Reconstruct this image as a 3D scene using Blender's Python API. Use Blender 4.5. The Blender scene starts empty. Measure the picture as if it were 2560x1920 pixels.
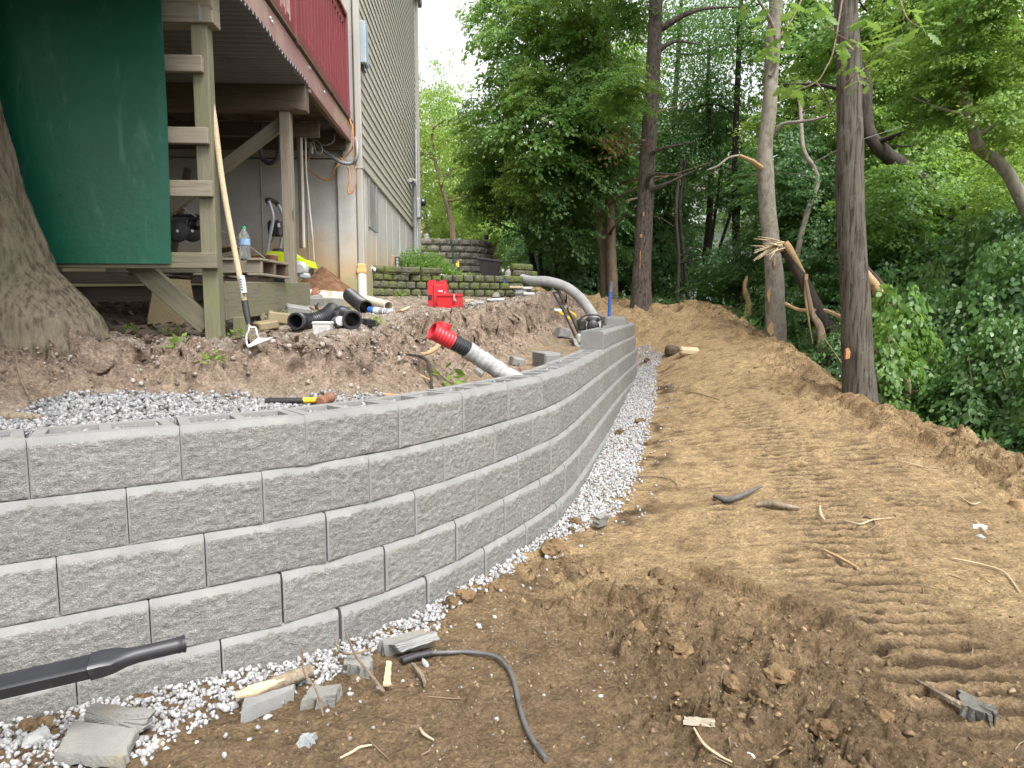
import bpy, math, random
import numpy as np
from mathutils import Matrix, Vector, Euler

# ------------------------------------------------------------------ camera, sky, sun, exposure
S = bpy.context.scene
COL = S.collection
FPX, CXP, CYP, HZP, CAMZ = 1761.0, 1280.0, 960.0, 764.0, 1.5
PITCH = math.atan((CYP - HZP) / FPX)
cam_d = bpy.data.cameras.new("camera")
cam_d.sensor_width = 36.0
cam_d.lens = 36.0 * FPX / 2560.0
cam_d.clip_start = 0.05
cam_d.clip_end = 600.0
cam_o = bpy.data.objects.new("camera", cam_d)
cam_o.location = (0, 0, CAMZ)
cam_o.rotation_euler = (math.pi / 2 - PITCH, 0, 0)
COL.objects.link(cam_o)
S.camera = cam_o

SUN_EL, SUN_AZ = math.radians(58), math.radians(150)      # azimuth clockwise from +y
w = bpy.data.worlds.new("World")
S.world = w
w.use_nodes = True
nt = w.node_tree
nt.nodes.clear()
sky = nt.nodes.new("ShaderNodeTexSky")
sky.sky_type = 'NISHITA'
sky.sun_disc = False
sky.sun_elevation = SUN_EL
sky.sun_rotation = SUN_AZ
sky.air_density = 1.0
sky.dust_density = 4.0
sky.ozone_density = 1.0
hs = nt.nodes.new("ShaderNodeHueSaturation")
hs.inputs["Saturation"].default_value = 0.12
hs.inputs["Value"].default_value = 1.0
bg = nt.nodes.new("ShaderNodeBackground")
bg.inputs["Strength"].default_value = 0.15
wo = nt.nodes.new("ShaderNodeOutputWorld")
nt.links.new(sky.outputs[0], hs.inputs["Color"])
nt.links.new(hs.outputs[0], bg.inputs["Color"])
nt.links.new(bg.outputs[0], wo.inputs["Surface"])
sun_d = bpy.data.lights.new("sun", 'SUN')
sun_d.energy = 1.4
sun_d.angle = math.radians(28)
sun_d.color = (1.0, 0.96, 0.9)
sun_o = bpy.data.objects.new("sun", sun_d)
sun_o.rotation_euler = Euler((math.pi / 2 - SUN_EL, 0, -SUN_AZ + math.pi), 'XYZ')
# sun direction: light travels along -Z of the lamp
sd = Vector((math.sin(SUN_AZ) * math.cos(SUN_EL), math.cos(SUN_AZ) * math.cos(SUN_EL), math.sin(SUN_EL)))
sun_o.rotation_euler = sd.to_track_quat('Z', 'Y').to_euler()
sun_o.location = (0, 0, 30)
COL.objects.link(sun_o)
S.view_settings.view_transform = 'Standard'
S.view_settings.look = 'None'
S.view_settings.gamma = 1.0
S.view_settings.use_curve_mapping = False
S.view_settings.exposure = 1.5
S.cycles.use_denoising = True
S.cycles.max_bounces = 8
S.cycles.diffuse_bounces = 5
S.cycles.glossy_bounces = 2
S.cycles.transmission_bounces = 5
S.cycles.transparent_max_bounces = 6
S.cycles.caustics_reflective = False
S.cycles.caustics_refractive = False

# ------------------------------------------------------------------ numeric helpers
def pix_ray(px, py):
    d = ((px - CXP) / FPX, 1.0, -(py - CYP) / FPX)
    c, s = math.cos(PITCH), math.sin(PITCH)
    return Vector((d[0], d[1] * c + d[2] * s, -d[1] * s + d[2] * c))

def AT(px, py, y):
    r = pix_ray(px, py)
    return Vector((r.x * y / r.y, y, CAMZ + r.z * y / r.y))

_rs = np.random.RandomState(7)
_PERM = _rs.permutation(256)
_PERM = np.concatenate([_PERM, _PERM, _PERM])
_GR = _rs.normal(size=(256, 3))
_GR /= np.linalg.norm(_GR, axis=1)[:, None]

def perlin(x, y, z):
    x, y, z = np.broadcast_arrays(np.asarray(x, float), np.asarray(y, float), np.asarray(z, float))
    xi, yi, zi = np.floor(x).astype(int), np.floor(y).astype(int), np.floor(z).astype(int)
    xf, yf, zf = x - xi, y - yi, z - zi
    u, v, t = [q * q * q * (q * (q * 6 - 15) + 10) for q in (xf, yf, zf)]
    def g(dx, dy, dz):
        h = _PERM[(_PERM[(_PERM[(xi + dx) & 255] + yi + dy) & 255] + zi + dz) & 255]
        gr = _GR[h]
        return gr[..., 0] * (xf - dx) + gr[..., 1] * (yf - dy) + gr[..., 2] * (zf - dz)
    def lp(a, b, k): return a + (b - a) * k
    x00, x10 = lp(g(0, 0, 0), g(1, 0, 0), u), lp(g(0, 1, 0), g(1, 1, 0), u)
    x01, x11 = lp(g(0, 0, 1), g(1, 0, 1), u), lp(g(0, 1, 1), g(1, 1, 1), u)
    return lp(lp(x00, x10, v), lp(x01, x11, v), t)

def fbm(x, y, z, octv=4, gain=0.5):
    a, f, s = 1.0, 1.0, 0.0
    for i in range(octv):
        s = s + a * perlin(np.asarray(x) * f + 11.3 * i, np.asarray(y) * f + 5.1 * i, np.asarray(z) * f)
        a *= gain
        f *= 2.03
    return s

def ridged(x, y, z, octv=3):
    a, f, s = 1.0, 1.0, 0.0
    for i in range(octv):
        s = s + a * (1 - 2.2 * np.abs(perlin(np.asarray(x) * f + 3.7 * i, np.asarray(y) * f, np.asarray(z) * f)))
        a *= 0.5
        f *= 2.1
    return s

def shards(x, y, cell, seed=0, tilt=.5):
    """broken-earth relief: every Voronoi cell is a tilted fragment with its own height"""
    x = np.asarray(x, float) / cell + .35 * perlin(np.asarray(x) / cell * .9, np.asarray(y) / cell * .9, 3.3 + seed)
    y = np.asarray(y, float) / cell + .35 * perlin(np.asarray(x) * .9 + 7, np.asarray(y) / cell * .9, 8.8 + seed)
    xi, yi = np.floor(x).astype(int), np.floor(y).astype(int)
    f1 = np.full(x.shape, 9.0); f2 = np.full(x.shape, 9.0); h = np.zeros(x.shape)
    for a in (-1, 0, 1):
        for b in (-1, 0, 1):
            k = _PERM[(_PERM[(xi + a + seed) & 255] + yi + b) & 255]
            k2 = _PERM[k + 17]; k3 = _PERM[k + 91]; k4 = _PERM[k + 133]
            dx = xi + a + k / 255.0 - x; dy = yi + b + k2 / 255.0 - y
            d = np.hypot(dx, dy)
            hh = k3 / 255.0 + tilt * (dx * (k4 / 127.5 - 1) + dy * (k / 127.5 - 1))
            n = d < f1
            f2 = np.where(n, f1, np.minimum(f2, d)); h = np.where(n, hh, h); f1 = np.where(n, d, f1)
    return h * np.clip((f2 - f1) * 5, 0, 1) ** .6

def smooth(a, b, x):
    t = np.clip((x - a) / (b - a), 0, 1)
    return t * t * (3 - 2 * t)

def catmull(pts, n=12):
    P = [np.array(p, float) for p in pts]
    P = [2 * P[0] - P[1]] + P + [2 * P[-1] - P[-2]]
    out = []
    for i in range(1, len(P) - 2):
        for k in range(n):
            t = k / n
            a, b, c, d = P[i - 1], P[i], P[i + 1], P[i + 2]
            out.append(0.5 * ((2 * b) + (c - a) * t + (2 * a - 5 * b + 4 * c - d) * t * t + (3 * b - a - 3 * c + d) * t ** 3))
    out.append(P[-2])
    return np.array(out)

class Poly:
    """2-D polyline with signed distance (positive on its left side) and arc length."""
    def __init__(s, pts):
        s.p = np.array(pts, float)
        s.d = s.p[1:] - s.p[:-1]
        s.l = np.hypot(s.d[:, 0], s.d[:, 1])
        s.a = np.concatenate([[0], np.cumsum(s.l)])
    def dist(s, x, y):
        x = np.asarray(x, float); y = np.asarray(y, float)
        best = np.full(x.shape, 1e9); sg = np.zeros(x.shape); arc = np.zeros(x.shape)
        for i in range(len(s.l)):
            ax, ay = s.p[i]; dx, dy = s.d[i]
            t = np.clip(((x - ax) * dx + (y - ay) * dy) / (s.l[i] ** 2), 0, 1)
            ex, ey = x - ax - t * dx, y - ay - t * dy
            dd = np.hypot(ex, ey)
            m = dd < best
            best = np.where(m, dd, best)
            sg = np.where(m, np.sign(dx * ey - dy * ex), sg)
            arc = np.where(m, s.a[i] + t * s.l[i], arc)
        return best * np.where(sg == 0, 1, sg), arc
    def at(s, q):
        i = int(np.clip(np.searchsorted(s.a, q) - 1, 0, len(s.l) - 1))
        t = (q - s.a[i]) / s.l[i]
        p = s.p[i] + s.d[i] * t
        d = s.d[i] / s.l[i]
        return p, d

class RBF:
    def __init__(s, pts):
        P = np.array(pts, float)
        s.x, z = P[:, :2], P[:, 2]
        n = len(P)
        A = np.zeros((n + 3, n + 3))
        A[:n, :n] = s.k(np.hypot(*(s.x[:, None] - s.x[None]).transpose(2, 0, 1))) + np.eye(n) * 0.02
        A[:n, n] = A[n, :n] = 1
        A[:n, n + 1:] = s.x; A[n + 1:, :n] = s.x.T
        s.w = np.linalg.solve(A, np.concatenate([z, [0, 0, 0]]))
    @staticmethod
    def k(r): return r * r * np.log(r + 1e-9)
    def __call__(s, x, y):
        x = np.asarray(x, float); y = np.asarray(y, float)
        n = len(s.x)
        o = s.w[n] + s.w[n + 1] * x + s.w[n + 2] * y
        for i in range(n):
            o = o + s.w[i] * s.k(np.hypot(x - s.x[i, 0], y - s.x[i, 1]))
        return o

# ------------------------------------------------------------------ mesh helpers
class MB:
    """collects shapes and links them as ONE mesh object"""
    def __init__(s): s.v = []; s.f = []; s.mi = []; s.cur = 0
    def add(s, vs, fs):
        o = len(s.v)
        s.v.extend([tuple(q) for q in vs])
        s.f.extend([tuple(i + o for i in f) for f in fs])
        s.mi.extend([s.cur] * len(fs))
        return s
    def box(s, c, size, ch=0.0, M=None):
        hx, hy, hz = size[0] / 2, size[1] / 2, size[2] / 2
        ch = min(ch, hx * .9, hy * .9, hz * .9)
        vs, fs = [], []
        if ch <= 0:
            for i in range(8):
                vs.append(Vector(((hx if i & 1 else -hx), (hy if i & 2 else -hy), (hz if i & 4 else -hz))))
            fs = [(0, 2, 3, 1), (4, 5, 7, 6), (0, 1, 5, 4), (2, 6, 7, 3), (0, 4, 6, 2), (1, 3, 7, 5)]
        else:
            idx = {}
            for i in range(8):
                sg = ((1 if i & 1 else -1), (1 if i & 2 else -1), (1 if i & 4 else -1))
                for ax in range(3):
                    p = [sg[0] * (hx - ch), sg[1] * (hy - ch), sg[2] * (hz - ch)]
                    p[ax] = sg[ax] * (hx, hy, hz)[ax]
                    idx[(i, ax)] = len(vs)
                    vs.append(Vector(p))
            for ax, q in ((0, ((1, 3, 7, 5), (0, 4, 6, 2))), (1, ((2, 6, 7, 3), (0, 1, 5, 4))), (2, ((4, 5, 7, 6), (0, 2, 3, 1)))):
                for f in q: fs.append(tuple(idx[(i, ax)] for i in f))
            for ax in range(3):
                b, c2 = [k for k in range(3) if k != ax]
                for i in range(8):
                    if i & (1 << ax): continue
                    j = i | (1 << ax)
                    fs.append((idx[(i, b)], idx[(j, b)], idx[(j, c2)], idx[(i, c2)]))
            for i in range(8): fs.append((idx[(i, 0)], idx[(i, 1)], idx[(i, 2)]))
        c = Vector(c)
        vs = [(M @ q if M else q) + c for q in vs]
        return s.add(vs, fs)
    def beam(s, p0, p1, w, h, ch=0.003, up=(0, 0, 1)):
        """a box from p0 to p1, w across, h along 'up'"""
        p0, p1 = Vector(p0), Vector(p1)
        R = frame(p1 - p0, up)
        return s.box((p0 + p1) / 2, ((p1 - p0).length, w, h), ch, R)
    def tube(s, pts, r, n=10, caps=True, inner=None):
        P = [Vector(p) for p in pts]
        R = r if hasattr(r, '__len__') else [r] * len(P)
        rings = []
        tprev = None
        nrm = None
        for i, p in enumerate(P):
            t = (P[min(i + 1, len(P) - 1)] - P[max(i - 1, 0)]).normalized()
            if nrm is None:
                a = Vector((0, 0, 1)) if abs(t.z) < .9 else Vector((1, 0, 0))
                nrm = (a - t * a.dot(t)).normalized()
            else:
                nrm = (nrm - t * nrm.dot(t))
                nrm = nrm.normalized() if nrm.length > 1e-6 else t.orthogonal().normalized()
            b = t.cross(nrm)
            rings.append([p + (nrm * math.cos(2 * math.pi * k / n) + b * math.sin(2 * math.pi * k / n)) * R[i] for k in range(n)])
        vs = [q for rg in rings for q in rg]
        fs = []
        for i in range(len(P) - 1):
            for k in range(n):
                k2 = (k + 1) % n
                fs.append((i * n + k, i * n + k2, (i + 1) * n + k2, (i + 1) * n + k))
        if caps:
            fs.append(tuple(range(n - 1, -1, -1)))
            fs.append(tuple((len(P) - 1) * n + k for k in range(n)))
        return s.add(vs, fs)
    def lathe(s, prof, M=None, n=20, caps=True):
        """profile of (radius, z) turned about z"""
        vs, fs = [], []
        for r, z in prof:
            for k in range(n):
                a = 2 * math.pi * k / n
                q = Vector((r * math.cos(a), r * math.sin(a), z))
                vs.append(M @ q if M else q)
        for i in range(len(prof) - 1):
            for k in range(n):
                k2 = (k + 1) % n
                fs.append((i * n + k, i * n + k2, (i + 1) * n + k2, (i + 1) * n + k))
        if caps:
            fs.append(tuple(range(n - 1, -1, -1)))
            fs.append(tuple((len(prof) - 1) * n + k for k in range(n)))
        return s.add(vs, fs)
    def prism(s, outline, y0, y1, M=None):
        """outline of (x, z) points extruded along y"""
        n = len(outline)
        vs = [Vector((x, y0, z)) for x, z in outline] + [Vector((x, y1, z)) for x, z in outline]
        if M: vs = [M @ q for q in vs]
        fs = [tuple(range(n)), tuple(range(2 * n - 1, n - 1, -1))]
        for k in range(n):
            k2 = (k + 1) % n
            fs.append((k, k + n, k2 + n, k2))
        return s.add(vs, fs)
    def mesh(s, name, mats, smooth_deg=None):
        me = bpy.data.meshes.new(name)
        me.from_pydata(s.v, [], s.f)
        for m in (mats if isinstance(mats, (list, tuple)) else [mats]): me.materials.append(m)
        if any(s.mi): me.polygons.foreach_set("material_index", s.mi)
        finish(me, smooth_deg)
        return me
    def build(s, name, mats, parent=None, smooth_deg=None):
        """vertices are in world space; they are moved into the parent's frame"""
        me = s.mesh(name, mats, smooth_deg)
        if parent is not None:
            me.transform(Matrix.Translation(-parent.location))
            o = link(name, me, parent)
        else:
            vs = np.array([v[:] for v in s.v])
            c = Vector((vs[:, 0].mean(), vs[:, 1].mean(), vs[:, 2].min()))
            me.transform(Matrix.Translation(-c))
            o = link(name, me)
            o.location = c
        return o

def finish(me, smooth_deg):
    import bmesh
    bm = bmesh.new(); bm.from_mesh(me)
    bmesh.ops.recalc_face_normals(bm, faces=bm.faces)
    bm.to_mesh(me); bm.free()
    if smooth_deg:
        me.shade_smooth()
        me.set_sharp_from_angle(angle=math.radians(smooth_deg))
    me.update()

def frame(d, up=(0, 0, 1)):
    x = Vector(d).normalized()
    u = Vector(up)
    if abs(x.dot(u.normalized())) > .98: u = Vector((0, 1, 0))
    y = u.cross(x).normalized()
    z = x.cross(y)
    return Matrix((x, y, z)).transposed()

def link(name, me, parent=None):
    o = bpy.data.objects.new(name, me)
    COL.objects.link(o)
    if parent is not None: o.parent = parent
    return o

def tag(o, label=None, cat=None, group=None, kind=None):
    if label: o["label"] = label
    if cat: o["category"] = cat
    if group: o["group"] = group
    if kind: o["kind"] = kind
    elif cat: o["kind"] = "thing"
    return o

def thing(name, loc, label, cat, group=None):
    o = bpy.data.objects.new(name, None)
    o.empty_display_size = 0.1
    COL.objects.link(o)
    o.location = loc
    return tag(o, label, cat, group)

def wood(name, p0, p1, w, h, mat, parent, up=(0, 0, 1), ch=0.004):
    """a board as an object whose local x runs along the grain"""
    p0, p1 = Vector(p0), Vector(p1)
    m = MB().box((0, 0, 0), ((p1 - p0).length, w, h), ch)
    me = m.mesh(name, mat)
    o = link(name, me, parent)
    M = frame(p1 - p0, up).to_4x4()
    c = (p0 + p1) / 2
    if parent is not None: c = c - parent.location
    M.translation = c
    o.matrix_basis = M
    return o

def np_mesh(name, V, F, mats, smooth_all=False, col=None):
    """fast mesh from numpy arrays; F is (n,3) or (n,4)"""
    me = bpy.data.meshes.new(name)
    V = np.asarray(V, np.float32); F = np.asarray(F, np.int32)
    me.vertices.add(len(V)); me.vertices.foreach_set("co", V.ravel())
    k = F.shape[1]
    me.loops.add(F.size); me.loops.foreach_set("vertex_index", F.ravel())
    me.polygons.add(len(F))
    me.polygons.foreach_set("loop_start", np.arange(0, F.size, k, dtype=np.int32))
    for m in (mats if isinstance(mats, (list, tuple)) else [mats]): me.materials.append(m)
    me.update(calc_edges=True)
    if smooth_all: me.polygons.foreach_set("use_smooth", np.ones(len(F), bool))
    if col is not None:
        at = me.color_attributes.new("soil", 'FLOAT_COLOR', 'POINT')
        c4 = np.ones((len(V), 4), np.float32); c4[:, :3] = col
        at.data.foreach_set("color", c4.ravel())
    me.validate()
    return me

# ------------------------------------------------------------------ materials
MATS = {}
class NT:
    def __init__(s, m):
        s.t = m.node_tree; s.n = s.t.nodes; s.l = s.t.links
    def new(s, typ, **kw):
        n = s.n.new(typ)
        for k, v in kw.items(): setattr(n, k, v)
        return n
    def link(s, a, b): s.l.new(a, b)
    def noise(s, vec, scale, detail=4, rough=.55, dist=0):
        n = s.new("ShaderNodeTexNoise")
        n.inputs["Scale"].default_value = scale; n.inputs["Detail"].default_value = detail
        n.inputs["Roughness"].default_value = rough; n.inputs["Distortion"].default_value = dist
        if vec is not None: s.link(vec, n.inputs["Vector"])
        return n.outputs["Fac"]
    def ramp(s, fac, stops, interp='LINEAR'):
        r = s.new("ShaderNodeValToRGB")
        r.color_ramp.interpolation = interp
        e = r.color_ramp.elements
        while len(e) > 1: e.remove(e[-1])
        for i, (p, c) in enumerate(stops):
            q = e[0] if i == 0 else e.new(p)
            q.position = p
            q.color = (*c, 1) if hasattr(c, '__len__') else (c, c, c, 1)
        s.link(fac, r.inputs[0])
        return r.outputs[0]
    def mix(s, fac, a, b, typ='MIX'):
        m = s.new("ShaderNodeMix", data_type='RGBA', blend_type=typ)
        for sock, val in ((m.inputs[0], fac), (m.inputs[6], a), (m.inputs[7], b)):
            if hasattr(val, 'is_linked'): s.link(val, sock)
            elif hasattr(val, '__len__'): sock.default_value = (*val, 1)
            else: sock.default_value = val
        return m.outputs[2]
    def math(s, op, a, b=0.0):
        m = s.new("ShaderNodeMath", operation=op)
        for i, v in enumerate((a, b)):
            if hasattr(v, 'is_linked'): s.link(v, m.inputs[i])
            else: m.inputs[i].default_value = v
        return m.outputs[0]
    def mapping(s, vec, scale=(1, 1, 1), rot=(0, 0, 0)):
        m = s.new("ShaderNodeMapping")
        m.inputs["Scale"].default_value = scale; m.inputs["Rotation"].default_value = rot
        s.link(vec, m.inputs["Vector"])
        return m.outputs[0]
    def bump(s, height, strength=.3, dist=.02, normal=None):
        b = s.new("ShaderNodeBump")
        b.inputs["Strength"].default_value = strength; b.inputs["Distance"].default_value = dist
        s.link(height, b.inputs["Height"])
        if normal is not None: s.link(normal, b.inputs["Normal"])
        return b.outputs[0]

def base_mat(name):
    m = bpy.data.materials.new(name)
    m.use_nodes = True
    t = NT(m)
    p = t.n["Principled BSDF"]
    MATS[name] = m
    return m, t, p

def coords(t, rnd=True):
    """object coordinates shifted per object, so copies do not repeat"""
    tc = t.new("ShaderNodeTexCoord")
    if not rnd: return tc.outputs["Object"]
    oi = t.new("ShaderNodeObjectInfo")
    mu = t.new("ShaderNodeVectorMath", operation='MULTIPLY_ADD')
    cb = t.new("ShaderNodeCombineXYZ")
    for i in range(3): t.link(oi.outputs["Random"], cb.inputs[i])
    t.link(cb.outputs[0], mu.inputs[0])
    mu.inputs[1].default_value = (37, 53, 71)
    t.link(tc.outputs["Object"], mu.inputs[2])
    return mu.outputs[0]

def simple(name, col, rough=.6, var=.25, scale=8, bump=.1, bscale=60, metal=0, spec=.5, dirt=None, dirt_amt=.5, dirt_scale=6, coat=0):
    m, t, p = base_mat(name)
    v = coords(t)
    n1 = t.noise(v, scale, 5)
    d = tuple(max(0, c * (1 - var)) for c in col); b = tuple(min(1, c * (1 + var)) for c in col)
    c = t.ramp(n1, [(.3, d), (.7, b)])
    if dirt:
        n3 = t.noise(v, dirt_scale, 6, .65)
        k = t.ramp(n3, [(.62 - .3 * dirt_amt, 0), (.8 - .3 * dirt_amt, 1)])
        c = t.mix(k, c, dirt)
    t.link(c, p.inputs["Base Color"])
    p.inputs["Roughness"].default_value = rough
    p.inputs["Metallic"].default_value = metal
    p.inputs["Specular IOR Level"].default_value = spec
    if coat: p.inputs["Coat Weight"].default_value = coat
    if bump:
        t.link(t.bump(t.noise(v, bscale, 4), bump, .01), p.inputs["Normal"])
    return m

def wood_mat(name, col, dark, moss=None, moss_amt=.5, rough=.8):
    m, t, p = base_mat(name)
    v = coords(t)
    g = t.noise(t.mapping(v, (1.2, 26, 26)), 3.0, 6, .6, .6)
    f = t.noise(t.mapping(v, (6, 160, 160)), 2.0, 3, .6)
    c = t.ramp(g, [(.25, dark), (.5, col), (.8, tuple(min(1, q * 1.25) for q in col))])
    c = t.mix(t.ramp(f, [(.35, .75), (.65, 1.05)]), (0, 0, 0), c, 'MULTIPLY') if False else t.mix(.35, c, t.ramp(f, [(.3, dark), (.7, col)]))
    # knots
    vo = t.new("ShaderNodeTexVoronoi"); vo.inputs["Scale"].default_value = 2.2
    t.link(t.mapping(v, (.6, 3, 3)), vo.inputs["Vector"])
    k = t.ramp(vo.outputs["Distance"], [(.05, 1), (.09, 0)])
    c = t.mix(k, c, tuple(q * .6 for q in dark))
    if moss:
        ms = t.noise(v, 3.5, 6, .65)
        c = t.mix(t.ramp(ms, [(.66 - .35 * moss_amt, 0), (.86 - .35 * moss_amt, .8)]), c, moss)
    t.link(c, p.inputs["Base Color"])
    p.inputs["Roughness"].default_value = rough
    p.inputs["Specular IOR Level"].default_value = .25
    h = t.math('ADD', g, t.math('MULTIPLY', f, .5))
    t.link(t.bump(h, .35, .006), p.inputs["Normal"])
    return m

def leaf_mat(name, dark, light, trans, tw=.42, rough=.45):
    m, t, p = base_mat(name)
    t.n.remove(p)
    geo = t.new("ShaderNodeNewGeometry")
    oi = t.new("ShaderNodeObjectInfo")
    r = geo.outputs["Random Per Island"]
    c = t.ramp(r, [(0, dark), (.6, tuple((a + b) / 2 for a, b in zip(dark, light))), (1, light)])
    tr = t.ramp(oi.outputs["Random"], [(0, (.86, .9, .8)), (.5, (1, 1, 1)), (1, (1.12, 1.06, .9))])
    c = t.mix(1.0, c, tr, 'MULTIPLY')
    d = t.new("ShaderNodeBsdfDiffuse"); t.link(c, d.inputs[0])
    tb = t.new("ShaderNodeBsdfTranslucent")
    t.link(t.mix(.55, c, trans), tb.inputs[0])
    gl = t.new("ShaderNodeBsdfGlossy"); gl.inputs["Roughness"].default_value = rough
    gl.inputs["Color"].default_value = (.9, .95, .9, 1)
    m1 = t.new("ShaderNodeMixShader"); m1.inputs[0].default_value = tw
    t.link(d.outputs[0], m1.inputs[1]); t.link(tb.outputs[0], m1.inputs[2])
    m2 = t.new("ShaderNodeMixShader"); m2.inputs[0].default_value = .03
    t.link(m1.outputs[0], m2.inputs[1]); t.link(gl.outputs[0], m2.inputs[2])
    t.link(m2.outputs[0], t.n["Material Output"].inputs["Surface"])
    return m

def bark_mat(name, col, dark, scale=9, stretch=.22, moss=None, bump=.7, pale=None, dist=1.2, edge=(.34, .5, .72)):
    m, t, p = base_mat(name)
    v = coords(t)
    a = t.noise(t.mapping(v, (1, 1, stretch)), scale, 5, .6, dist)
    b = t.noise(v, scale * 7, 4)
    c = t.ramp(a, [(edge[0], dark), (edge[1], col), (edge[2], tuple(min(1, q * 1.35) for q in col))])
    c = t.mix(.3, c, t.ramp(b, [(.3, dark), (.7, col)]))
    if pale:
        q = t.noise(v, 5, 6, .7)
        c = t.mix(t.ramp(q, [(.56, 0), (.7, .8)]), c, pale)
    if moss:
        q = t.noise(v, 2.2, 5, .65)
        c = t.mix(t.ramp(q, [(.45, 0), (.75, .7)]), c, moss)
    t.link(c, p.inputs["Base Color"])
    p.inputs["Roughness"].default_value = .9
    p.inputs["Specular IOR Level"].default_value = .2
    h = t.math('ADD', a, t.math('MULTIPLY', b, .25))
    t.link(t.bump(h, bump, .03), p.inputs["Normal"])
    return m

# ------------------------------------------------------------------ terrain
WALL_TOP, BH, BL, BD = 1.07, 0.203, 0.457, 0.24
WALL = Poly(catmull([(-6.5, -0.2), (-4.2, 0.95), (-2.9, 1.58), (-2.05, 2.0), (-1.586, 2.264), (-1.183, 2.512), (-.8, 2.77), (-.485, 3.1), (-.232, 3.475),
                     (-.018, 3.864), (.153, 4.2), (.3, 4.55), (.512, 5.31), (.71, 6.1), (.91, 6.9), (1.18, 7.97), (1.5, 9.2), (1.75, 10.1),
                     (1.88, 10.75), (1.84, 11.25), (1.6, 11.65), (1.2, 11.95), (.7, 12.15), (.2, 12.25)], 5))
WALLX = Poly(np.vstack([WALL.p, [(-.5, 12.6), (-1.2, 14), (-1.6, 18), (-2, 40), (-2, 200)]]))
TOP = Poly(catmull([(-9, 3.2), (-4, 3.7), (-1.9, 3.85), (-1.65, 3.75), (-1.4, 3.88), (-1.12, 4.1), (-1.0, 4.5), (-.98, 5.3), (-.87, 6.2), (-.55, 7.3),
                    (-.1, 8.6), (.35, 9.8), (.6, 10.6), (.7, 11.1), (.5, 11.5), (-.2, 11.9), (-1, 12.6)], 3))
TOE = Poly(catmull([(-9, 1.6), (-4, 2.2), (-2.2, 2.75), (-1.9, 3.1), (-1.5, 3.2), (-1.15, 3.3), (-.7, 3.45), (-.45, 3.75), (-.33, 4.6), (-.2, 5.6), (.05, 6.8),
                    (.42, 8.3), (.8, 9.6), (1.15, 10.6), (1.25, 11.1), (1.1, 11.4), (.6, 11.75), (0, 12.1), (-.8, 12.9)], 3))
EDGE = Poly(catmull([(3.1, -2), (3.15, 1), (3.4, 3), (3.6, 5), (3.5, 6), (3.35, 7), (3.5, 8.5), (3.8, 10.5), (3.5, 12.3), (4.2, 14), (9, 16), (30, 18)], 3))
R_OUT = RBF([(-1.9, 1.9, .13), (-1.3, 2.3, .12), (-.85, 2.75, .1), (-.3, 3.3, .12), (.1, 3.9, .11), (.5, 5, .14), (.75, 6, .18), (1.15, 7.5, .258), (1.5, 8.8, .36),
             (1.85, 10.2, .47), (2.0, 11, .62), (-1.6, .5, .1), (0, 2, .08), (1, 2, .1), (1.5, 3, .14), (1.8, 4, .2), (1.9, 5, .24), (2.1, 6, .32), (2.3, 7, .42),
             (2.5, 8.5, .62), (2.7, 10, .84), (2.6, 11, .98), (2.4, 12.5, 1.2), (2.2, 14, 1.4), (3.2, 1.5, .15), (3.5, 3, .2), (3.6, 5, .3), (3.5, 6, .42),
             (3.4, 7, .53), (3.6, 8.5, .75), (3.75, 10.5, .96), (3.4, 12.5, 1.22), (1.2, 13, 1.42), (.2, 13.5, 1.62), (-1, 15, 2.0), (2, 17, 1.6), (4, 16, 1.45),
             (0, 18, 2.0), (-2, -2, .1), (2, -2, .1), (8, 18, 1.2), (6, 24, 1.5), (0, 26, 2.2), (5, 3, .1), (5, 8, .5), (7, 12, .8)])
R_TER = RBF([(-2, 3.6, 1.21), (-1.4, 3.8, 1.23), (-3.3, 3.8, 1.3), (-1.75, 4.1, 1.272), (-1.3, 4.3, 1.25), (-1.1, 5, 1.33), (-1.0, 6.4, 1.37), (-1.2, 7, 1.42), (-1.74, 8.1, 1.6),
             (-.95, 8.8, 1.46), (-.6, 7.4, 1.41), (0, 9.4, 1.53), (.55, 10.5, 1.63), (.21, 10.6, 1.62), (-1.5, 9.4, 1.6), (-2, 6, 1.5), (-2.5, 8, 1.62), (-4, 5, 1.4), (-4, 8, 1.6),
             (-6, 6, 1.5), (.2, 12, 1.66), (-1, 12, 1.98), (-2, 13, 2.05), (-2.1, 16, 2.16), (-1.3, 16.5, 2.2), (-.45, 14.2, 2.12), (-1, 13, 2.05), (0, 15, 1.98), (-1, 20, 2.3), (-6, 3, 1.2), (-6, 16, 2.1)])
R_TRE = RBF([(-3, 2.2, 1.05), (-1.9, 2.9, 1.05), (-1.2, 3.2, 1.05), (-.7, 3.4, 1.02), (-.3, 4.2, .97), (-.1, 5, .96), (.2, 7, .96), (.6, 8, 1.0), (.75, 8.6, 1.05),
             (1.1, 10, 1.2), (1.2, 11, 1.35), (.6, 11.8, 1.5)])

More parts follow.
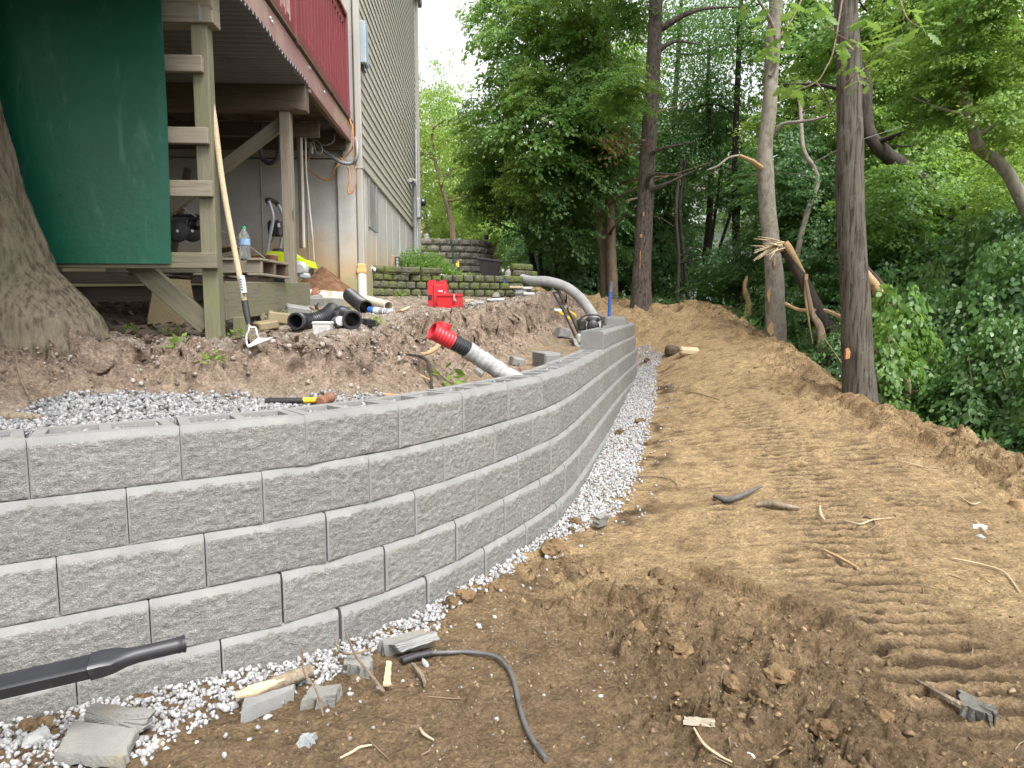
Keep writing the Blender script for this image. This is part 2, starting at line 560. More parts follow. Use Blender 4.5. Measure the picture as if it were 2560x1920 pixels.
def H0(x, y):
    x = np.asarray(x, float); y = np.asarray(y, float)
    sw, _ = WALLX.dist(x, y)
    st, _ = TOP.dist(x, y)
    so, _ = TOE.dist(x, y)
    se, ae = EDGE.dist(x, y)
    out = R_OUT(x, y)
    far = smooth(22, 60, np.hypot(x, y))
    out = out * (1 - far) + far * 1.2
    # embankment dropping away to the right of the path edge
    drop = smooth(0.05, 1.6, -se) * 1.0 + smooth(1.2, 5, -se) * .5
    out = out - drop * smooth(16, 11, y) + .03 * np.exp(-(se / .3) ** 2) * smooth(13, 11, y)
    ter = R_TER(x, y)
    ter = ter * (1 - far) + far * 1.8
    tre = R_TRE(x, y)
    den = np.maximum(so - st, 1e-3)
    t = np.where(st > 0, 1.0, np.where(so < 0, 0.0, np.clip(so / den, 0, 1)))
    st_ = smooth(3.6, 4.6, y)
    tb = (smooth(0, .85, t) * .9 + .1 * t) * (1 - st_) + st_ * (.12 * t + .88 * smooth(.42, .66, t))
    ins = tre * (1 - tb) + ter * tb
    wid = .14 + smooth(12, 15, y) * 2.0
    k = smooth(0, 1, (sw - .07) / wid)
    z = out * (1 - k) + ins * k
    return z, dict(sw=sw, t=t, k=k, se=se, st=st, so=so)

def march(px, py, fn, y0=1.2, y1=45, n=140):
    r = pix_ray(px, py)
    ys = np.geomspace(y0, y1, n)
    g = fn(r.x * ys / r.y, ys)
    i = int(np.argmax(CAMZ + r.z * ys / r.y <= g))
    if i == 0: i = n - 1
    n = 40
    ys = np.linspace(ys[i - 1], ys[i], n)
    xs = r.x * ys / r.y
    zs = CAMZ + r.z * ys / r.y
    g = fn(xs, ys)
    i = np.argmax(zs <= g)
    if zs[i] > g[i]: i = n - 1
    if i == 0: i = 1
    a, b = zs[i - 1] - g[i - 1], zs[i] - g[i]
    q = a / (a - b) if a != b else 0
    y = ys[i - 1] + (ys[i] - ys[i - 1]) * min(1, max(0, q))
    return Vector((r.x * y / r.y, y, CAMZ + r.z * y / r.y))

def G0(px, py): return march(px, py, lambda x, y: H0(x, y)[0])

SHEAR = Poly([tuple(G0(*p)[:2]) for p in [(1700, 1405), (1790, 1450), (1930, 1515), (2060, 1570), (2180, 1625), (2310, 1700)]])
TRACKS = []
for pts, wd in (([(2480, 1900), (2330, 1660), (2190, 1480), (2090, 1330), (2010, 1200), (1930, 1090), (1850, 1000)], .33),
                ([(1960, 1500), (1870, 1350), (1800, 1230), (1750, 1120), (1700, 1020), (1680, 950)], .3),
                ([(2460, 1400), (2330, 1290), (2200, 1180), (2080, 1080), (1960, 990)], .28)):
    TRACKS.append((Poly([tuple(G0(*p)[:2]) for p in pts]), wd))
MESS = [(*G0(*p)[:2], r) for p, r in (((1500, 1500), .35), ((1660, 1540), .38), ((1850, 1640), .42), ((2000, 1720), .35), ((1400, 1440), .3), ((1800, 1780), .35), ((2050, 1850), .35), ((1620, 1660), .25))]

def masks(x, y, z, D):
    outm = 1 - D['k']
    bank = np.clip(D['t'] * (1 - D['t']) * 4, 0, 1) * D['k']
    bank = np.maximum(bank, smooth(.5, 0, np.abs(D['st'])) * D['k'] * .5)
    berm = np.exp(-((D['se'] - .12) / .33) ** 2) * outm * smooth(17, 12, y)
    mess = np.zeros_like(x)
    for mx, my, mr in MESS: mess = np.maximum(mess, np.exp(-((x - mx) ** 2 + (y - my) ** 2) / (mr * mr)))
    mess *= outm
    return outm, bank, berm, mess

def detail(x, y, z, D):
    outm, bank, berm, mess = masks(x, y, z, D)
    dz = .028 * fbm(x * .9, y * .9, 0, 3) * outm + .008 * fbm(x * 6, y * 6, 1.5, 4)
    dz = dz + outm * .006 * ridged(x * 11, y * 14, 3, 3)
    near = smooth(3.6, 2.6, y) * outm
    dz = dz + near * (.02 * fbm(x * 5, y * 5, 6, 4) + .016 * np.maximum(0, fbm(x * 16, y * 16, 2, 3)) + .008 * ridged(x * 24, y * 24, 2, 2))
    dz = dz + mess * (.04 * ridged(x * 3.5 + y * 2, y * 5 - x * 3, 4, 3) - .115 + .085 * shards(x, y, .15, 3, .8) * smooth(-.5, .2, fbm(x * 3, y * 3, 7, 2)) + .055 * shards(x, y, .075, 9, .8) + .025 * shards(x, y, .035, 19, .8) + .02 * fbm(x * 13, y * 13, 9, 3))
    dz = dz + berm * (.05 * ridged(x * 4.2, y * 4.2, 5, 3) - .05 + .11 * shards(x, y, .2, 5, .6) * smooth(-.5, .2, fbm(x * 2.5, y * 2.5, 1, 2)) + .05 * shards(x, y, .085, 6, .7) + .03 * fbm(x * 9, y * 9, 8, 3))
    rem = smooth(11.2, 12.2, y) * smooth(15.5, 13, y) * outm
    dz = dz + rem * (.10 * ridged(x * 1.9, y * 1.9, 7, 4) + .14 * shards(x, y, .3, 7, .6))
    dz = dz + outm * .012 * shards(x, y, .05, 21, .5) * smooth(.1, .5, fbm(x * 2.2, y * 2.2, 17, 3))
    for tp, wd in TRACKS:
        sdv, arc = tp.dist(x, y)
        m = smooth(wd * .75, wd * .55, np.abs(sdv)) * outm * smooth(0, .3, arc) * smooth(tp.a[-1], tp.a[-1] - .8, arc)
        m = m * smooth(-.35, .1, fbm(x * 2.4, y * 2.4, 12.3, 3) + (.35 if wd > .32 else -.22))
        ph = arc / .105 + .45 * perlin(x * 3, y * 3, 4.4) + .2 * perlin(x * 11, y * 11, 6.4) + .12 * np.sin(sdv * 9)
        saw = ph - np.floor(ph)
        rid = np.where(saw < .62, saw / .62, (1 - saw) / .38)
        dz = dz + m * (.034 * rid * (1 + .7 * fbm(x * 12, y * 12, 2.2, 2)) - .026)
    sdv, arc = SHEAR.dist(x, y)
    e = smooth(0, .15, arc) * smooth(SHEAR.a[-1], SHEAR.a[-1] - .4, arc) * outm
    dz = dz + e * (.05 * smooth(-.012, .012, sdv) * np.exp(-np.maximum(sdv, 0) / .3) - .03 * np.exp(-np.abs(sdv + .06) / .07) * (sdv < 0))
    inside = D['k'] * (1 - bank)
    dz = dz + inside * (.02 * fbm(x * 2, y * 2, 4, 4) + .006 * ridged(x * 13, y * 13, 2, 3))
    dz = dz + bank * (.07 * ridged(x * 2.8, y * 2.8, 3.3, 4) - .05 + .05 * ridged(x * 8, y * 8, 3.3, 4) + .07 * shards(x, y, .16, 11, .7) - .03 + .035 * shards(x, y, .06, 13, .7))
    return dz

def H(x, y):
    z, D = H0(x, y)
    return z + detail(np.asarray(x, float), np.asarray(y, float), z, D)

def G(px, py): return march(px, py, H)
def GZ(x, y): return float(H(np.array([x]), np.array([y]))[0])

def build_ground():
    rows = [.6]
    while rows[-1] < 18: rows.append(rows[-1] + .0041 * rows[-1] + .0018)
    while rows[-1] < 190: rows.append(rows[-1] * 1.07)
    rows = np.array(rows)
    cin = np.linspace(-.68, .66, 500)
    dl = np.cumsum(np.geomspace(.003, .25, 40))
    tn = np.concatenate([(-.68 - dl)[::-1], cin, .66 + dl])
    r = rows + 2.0
    X = r[:, None] * tn[None]
    Y = np.repeat(rows[:, None], len(tn), 1)
    sh = X.shape
    x, y = X.ravel(), Y.ravel()
    z, D = H0(x, y)
    outm, bank, berm, mess = masks(x, y, z, D)
    dz = detail(x, y, z, D)
    # colours of the different soils, with shade painted into the tread grooves
    n1 = fbm(x * 1.1, y * 1.1, 2, 4); n2 = fbm(x * 4.5, y * 4.5, 9, 4); n3 = fbm(x * 15, y * 15, 5, 3)
    def mixc(c, d, k): return c * (1 - k[:, None]) + np.array(d)[None] * k[:, None]
    c = np.tile(np.array([.385, .27, .148]), (len(x), 1))
    c = mixc(c, (.46, .33, .18), smooth(-.2, .4, n1) * .85)
    c = mixc(c, (.20, .13, .07), smooth(-.05, .5, n2) * .6)
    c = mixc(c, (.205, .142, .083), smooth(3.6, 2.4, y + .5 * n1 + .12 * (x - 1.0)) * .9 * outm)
    c = mixc(c, (.165, .112, .063), np.clip(mess * .8 * smooth(-.5, .4, n3 + n2), 0, 1))
    c = mixc(c, (.20, .128, .068), np.clip(berm * .9, 0, 1) * smooth(-.5, .5, n2))
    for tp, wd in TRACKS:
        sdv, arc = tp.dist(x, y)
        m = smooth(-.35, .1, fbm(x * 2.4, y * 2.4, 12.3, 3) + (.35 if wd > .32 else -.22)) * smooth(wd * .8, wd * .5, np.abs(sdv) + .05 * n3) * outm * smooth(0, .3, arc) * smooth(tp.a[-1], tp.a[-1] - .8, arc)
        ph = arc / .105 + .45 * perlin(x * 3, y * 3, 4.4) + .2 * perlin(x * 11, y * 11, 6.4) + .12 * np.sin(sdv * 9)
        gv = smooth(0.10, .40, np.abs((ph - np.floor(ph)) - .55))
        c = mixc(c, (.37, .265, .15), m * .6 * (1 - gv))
        c = mixc(c, (.085, .057, .034), m * .85 * smooth(-.9, .1, n2) * gv)  # pale crests, dark grooves: dry and damp soil plus painted shade
    ge = np.exp(-((D['sw'] + .45 + .12 * n1) / .2) ** 2) * outm * smooth(3.8, 4.6, y) * smooth(11, 9, y)
    c = mixc(c, (.10, .066, .038), np.clip(ge * 1.2 * smooth(-.25, .35, n2 + .5 * n1), 0, 1))
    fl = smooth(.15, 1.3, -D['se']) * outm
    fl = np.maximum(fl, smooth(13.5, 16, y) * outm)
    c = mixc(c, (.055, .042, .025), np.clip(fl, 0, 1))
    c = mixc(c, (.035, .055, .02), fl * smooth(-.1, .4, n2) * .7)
    ins = D['k']
    ct = np.tile(np.array([.36, .295, .235]), (len(x), 1))
    ct = mixc(ct, (.22, .16, .115), smooth(-.1, .5, n2) * .8)
    ct = mixc(ct, (.42, .37, .31), smooth(.15, .5, n3) * .5)
    ct = mixc(ct, (.2, .2, .07), smooth(.1, .6, fbm(x * 2.2, y * 2.2, 21, 3)) * .6 * D['t'] * smooth(.6, .2, bank))
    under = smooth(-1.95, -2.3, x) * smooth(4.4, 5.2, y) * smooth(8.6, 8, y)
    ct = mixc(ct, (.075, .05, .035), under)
    ct = mixc(ct, (.12, .16, .045), smooth(10.2, 11.2, y) * smooth(18, 13, y) * smooth(-.3, .3, n2) * smooth(.8, -.6, x))
    cb = np.tile(np.array([.36, .27, .205]), (len(x), 1))
    cb = mixc(cb, (.36, .29, .225), smooth(0, .5, fbm(x * 5, y * 5, z * 5, 4)) * .8)
    cb = mixc(cb, (.10, .066, .042), smooth(.1, .45, fbm(x * 7, y * 7, z * 7 + 4, 4)) * .8)
    ct = mixc(ct, (.34, .25, .165), (D['t'] < .05).astype(float) * .8 * smooth(3.8, 5, y))
    tt = D['t'] + .12 * n2
    cb = mixc(cb, (.40, .345, .29), smooth(.62, .85, tt) * smooth(-.6, .1, n3))
    cb = mixc(cb, (.34, .255, .175), smooth(.3, .05, tt))
    cb = np.where((bank > 0)[:, None], cb, ct)
    ci = ct * (1 - np.clip(bank * 1.4, 0, 1)[:, None]) + cb * np.clip(bank * 1.4, 0, 1)[:, None]
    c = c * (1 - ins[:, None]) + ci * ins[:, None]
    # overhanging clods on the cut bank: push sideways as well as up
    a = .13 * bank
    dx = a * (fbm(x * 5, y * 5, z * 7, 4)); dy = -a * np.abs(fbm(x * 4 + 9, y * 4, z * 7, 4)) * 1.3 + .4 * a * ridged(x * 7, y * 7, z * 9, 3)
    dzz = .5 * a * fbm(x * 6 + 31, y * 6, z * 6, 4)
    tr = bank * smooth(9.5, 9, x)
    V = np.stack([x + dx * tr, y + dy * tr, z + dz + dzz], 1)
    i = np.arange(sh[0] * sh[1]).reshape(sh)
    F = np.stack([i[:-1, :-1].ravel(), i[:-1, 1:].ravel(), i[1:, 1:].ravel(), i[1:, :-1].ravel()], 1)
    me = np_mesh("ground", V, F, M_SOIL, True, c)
    o = link("ground", me)
    tag(o, kind="structure")
    # the land around, outside the detailed sheet
    mb = MB()
    n = 48
    vs = [(0, -1, -.25)] + [(260 * math.cos(2 * math.pi * k / n), 260 * math.sin(2 * math.pi * k / n), -1.2) for k in range(n)]
    mb.add(vs, [(0, 1 + k, 1 + (k + 1) % n) for k in range(n)])
    o2 = mb.build("terrain", M_FLOOR)
    tag(o2, kind="structure")

def soil_mat():
    m, t, p = base_mat("soil")
    at = t.new("ShaderNodeAttribute", attribute_name="soil")
    tc = t.new("ShaderNodeTexCoord"); v = tc.outputs["Object"]
    n1 = t.noise(v, 14, 10, .74); n2 = t.noise(v, 75, 6, .7)
    c = t.mix(1.0, at.outputs["Color"], t.ramp(n1, [(.28, .45), (.5, 1.0), (.72, 1.5)]), 'MULTIPLY')
    c = t.mix(1.0, c, t.ramp(n2, [(.3, .5), (.5, 1.0), (.7, 1.5)]), 'MULTIPLY')
    vo = t.new("ShaderNodeTexVoronoi"); vo.inputs["Scale"].default_value = 75; t.link(v, vo.inputs["Vector"])
    vs = t.new("ShaderNodeSeparateColor"); t.link(vo.outputs["Color"], vs.inputs[0])
    sp = t.math('MULTIPLY', t.ramp(vo.outputs["Distance"], [(.22, 1), (.34, 0)]), t.ramp(vs.outputs[0], [(.80, 0), (.84, 1)]))
    pm = t.ramp(t.noise(v, 1.6, 3), [(.42, 0), (.62, 1)])
    c = t.mix(t.math('MULTIPLY', t.math('MULTIPLY', sp, pm), .7), c, (.40, .36, .31))
    t.link(c, p.inputs["Base Color"])
    p.inputs["Roughness"].default_value = .95
    p.inputs["Specular IOR Level"].default_value = .15
    v2 = t.new("ShaderNodeTexVoronoi"); v2.inputs["Scale"].default_value = 38; t.link(v, v2.inputs["Vector"])
    h = t.math('ADD', t.math('MULTIPLY', n1, 1.3), t.math('MULTIPLY', n2, .5))
    h = t.math('SUBTRACT', h, t.math('MULTIPLY', v2.outputs["Distance"], .25))
    b = t.bump(h, 1.0, .06)
    t.link(b, p.inputs["Normal"])
    return m

M_SOIL = soil_mat()
M_FLOOR = simple("forest_floor", (.05, .045, .025), .95, .4, .6, .3, 8)
build_ground()

# ------------------------------------------------------------------ retaining wall
def split_mat():
    m, t, p = base_mat("split_concrete")
    v = coords(t)
    n1 = t.noise(v, 5, 5, .6); n2 = t.noise(t.mapping(v, (1, 1, 1.7)), 42, 5, .75); n3 = t.noise(v, 190, 3, .6)
    c = t.ramp(n2, [(.3, (.10, .10, .096)), (.5, (.205, .205, .197)), (.7, (.35, .35, .335))])
    c = t.mix(.35, c, t.ramp(n3, [(.32, (.08, .08, .08)), (.55, (.24, .24, .235)), (.7, (.6, .6, .59))]))
    oi = t.new("ShaderNodeObjectInfo")
    c = t.mix(1.0, c, t.ramp(oi.outputs["Random"], [(0, (.86, .86, .85)), (.5, (.92, .92, .90)), (1, (1.0, .99, .965))]), 'MULTIPLY')
    c = t.mix(t.ramp(n1, [(.4, 0), (.75, .35)]), c, (.20, .19, .16))
    ty = t.noise(v, 9, 6, .7)
    c = t.mix(t.ramp(ty, [(.70, 0), (.78, .55)]), c, (.30, .21, .10))
    t.link(c, p.inputs["Base Color"])
    p.inputs["Roughness"].default_value = .92; p.inputs["Specular IOR Level"].default_value = .25
    h = t.math('ADD', n2, t.math('MULTIPLY', n3, .4))
    t.link(t.bump(h, .8, .012), p.inputs["Normal"])
    return m
M_SPLIT = split_mat()
M_CONC = simple("smooth_concrete", (.20, .20, .195), .85, .12, 6, .25, 160, spec=.3, dirt=(.26, .25, .22), dirt_amt=.2, dirt_scale=9)

def block_mesh(seed, nx=60, nz=27, L=BL - .0012, h=BH - .002, D=BD, core=True):
    xs = np.linspace(-L / 2, L / 2, nx); zs = np.linspace(0, h, nz)
    # crowd rows into the chamfers
    xs = np.concatenate([[-L / 2, -L / 2 + .006, -L / 2 + .012], np.linspace(-L / 2 + .018, L / 2 - .018, nx - 6), [L / 2 - .012, L / 2 - .006, L / 2]])
    zs = np.concatenate([[0, .004], np.linspace(.009, h - .034, nz - 6), [h - .026, h - .017, h - .008, h]])
    X, Z = np.meshgrid(xs, zs)
    rough = .005 * fbm(X * 9 + seed * 7.7, Z * 11, seed * 3.1, 3) + .005 * fbm(X * 34 + seed, Z * 52, seed, 3) + .0045 * ridged(X * 60, Z * 95, seed * 5, 2) - .002
    jag = .003 * fbm(X * 22, Z * 5, seed * 9.1, 3)
    ct = .017 * np.clip(1 - (h - Z) / (.033 + jag), -1, 1) + .0015
    cs = .010 * np.clip(1 - (L / 2 - np.abs(X)) / (.011 + jag * .4), -1, 1)
    cb = .006 * np.clip(1 - Z / .007, -1, 1)
    ch = np.maximum(np.maximum(ct, cs), cb)
    Yv = np.maximum(rough, ch)
    sm = (np.maximum(ct, cs) > rough)
    tp = lambda x, y: x * (1 - .10 * max(0, y) / D)
    vs = [(X[j, i], Yv[j, i], Z[j, i]) for j in range(nz) for i in range(nx)]
    fs, mi = [], []
    for j in range(nz - 1):
        for i in range(nx - 1):
            fs.append((j * nx + i, j * nx + i + 1, (j + 1) * nx + i + 1, (j + 1) * nx + i))
            mi.append(1 if sm[j:j + 2, i:i + 2].mean() > .5 else 0)
    m = MB(); m.v = vs; m.f = fs; m.mi = mi
    m.cur = 1
    y0 = .0185
    xb = [-L / 2 + .001, -L / 2 + .042, -.02, .02, L / 2 - .042, L / 2 - .001]; yb = [y0, .07, .19, D]
    for a in range(5):
        for b in range(3):
            q = [(tp(xb[a], yb[b]), yb[b], h), (tp(xb[a + 1], yb[b]), yb[b], h), (tp(xb[a + 1], yb[b + 1]), yb[b + 1], h), (tp(xb[a], yb[b + 1]), yb[b + 1], h)]
            if core and b == 1 and a in (1, 3):
                d = [(x, y, h - .035) for x, y, _ in q]
                m.add(q + d, [(0, 1, 5, 4), (1, 2, 6, 5), (2, 3, 7, 6), (3, 0, 4, 7), (4, 5, 6, 7)])
            else:
                m.add(q, [(0, 1, 2, 3)])
    e = .0115
    for s in (-1, 1):
        m.add([(s * L / 2, e, 0), (tp(s * L / 2, D), D, 0), (tp(s * L / 2, D), D, h), (s * L / 2, y0, h), (s * L / 2, e, h - .02)], [(0, 1, 2, 3, 4)])
    m.add([(-L / 2, .006, 0), (L / 2, .006, 0), (tp(L / 2, D), D, 0), (tp(-L / 2, D), D, 0)], [(0, 3, 2, 1)])
    m.add([(tp(-L / 2, D), D, 0), (tp(L / 2, D), D, 0), (tp(L / 2, D), D, h), (tp(-L / 2, D), D, h)], [(0, 1, 2, 3)])
    me = bpy.data.meshes.new("block")
    me.from_pydata(m.v, [], m.f)
    me.materials.append(M_SPLIT); me.materials.append(M_CONC)
    me.polygons.foreach_set("material_index", m.mi)
    sm_ = np.zeros(len(m.f), bool); sm_[:(nx - 1) * (nz - 1)] = True
    me.polygons.foreach_set("use_smooth", sm_)
    me.update()
    return me

BLOCKS = [block_mesh(k) for k in range(6)]
wall = thing("retaining_wall", (0, 4, 0.1), "grey split-face concrete block retaining wall curving away beside the dirt path", "retaining wall")
rnd = random.Random(3)
sA = WALL.dist(np.array([-1.586]), np.array([2.264]))[1][0]
def s_of(x, y): return float(WALL.dist(np.array([x]), np.array([y]))[1][0])
CORES = []
joint = {0: sA, 1: s_of(-1.329, 2.374), 2: s_of(-1.504, 2.243), 3: s_of(-1.258, 2.351), 4: s_of(-1.444, 2.205), -1: s_of(.93, 6.98)}
PITCHB = BL + .0012
for k in (-1, 0, 1, 2, 3, 4):
    z0 = WALL_TOP - BH * (k + 1)
    s0 = joint[k]
    s = s0 if k == -1 else s0 - PITCHB * math.ceil((s0 - 3.0) / PITCHB)
    end = WALL.a[-1] - .3
    i = 0
    off = .017 * k
    while s < end:
        pa, da = WALL.at(s); pb, _ = WALL.at(s + BL)
        d = pb - pa; d = d / np.hypot(*d)
        nrm = np.array([-d[1], d[0]])
        c = (pa + pb) / 2 - nrm * off
        if c[0] > -2.75:
            o = link("block", BLOCKS[rnd.randrange(6)], wall)
            M = Matrix(((d[0], nrm[0], 0, c[0]), (d[1], nrm[1], 0, c[1]), (0, 0, 1, z0 + rnd.uniform(-.0012, .0012)), (0, 0, 0, 1)))
            M = M @ Matrix.Rotation(rnd.uniform(-.006, .006), 4, 'Z') @ Matrix.Diagonal((1, 1, .87 if k == -1 else 1, 1))
            M.translation = M.translation - wall.location
            o.matrix_basis = M
            if (k == 0 and s < joint[-1] - .2) or k == -1: CORES.append((c, d, nrm, z0 + BH * (.87 if k == -1 else 1)))
        s += PITCHB
        i += 1

# ------------------------------------------------------------------ gravel
def ico():
    t = (1 + 5 ** .5) / 2
    v = np.array([(-1, t, 0), (1, t, 0), (-1, -t, 0), (1, -t, 0), (0, -1, t), (0, 1, t), (0, -1, -t), (0, 1, -t), (t, 0, -1), (t, 0, 1), (-t, 0, -1), (-t, 0, 1)], float)
    v /= np.linalg.norm(v[0])
    f = np.array([(0, 11, 5), (0, 5, 1), (0, 1, 7), (0, 7, 10), (0, 10, 11), (1, 5, 9), (5, 11, 4), (11, 10, 2), (10, 7, 6), (7, 1, 8), (3, 9, 4), (3, 4, 2), (3, 2, 6), (3, 6, 8), (3, 8, 9), (4, 9, 5), (2, 4, 11), (6, 2, 10), (8, 6, 7), (9, 8, 1)])
    return v, f
ICO_V, ICO_F = ico()
def rot_random(n, rs):
    q = rs.normal(size=(n, 4)); q /= np.linalg.norm(q, axis=1)[:, None]
    a, b, c, d = q.T
    return np.stack([np.stack([1 - 2 * (c * c + d * d), 2 * (b * c - a * d), 2 * (b * d + a * c)], 1),
                     np.stack([2 * (b * c + a * d), 1 - 2 * (b * b + d * d), 2 * (c * d - a * b)], 1),
                     np.stack([2 * (b * d - a * c), 2 * (c * d + a * b), 1 - 2 * (b * b + c * c)], 1)], 1)
def stones(name, P, rad, mat, seed=1, jit=.28, flat=(.5, .95)):
    rs = np.random.RandomState(seed)
    n = len(P)
    base = ICO_V[None] * (1 + rs.uniform(-jit, jit, (n, 12, 1)))
    sc = np.stack([rs.uniform(.8, 1.3, n), rs.uniform(.65, 1.0, n), rs.uniform(*flat, n)], 1) * np.asarray(rad)[:, None]
    V = np.einsum('nij,nkj->nki', rot_random(n, rs), base * sc[:, None, :]) + np.asarray(P)[:, None, :]
    F = (ICO_F[None] + (np.arange(n) * 12)[:, None, None]).reshape(-1, 3)
    me = np_mesh(name, V.reshape(-1, 3), F, mat)
    o = link(name, me)
    return tag(o, kind="stuff")

def stone_mat(name, stops, rough=.85):
    m, t, p = base_mat(name)
    g = t.new("ShaderNodeNewGeometry")
    tc = t.new("ShaderNodeTexCoord")
    c = t.ramp(g.outputs["Random Per Island"], stops)
    n = t.noise(tc.outputs["Object"], 120, 4)
    c = t.mix(1.0, c, t.ramp(n, [(.3, .6), (.7, 1.25)]), 'MULTIPLY')
    t.link(c, p.inputs["Base Color"]); p.inputs["Roughness"].default_value = rough; p.inputs["Specular IOR Level"].default_value = .2
    t.link(t.bump(n, .8, .01), p.inputs["Normal"])
    return m
M_WHITE = stone_mat("white_limestone", [(0, (.22, .22, .222)), (.3, (.33, .33, .332)), (1, (.46, .46, .46))])
M_GREYST = stone_mat("grey_limestone", [(0, (.17, .17, .175)), (.5, (.26, .26, .266)), (1, (.38, .38, .385))])
M_CLOD = stone_mat("clod_earth", [(0, (.10, .068, .038)), (.5, (.17, .118, .066)), (.85, (.25, .175, .098)), (1, (.33, .24, .14))], .95)
M_BANKST = stone_mat("bank_stones", [(0, (.13, .095, .07)), (.5, (.25, .205, .17)), (1, (.42, .38, .34))], .9)

rs = np.random.RandomState(5)
bpx = [(380, 1925), (470, 1850), (560, 1800), (850, 1705), (960, 1635), (1060, 1595), (1112, 1565), (1126, 1530), (1205, 1478), (1262, 1447), (1330, 1385), (1420, 1335), (1480, 1325), (1540, 1285), (1585, 1215), (1612, 1120),
       (1628, 1060), (1640, 1000), (1640, 930), (1670, 860)]
bw = [tuple(G0(*p)[:2]) for p in bpx]
BND = Poly([(-2.6, 1.1), (-1.6, 1.75)] + bw + [(2.25, 10.9), (2.2, 11.6)])
n = 210000
X = rs.uniform(-2.7, 2.3, n); Y = rs.uniform(1.3, 11.4, n)
sw = WALL.dist(X, Y)[0]; sb = BND.dist(X, Y)[0]
ed = .05 * fbm(X * 5, Y * 5, 1, 3)
keep = (sw < .02) & (sw > -1.6) & ((sb + ed > 0) | ((sb + ed > -.22) & (rs.uniform(size=n) < .035) & (Y < 9)))
dens = np.where(sb + ed > .04, 1.0, .55)
# patches of spilled soil lie over the gravel
dirtp = (fbm(X * 2.6, Y * 2.6, 33, 3) > .42) & (Y < 5)
keep &= (rs.uniform(size=n) < dens * np.where(Y > 6, .75, 1.0)) & ~dirtp
X, Y = X[keep], Y[keep]
Z = H(X, Y) + rs.uniform(-.004, .012, len(X)) + .018 * smooth(-.02, -.2, WALL.dist(X, Y)[0]) * 0
rad = rs.uniform(.0065, .0145, len(X)) * np.where(rs.uniform(size=len(X)) < .1, 1.35, 1)
stones("gravel", np.stack([X, Y, Z], 1), rad, M_WHITE, 11)

# drainage stone behind the wall and in the block cores
n = 24000
X = rs.uniform(-2.9, -.45, n); Y = rs.uniform(1.9, 3.9, n)
sw = WALL.dist(X, Y)[0]; so = TOE.dist(X, Y)[0]
e = .07 * fbm(X * 3, Y * 3, 6, 3)
keep = (sw > .23) & (so + e < .03) & (X < -.62 + e)
X, Y = X[keep], Y[keep]
k2 = H(X, Y) < 1.10
X, Y = X[k2], Y[k2]
Z = np.maximum(H(X, Y), 1.035) + rs.uniform(-.006, .010, len(X)) + .03 * np.exp(-((X + 1.75) / .3) ** 2 - ((Y - 3.05) / .2) ** 2)
P = [np.stack([X, Y, Z], 1)]
for c, d, nr, zt in CORES:
    k = 46
    a = rs.uniform(-.19, .19, k); b = rs.uniform(.065, .195, k)
    a = np.where(np.abs(a) < .03, .06 * np.sign(a), a)
    q = c[None] + a[:, None] * d[None] + b[:, None] * nr[None]
    P.append(np.column_stack([q, np.full(k, zt - .02) + rs.uniform(-.008, .006, k)]))
    # between the tapered backs
    k = 10
    a = .225 + rs.uniform(-.008, .008, k); b = rs.uniform(.08, .24, k)
    q = c[None] + a[:, None] * d[None] + b[:, None] * nr[None]
    P.append(np.column_stack([q, np.full(k, zt - .03)]))
P = np.concatenate(P)
stones("gravel", P, rs.uniform(.0065, .0145, len(P)), M_GREYST, 12)

# crumbs and clods of earth
n = 90000
X = rs.uniform(-2.5, 4.2, n); Y = rs.uniform(1.4, 12.5, n)
z, D = H0(X, Y)
outm, bank, berm, mess = masks(X, Y, z, D)
pr = outm * (.02 + .22 * berm + .30 * mess + .16 * smooth(3.4, 2.2, Y)) * smooth(0, -.05, D['sw']) + bank * .3
keep = rs.uniform(size=n) < pr
X, Y = X[keep], Y[keep]; mk = np.clip(berm + mess, 0, 1)[keep]; bk = bank[keep]
Z = H(X, Y)
rad = np.exp(rs.normal(-5.1, .5, len(X))) 
rad = np.clip(rad, .0025, .02)
isb = bk > .05
stones("dirt_crumbs", np.stack([X, Y, Z - rad * .15], 1)[~isb], rad[~isb], M_CLOD, 13, .42, (.35, .9))
n = 14000
Xb = rs.uniform(-3, 1, n); Yb = rs.uniform(3.2, 11, n)
z, D = H0(Xb, Yb)
keep = (D['k'] > .9) & (D['so'] > .1) & (Yb < 10.8) & ~((Xb < -1.9) & (Yb > 4.3)) & (rs.uniform(size=n) < .55)
Xb, Yb = np.concatenate([Xb[keep], X[isb]]), np.concatenate([Yb[keep], Y[isb]])
rad = np.clip(np.exp(rs.normal(-4.9, .42, len(Xb))), .003, .03)
stones("stony_soil", np.stack([Xb, Yb, H(Xb, Yb) + rad * .1], 1), rad, M_BANKST, 14, .33)
# broken slabs of earth along the torn strip
cl = []
for mx, my, mr in MESS:
    k = int(150 * mr)
    cl.append(np.stack([rs.normal(mx, mr * .55, k), rs.normal(my, mr * .55, k)], 1))
cl = np.concatenate(cl); cl = cl[WALL.dist(cl[:, 0], cl[:, 1])[0] < -.3]
rr = np.clip(np.exp(rs.normal(-4.6, .4, len(cl))), .005, .022)
stones("earth_lumps", np.column_stack([cl, H(cl[:, 0], cl[:, 1]) - rr * .1]), rr, M_CLOD, 23, .45, (.3, .8))
# scattered white chips on the near earth
n = 420
X = rs.normal(.0, .5, n); Y = rs.normal(2.6, .4, n)
k = (Y > 1.6) & (WALL.dist(X, Y)[0] < -.25)
X, Y = X[k], Y[k]
stones("stone_chips", np.stack([X, Y, H(X, Y) + .002], 1), np.clip(np.exp(rs.normal(-5.6, .5, len(X))), .002, .012), stone_mat("tan_chips", [(0, (.16, .14, .115)), (.5, (.25, .225, .19)), (1, (.38, .36, .33))]), 15)

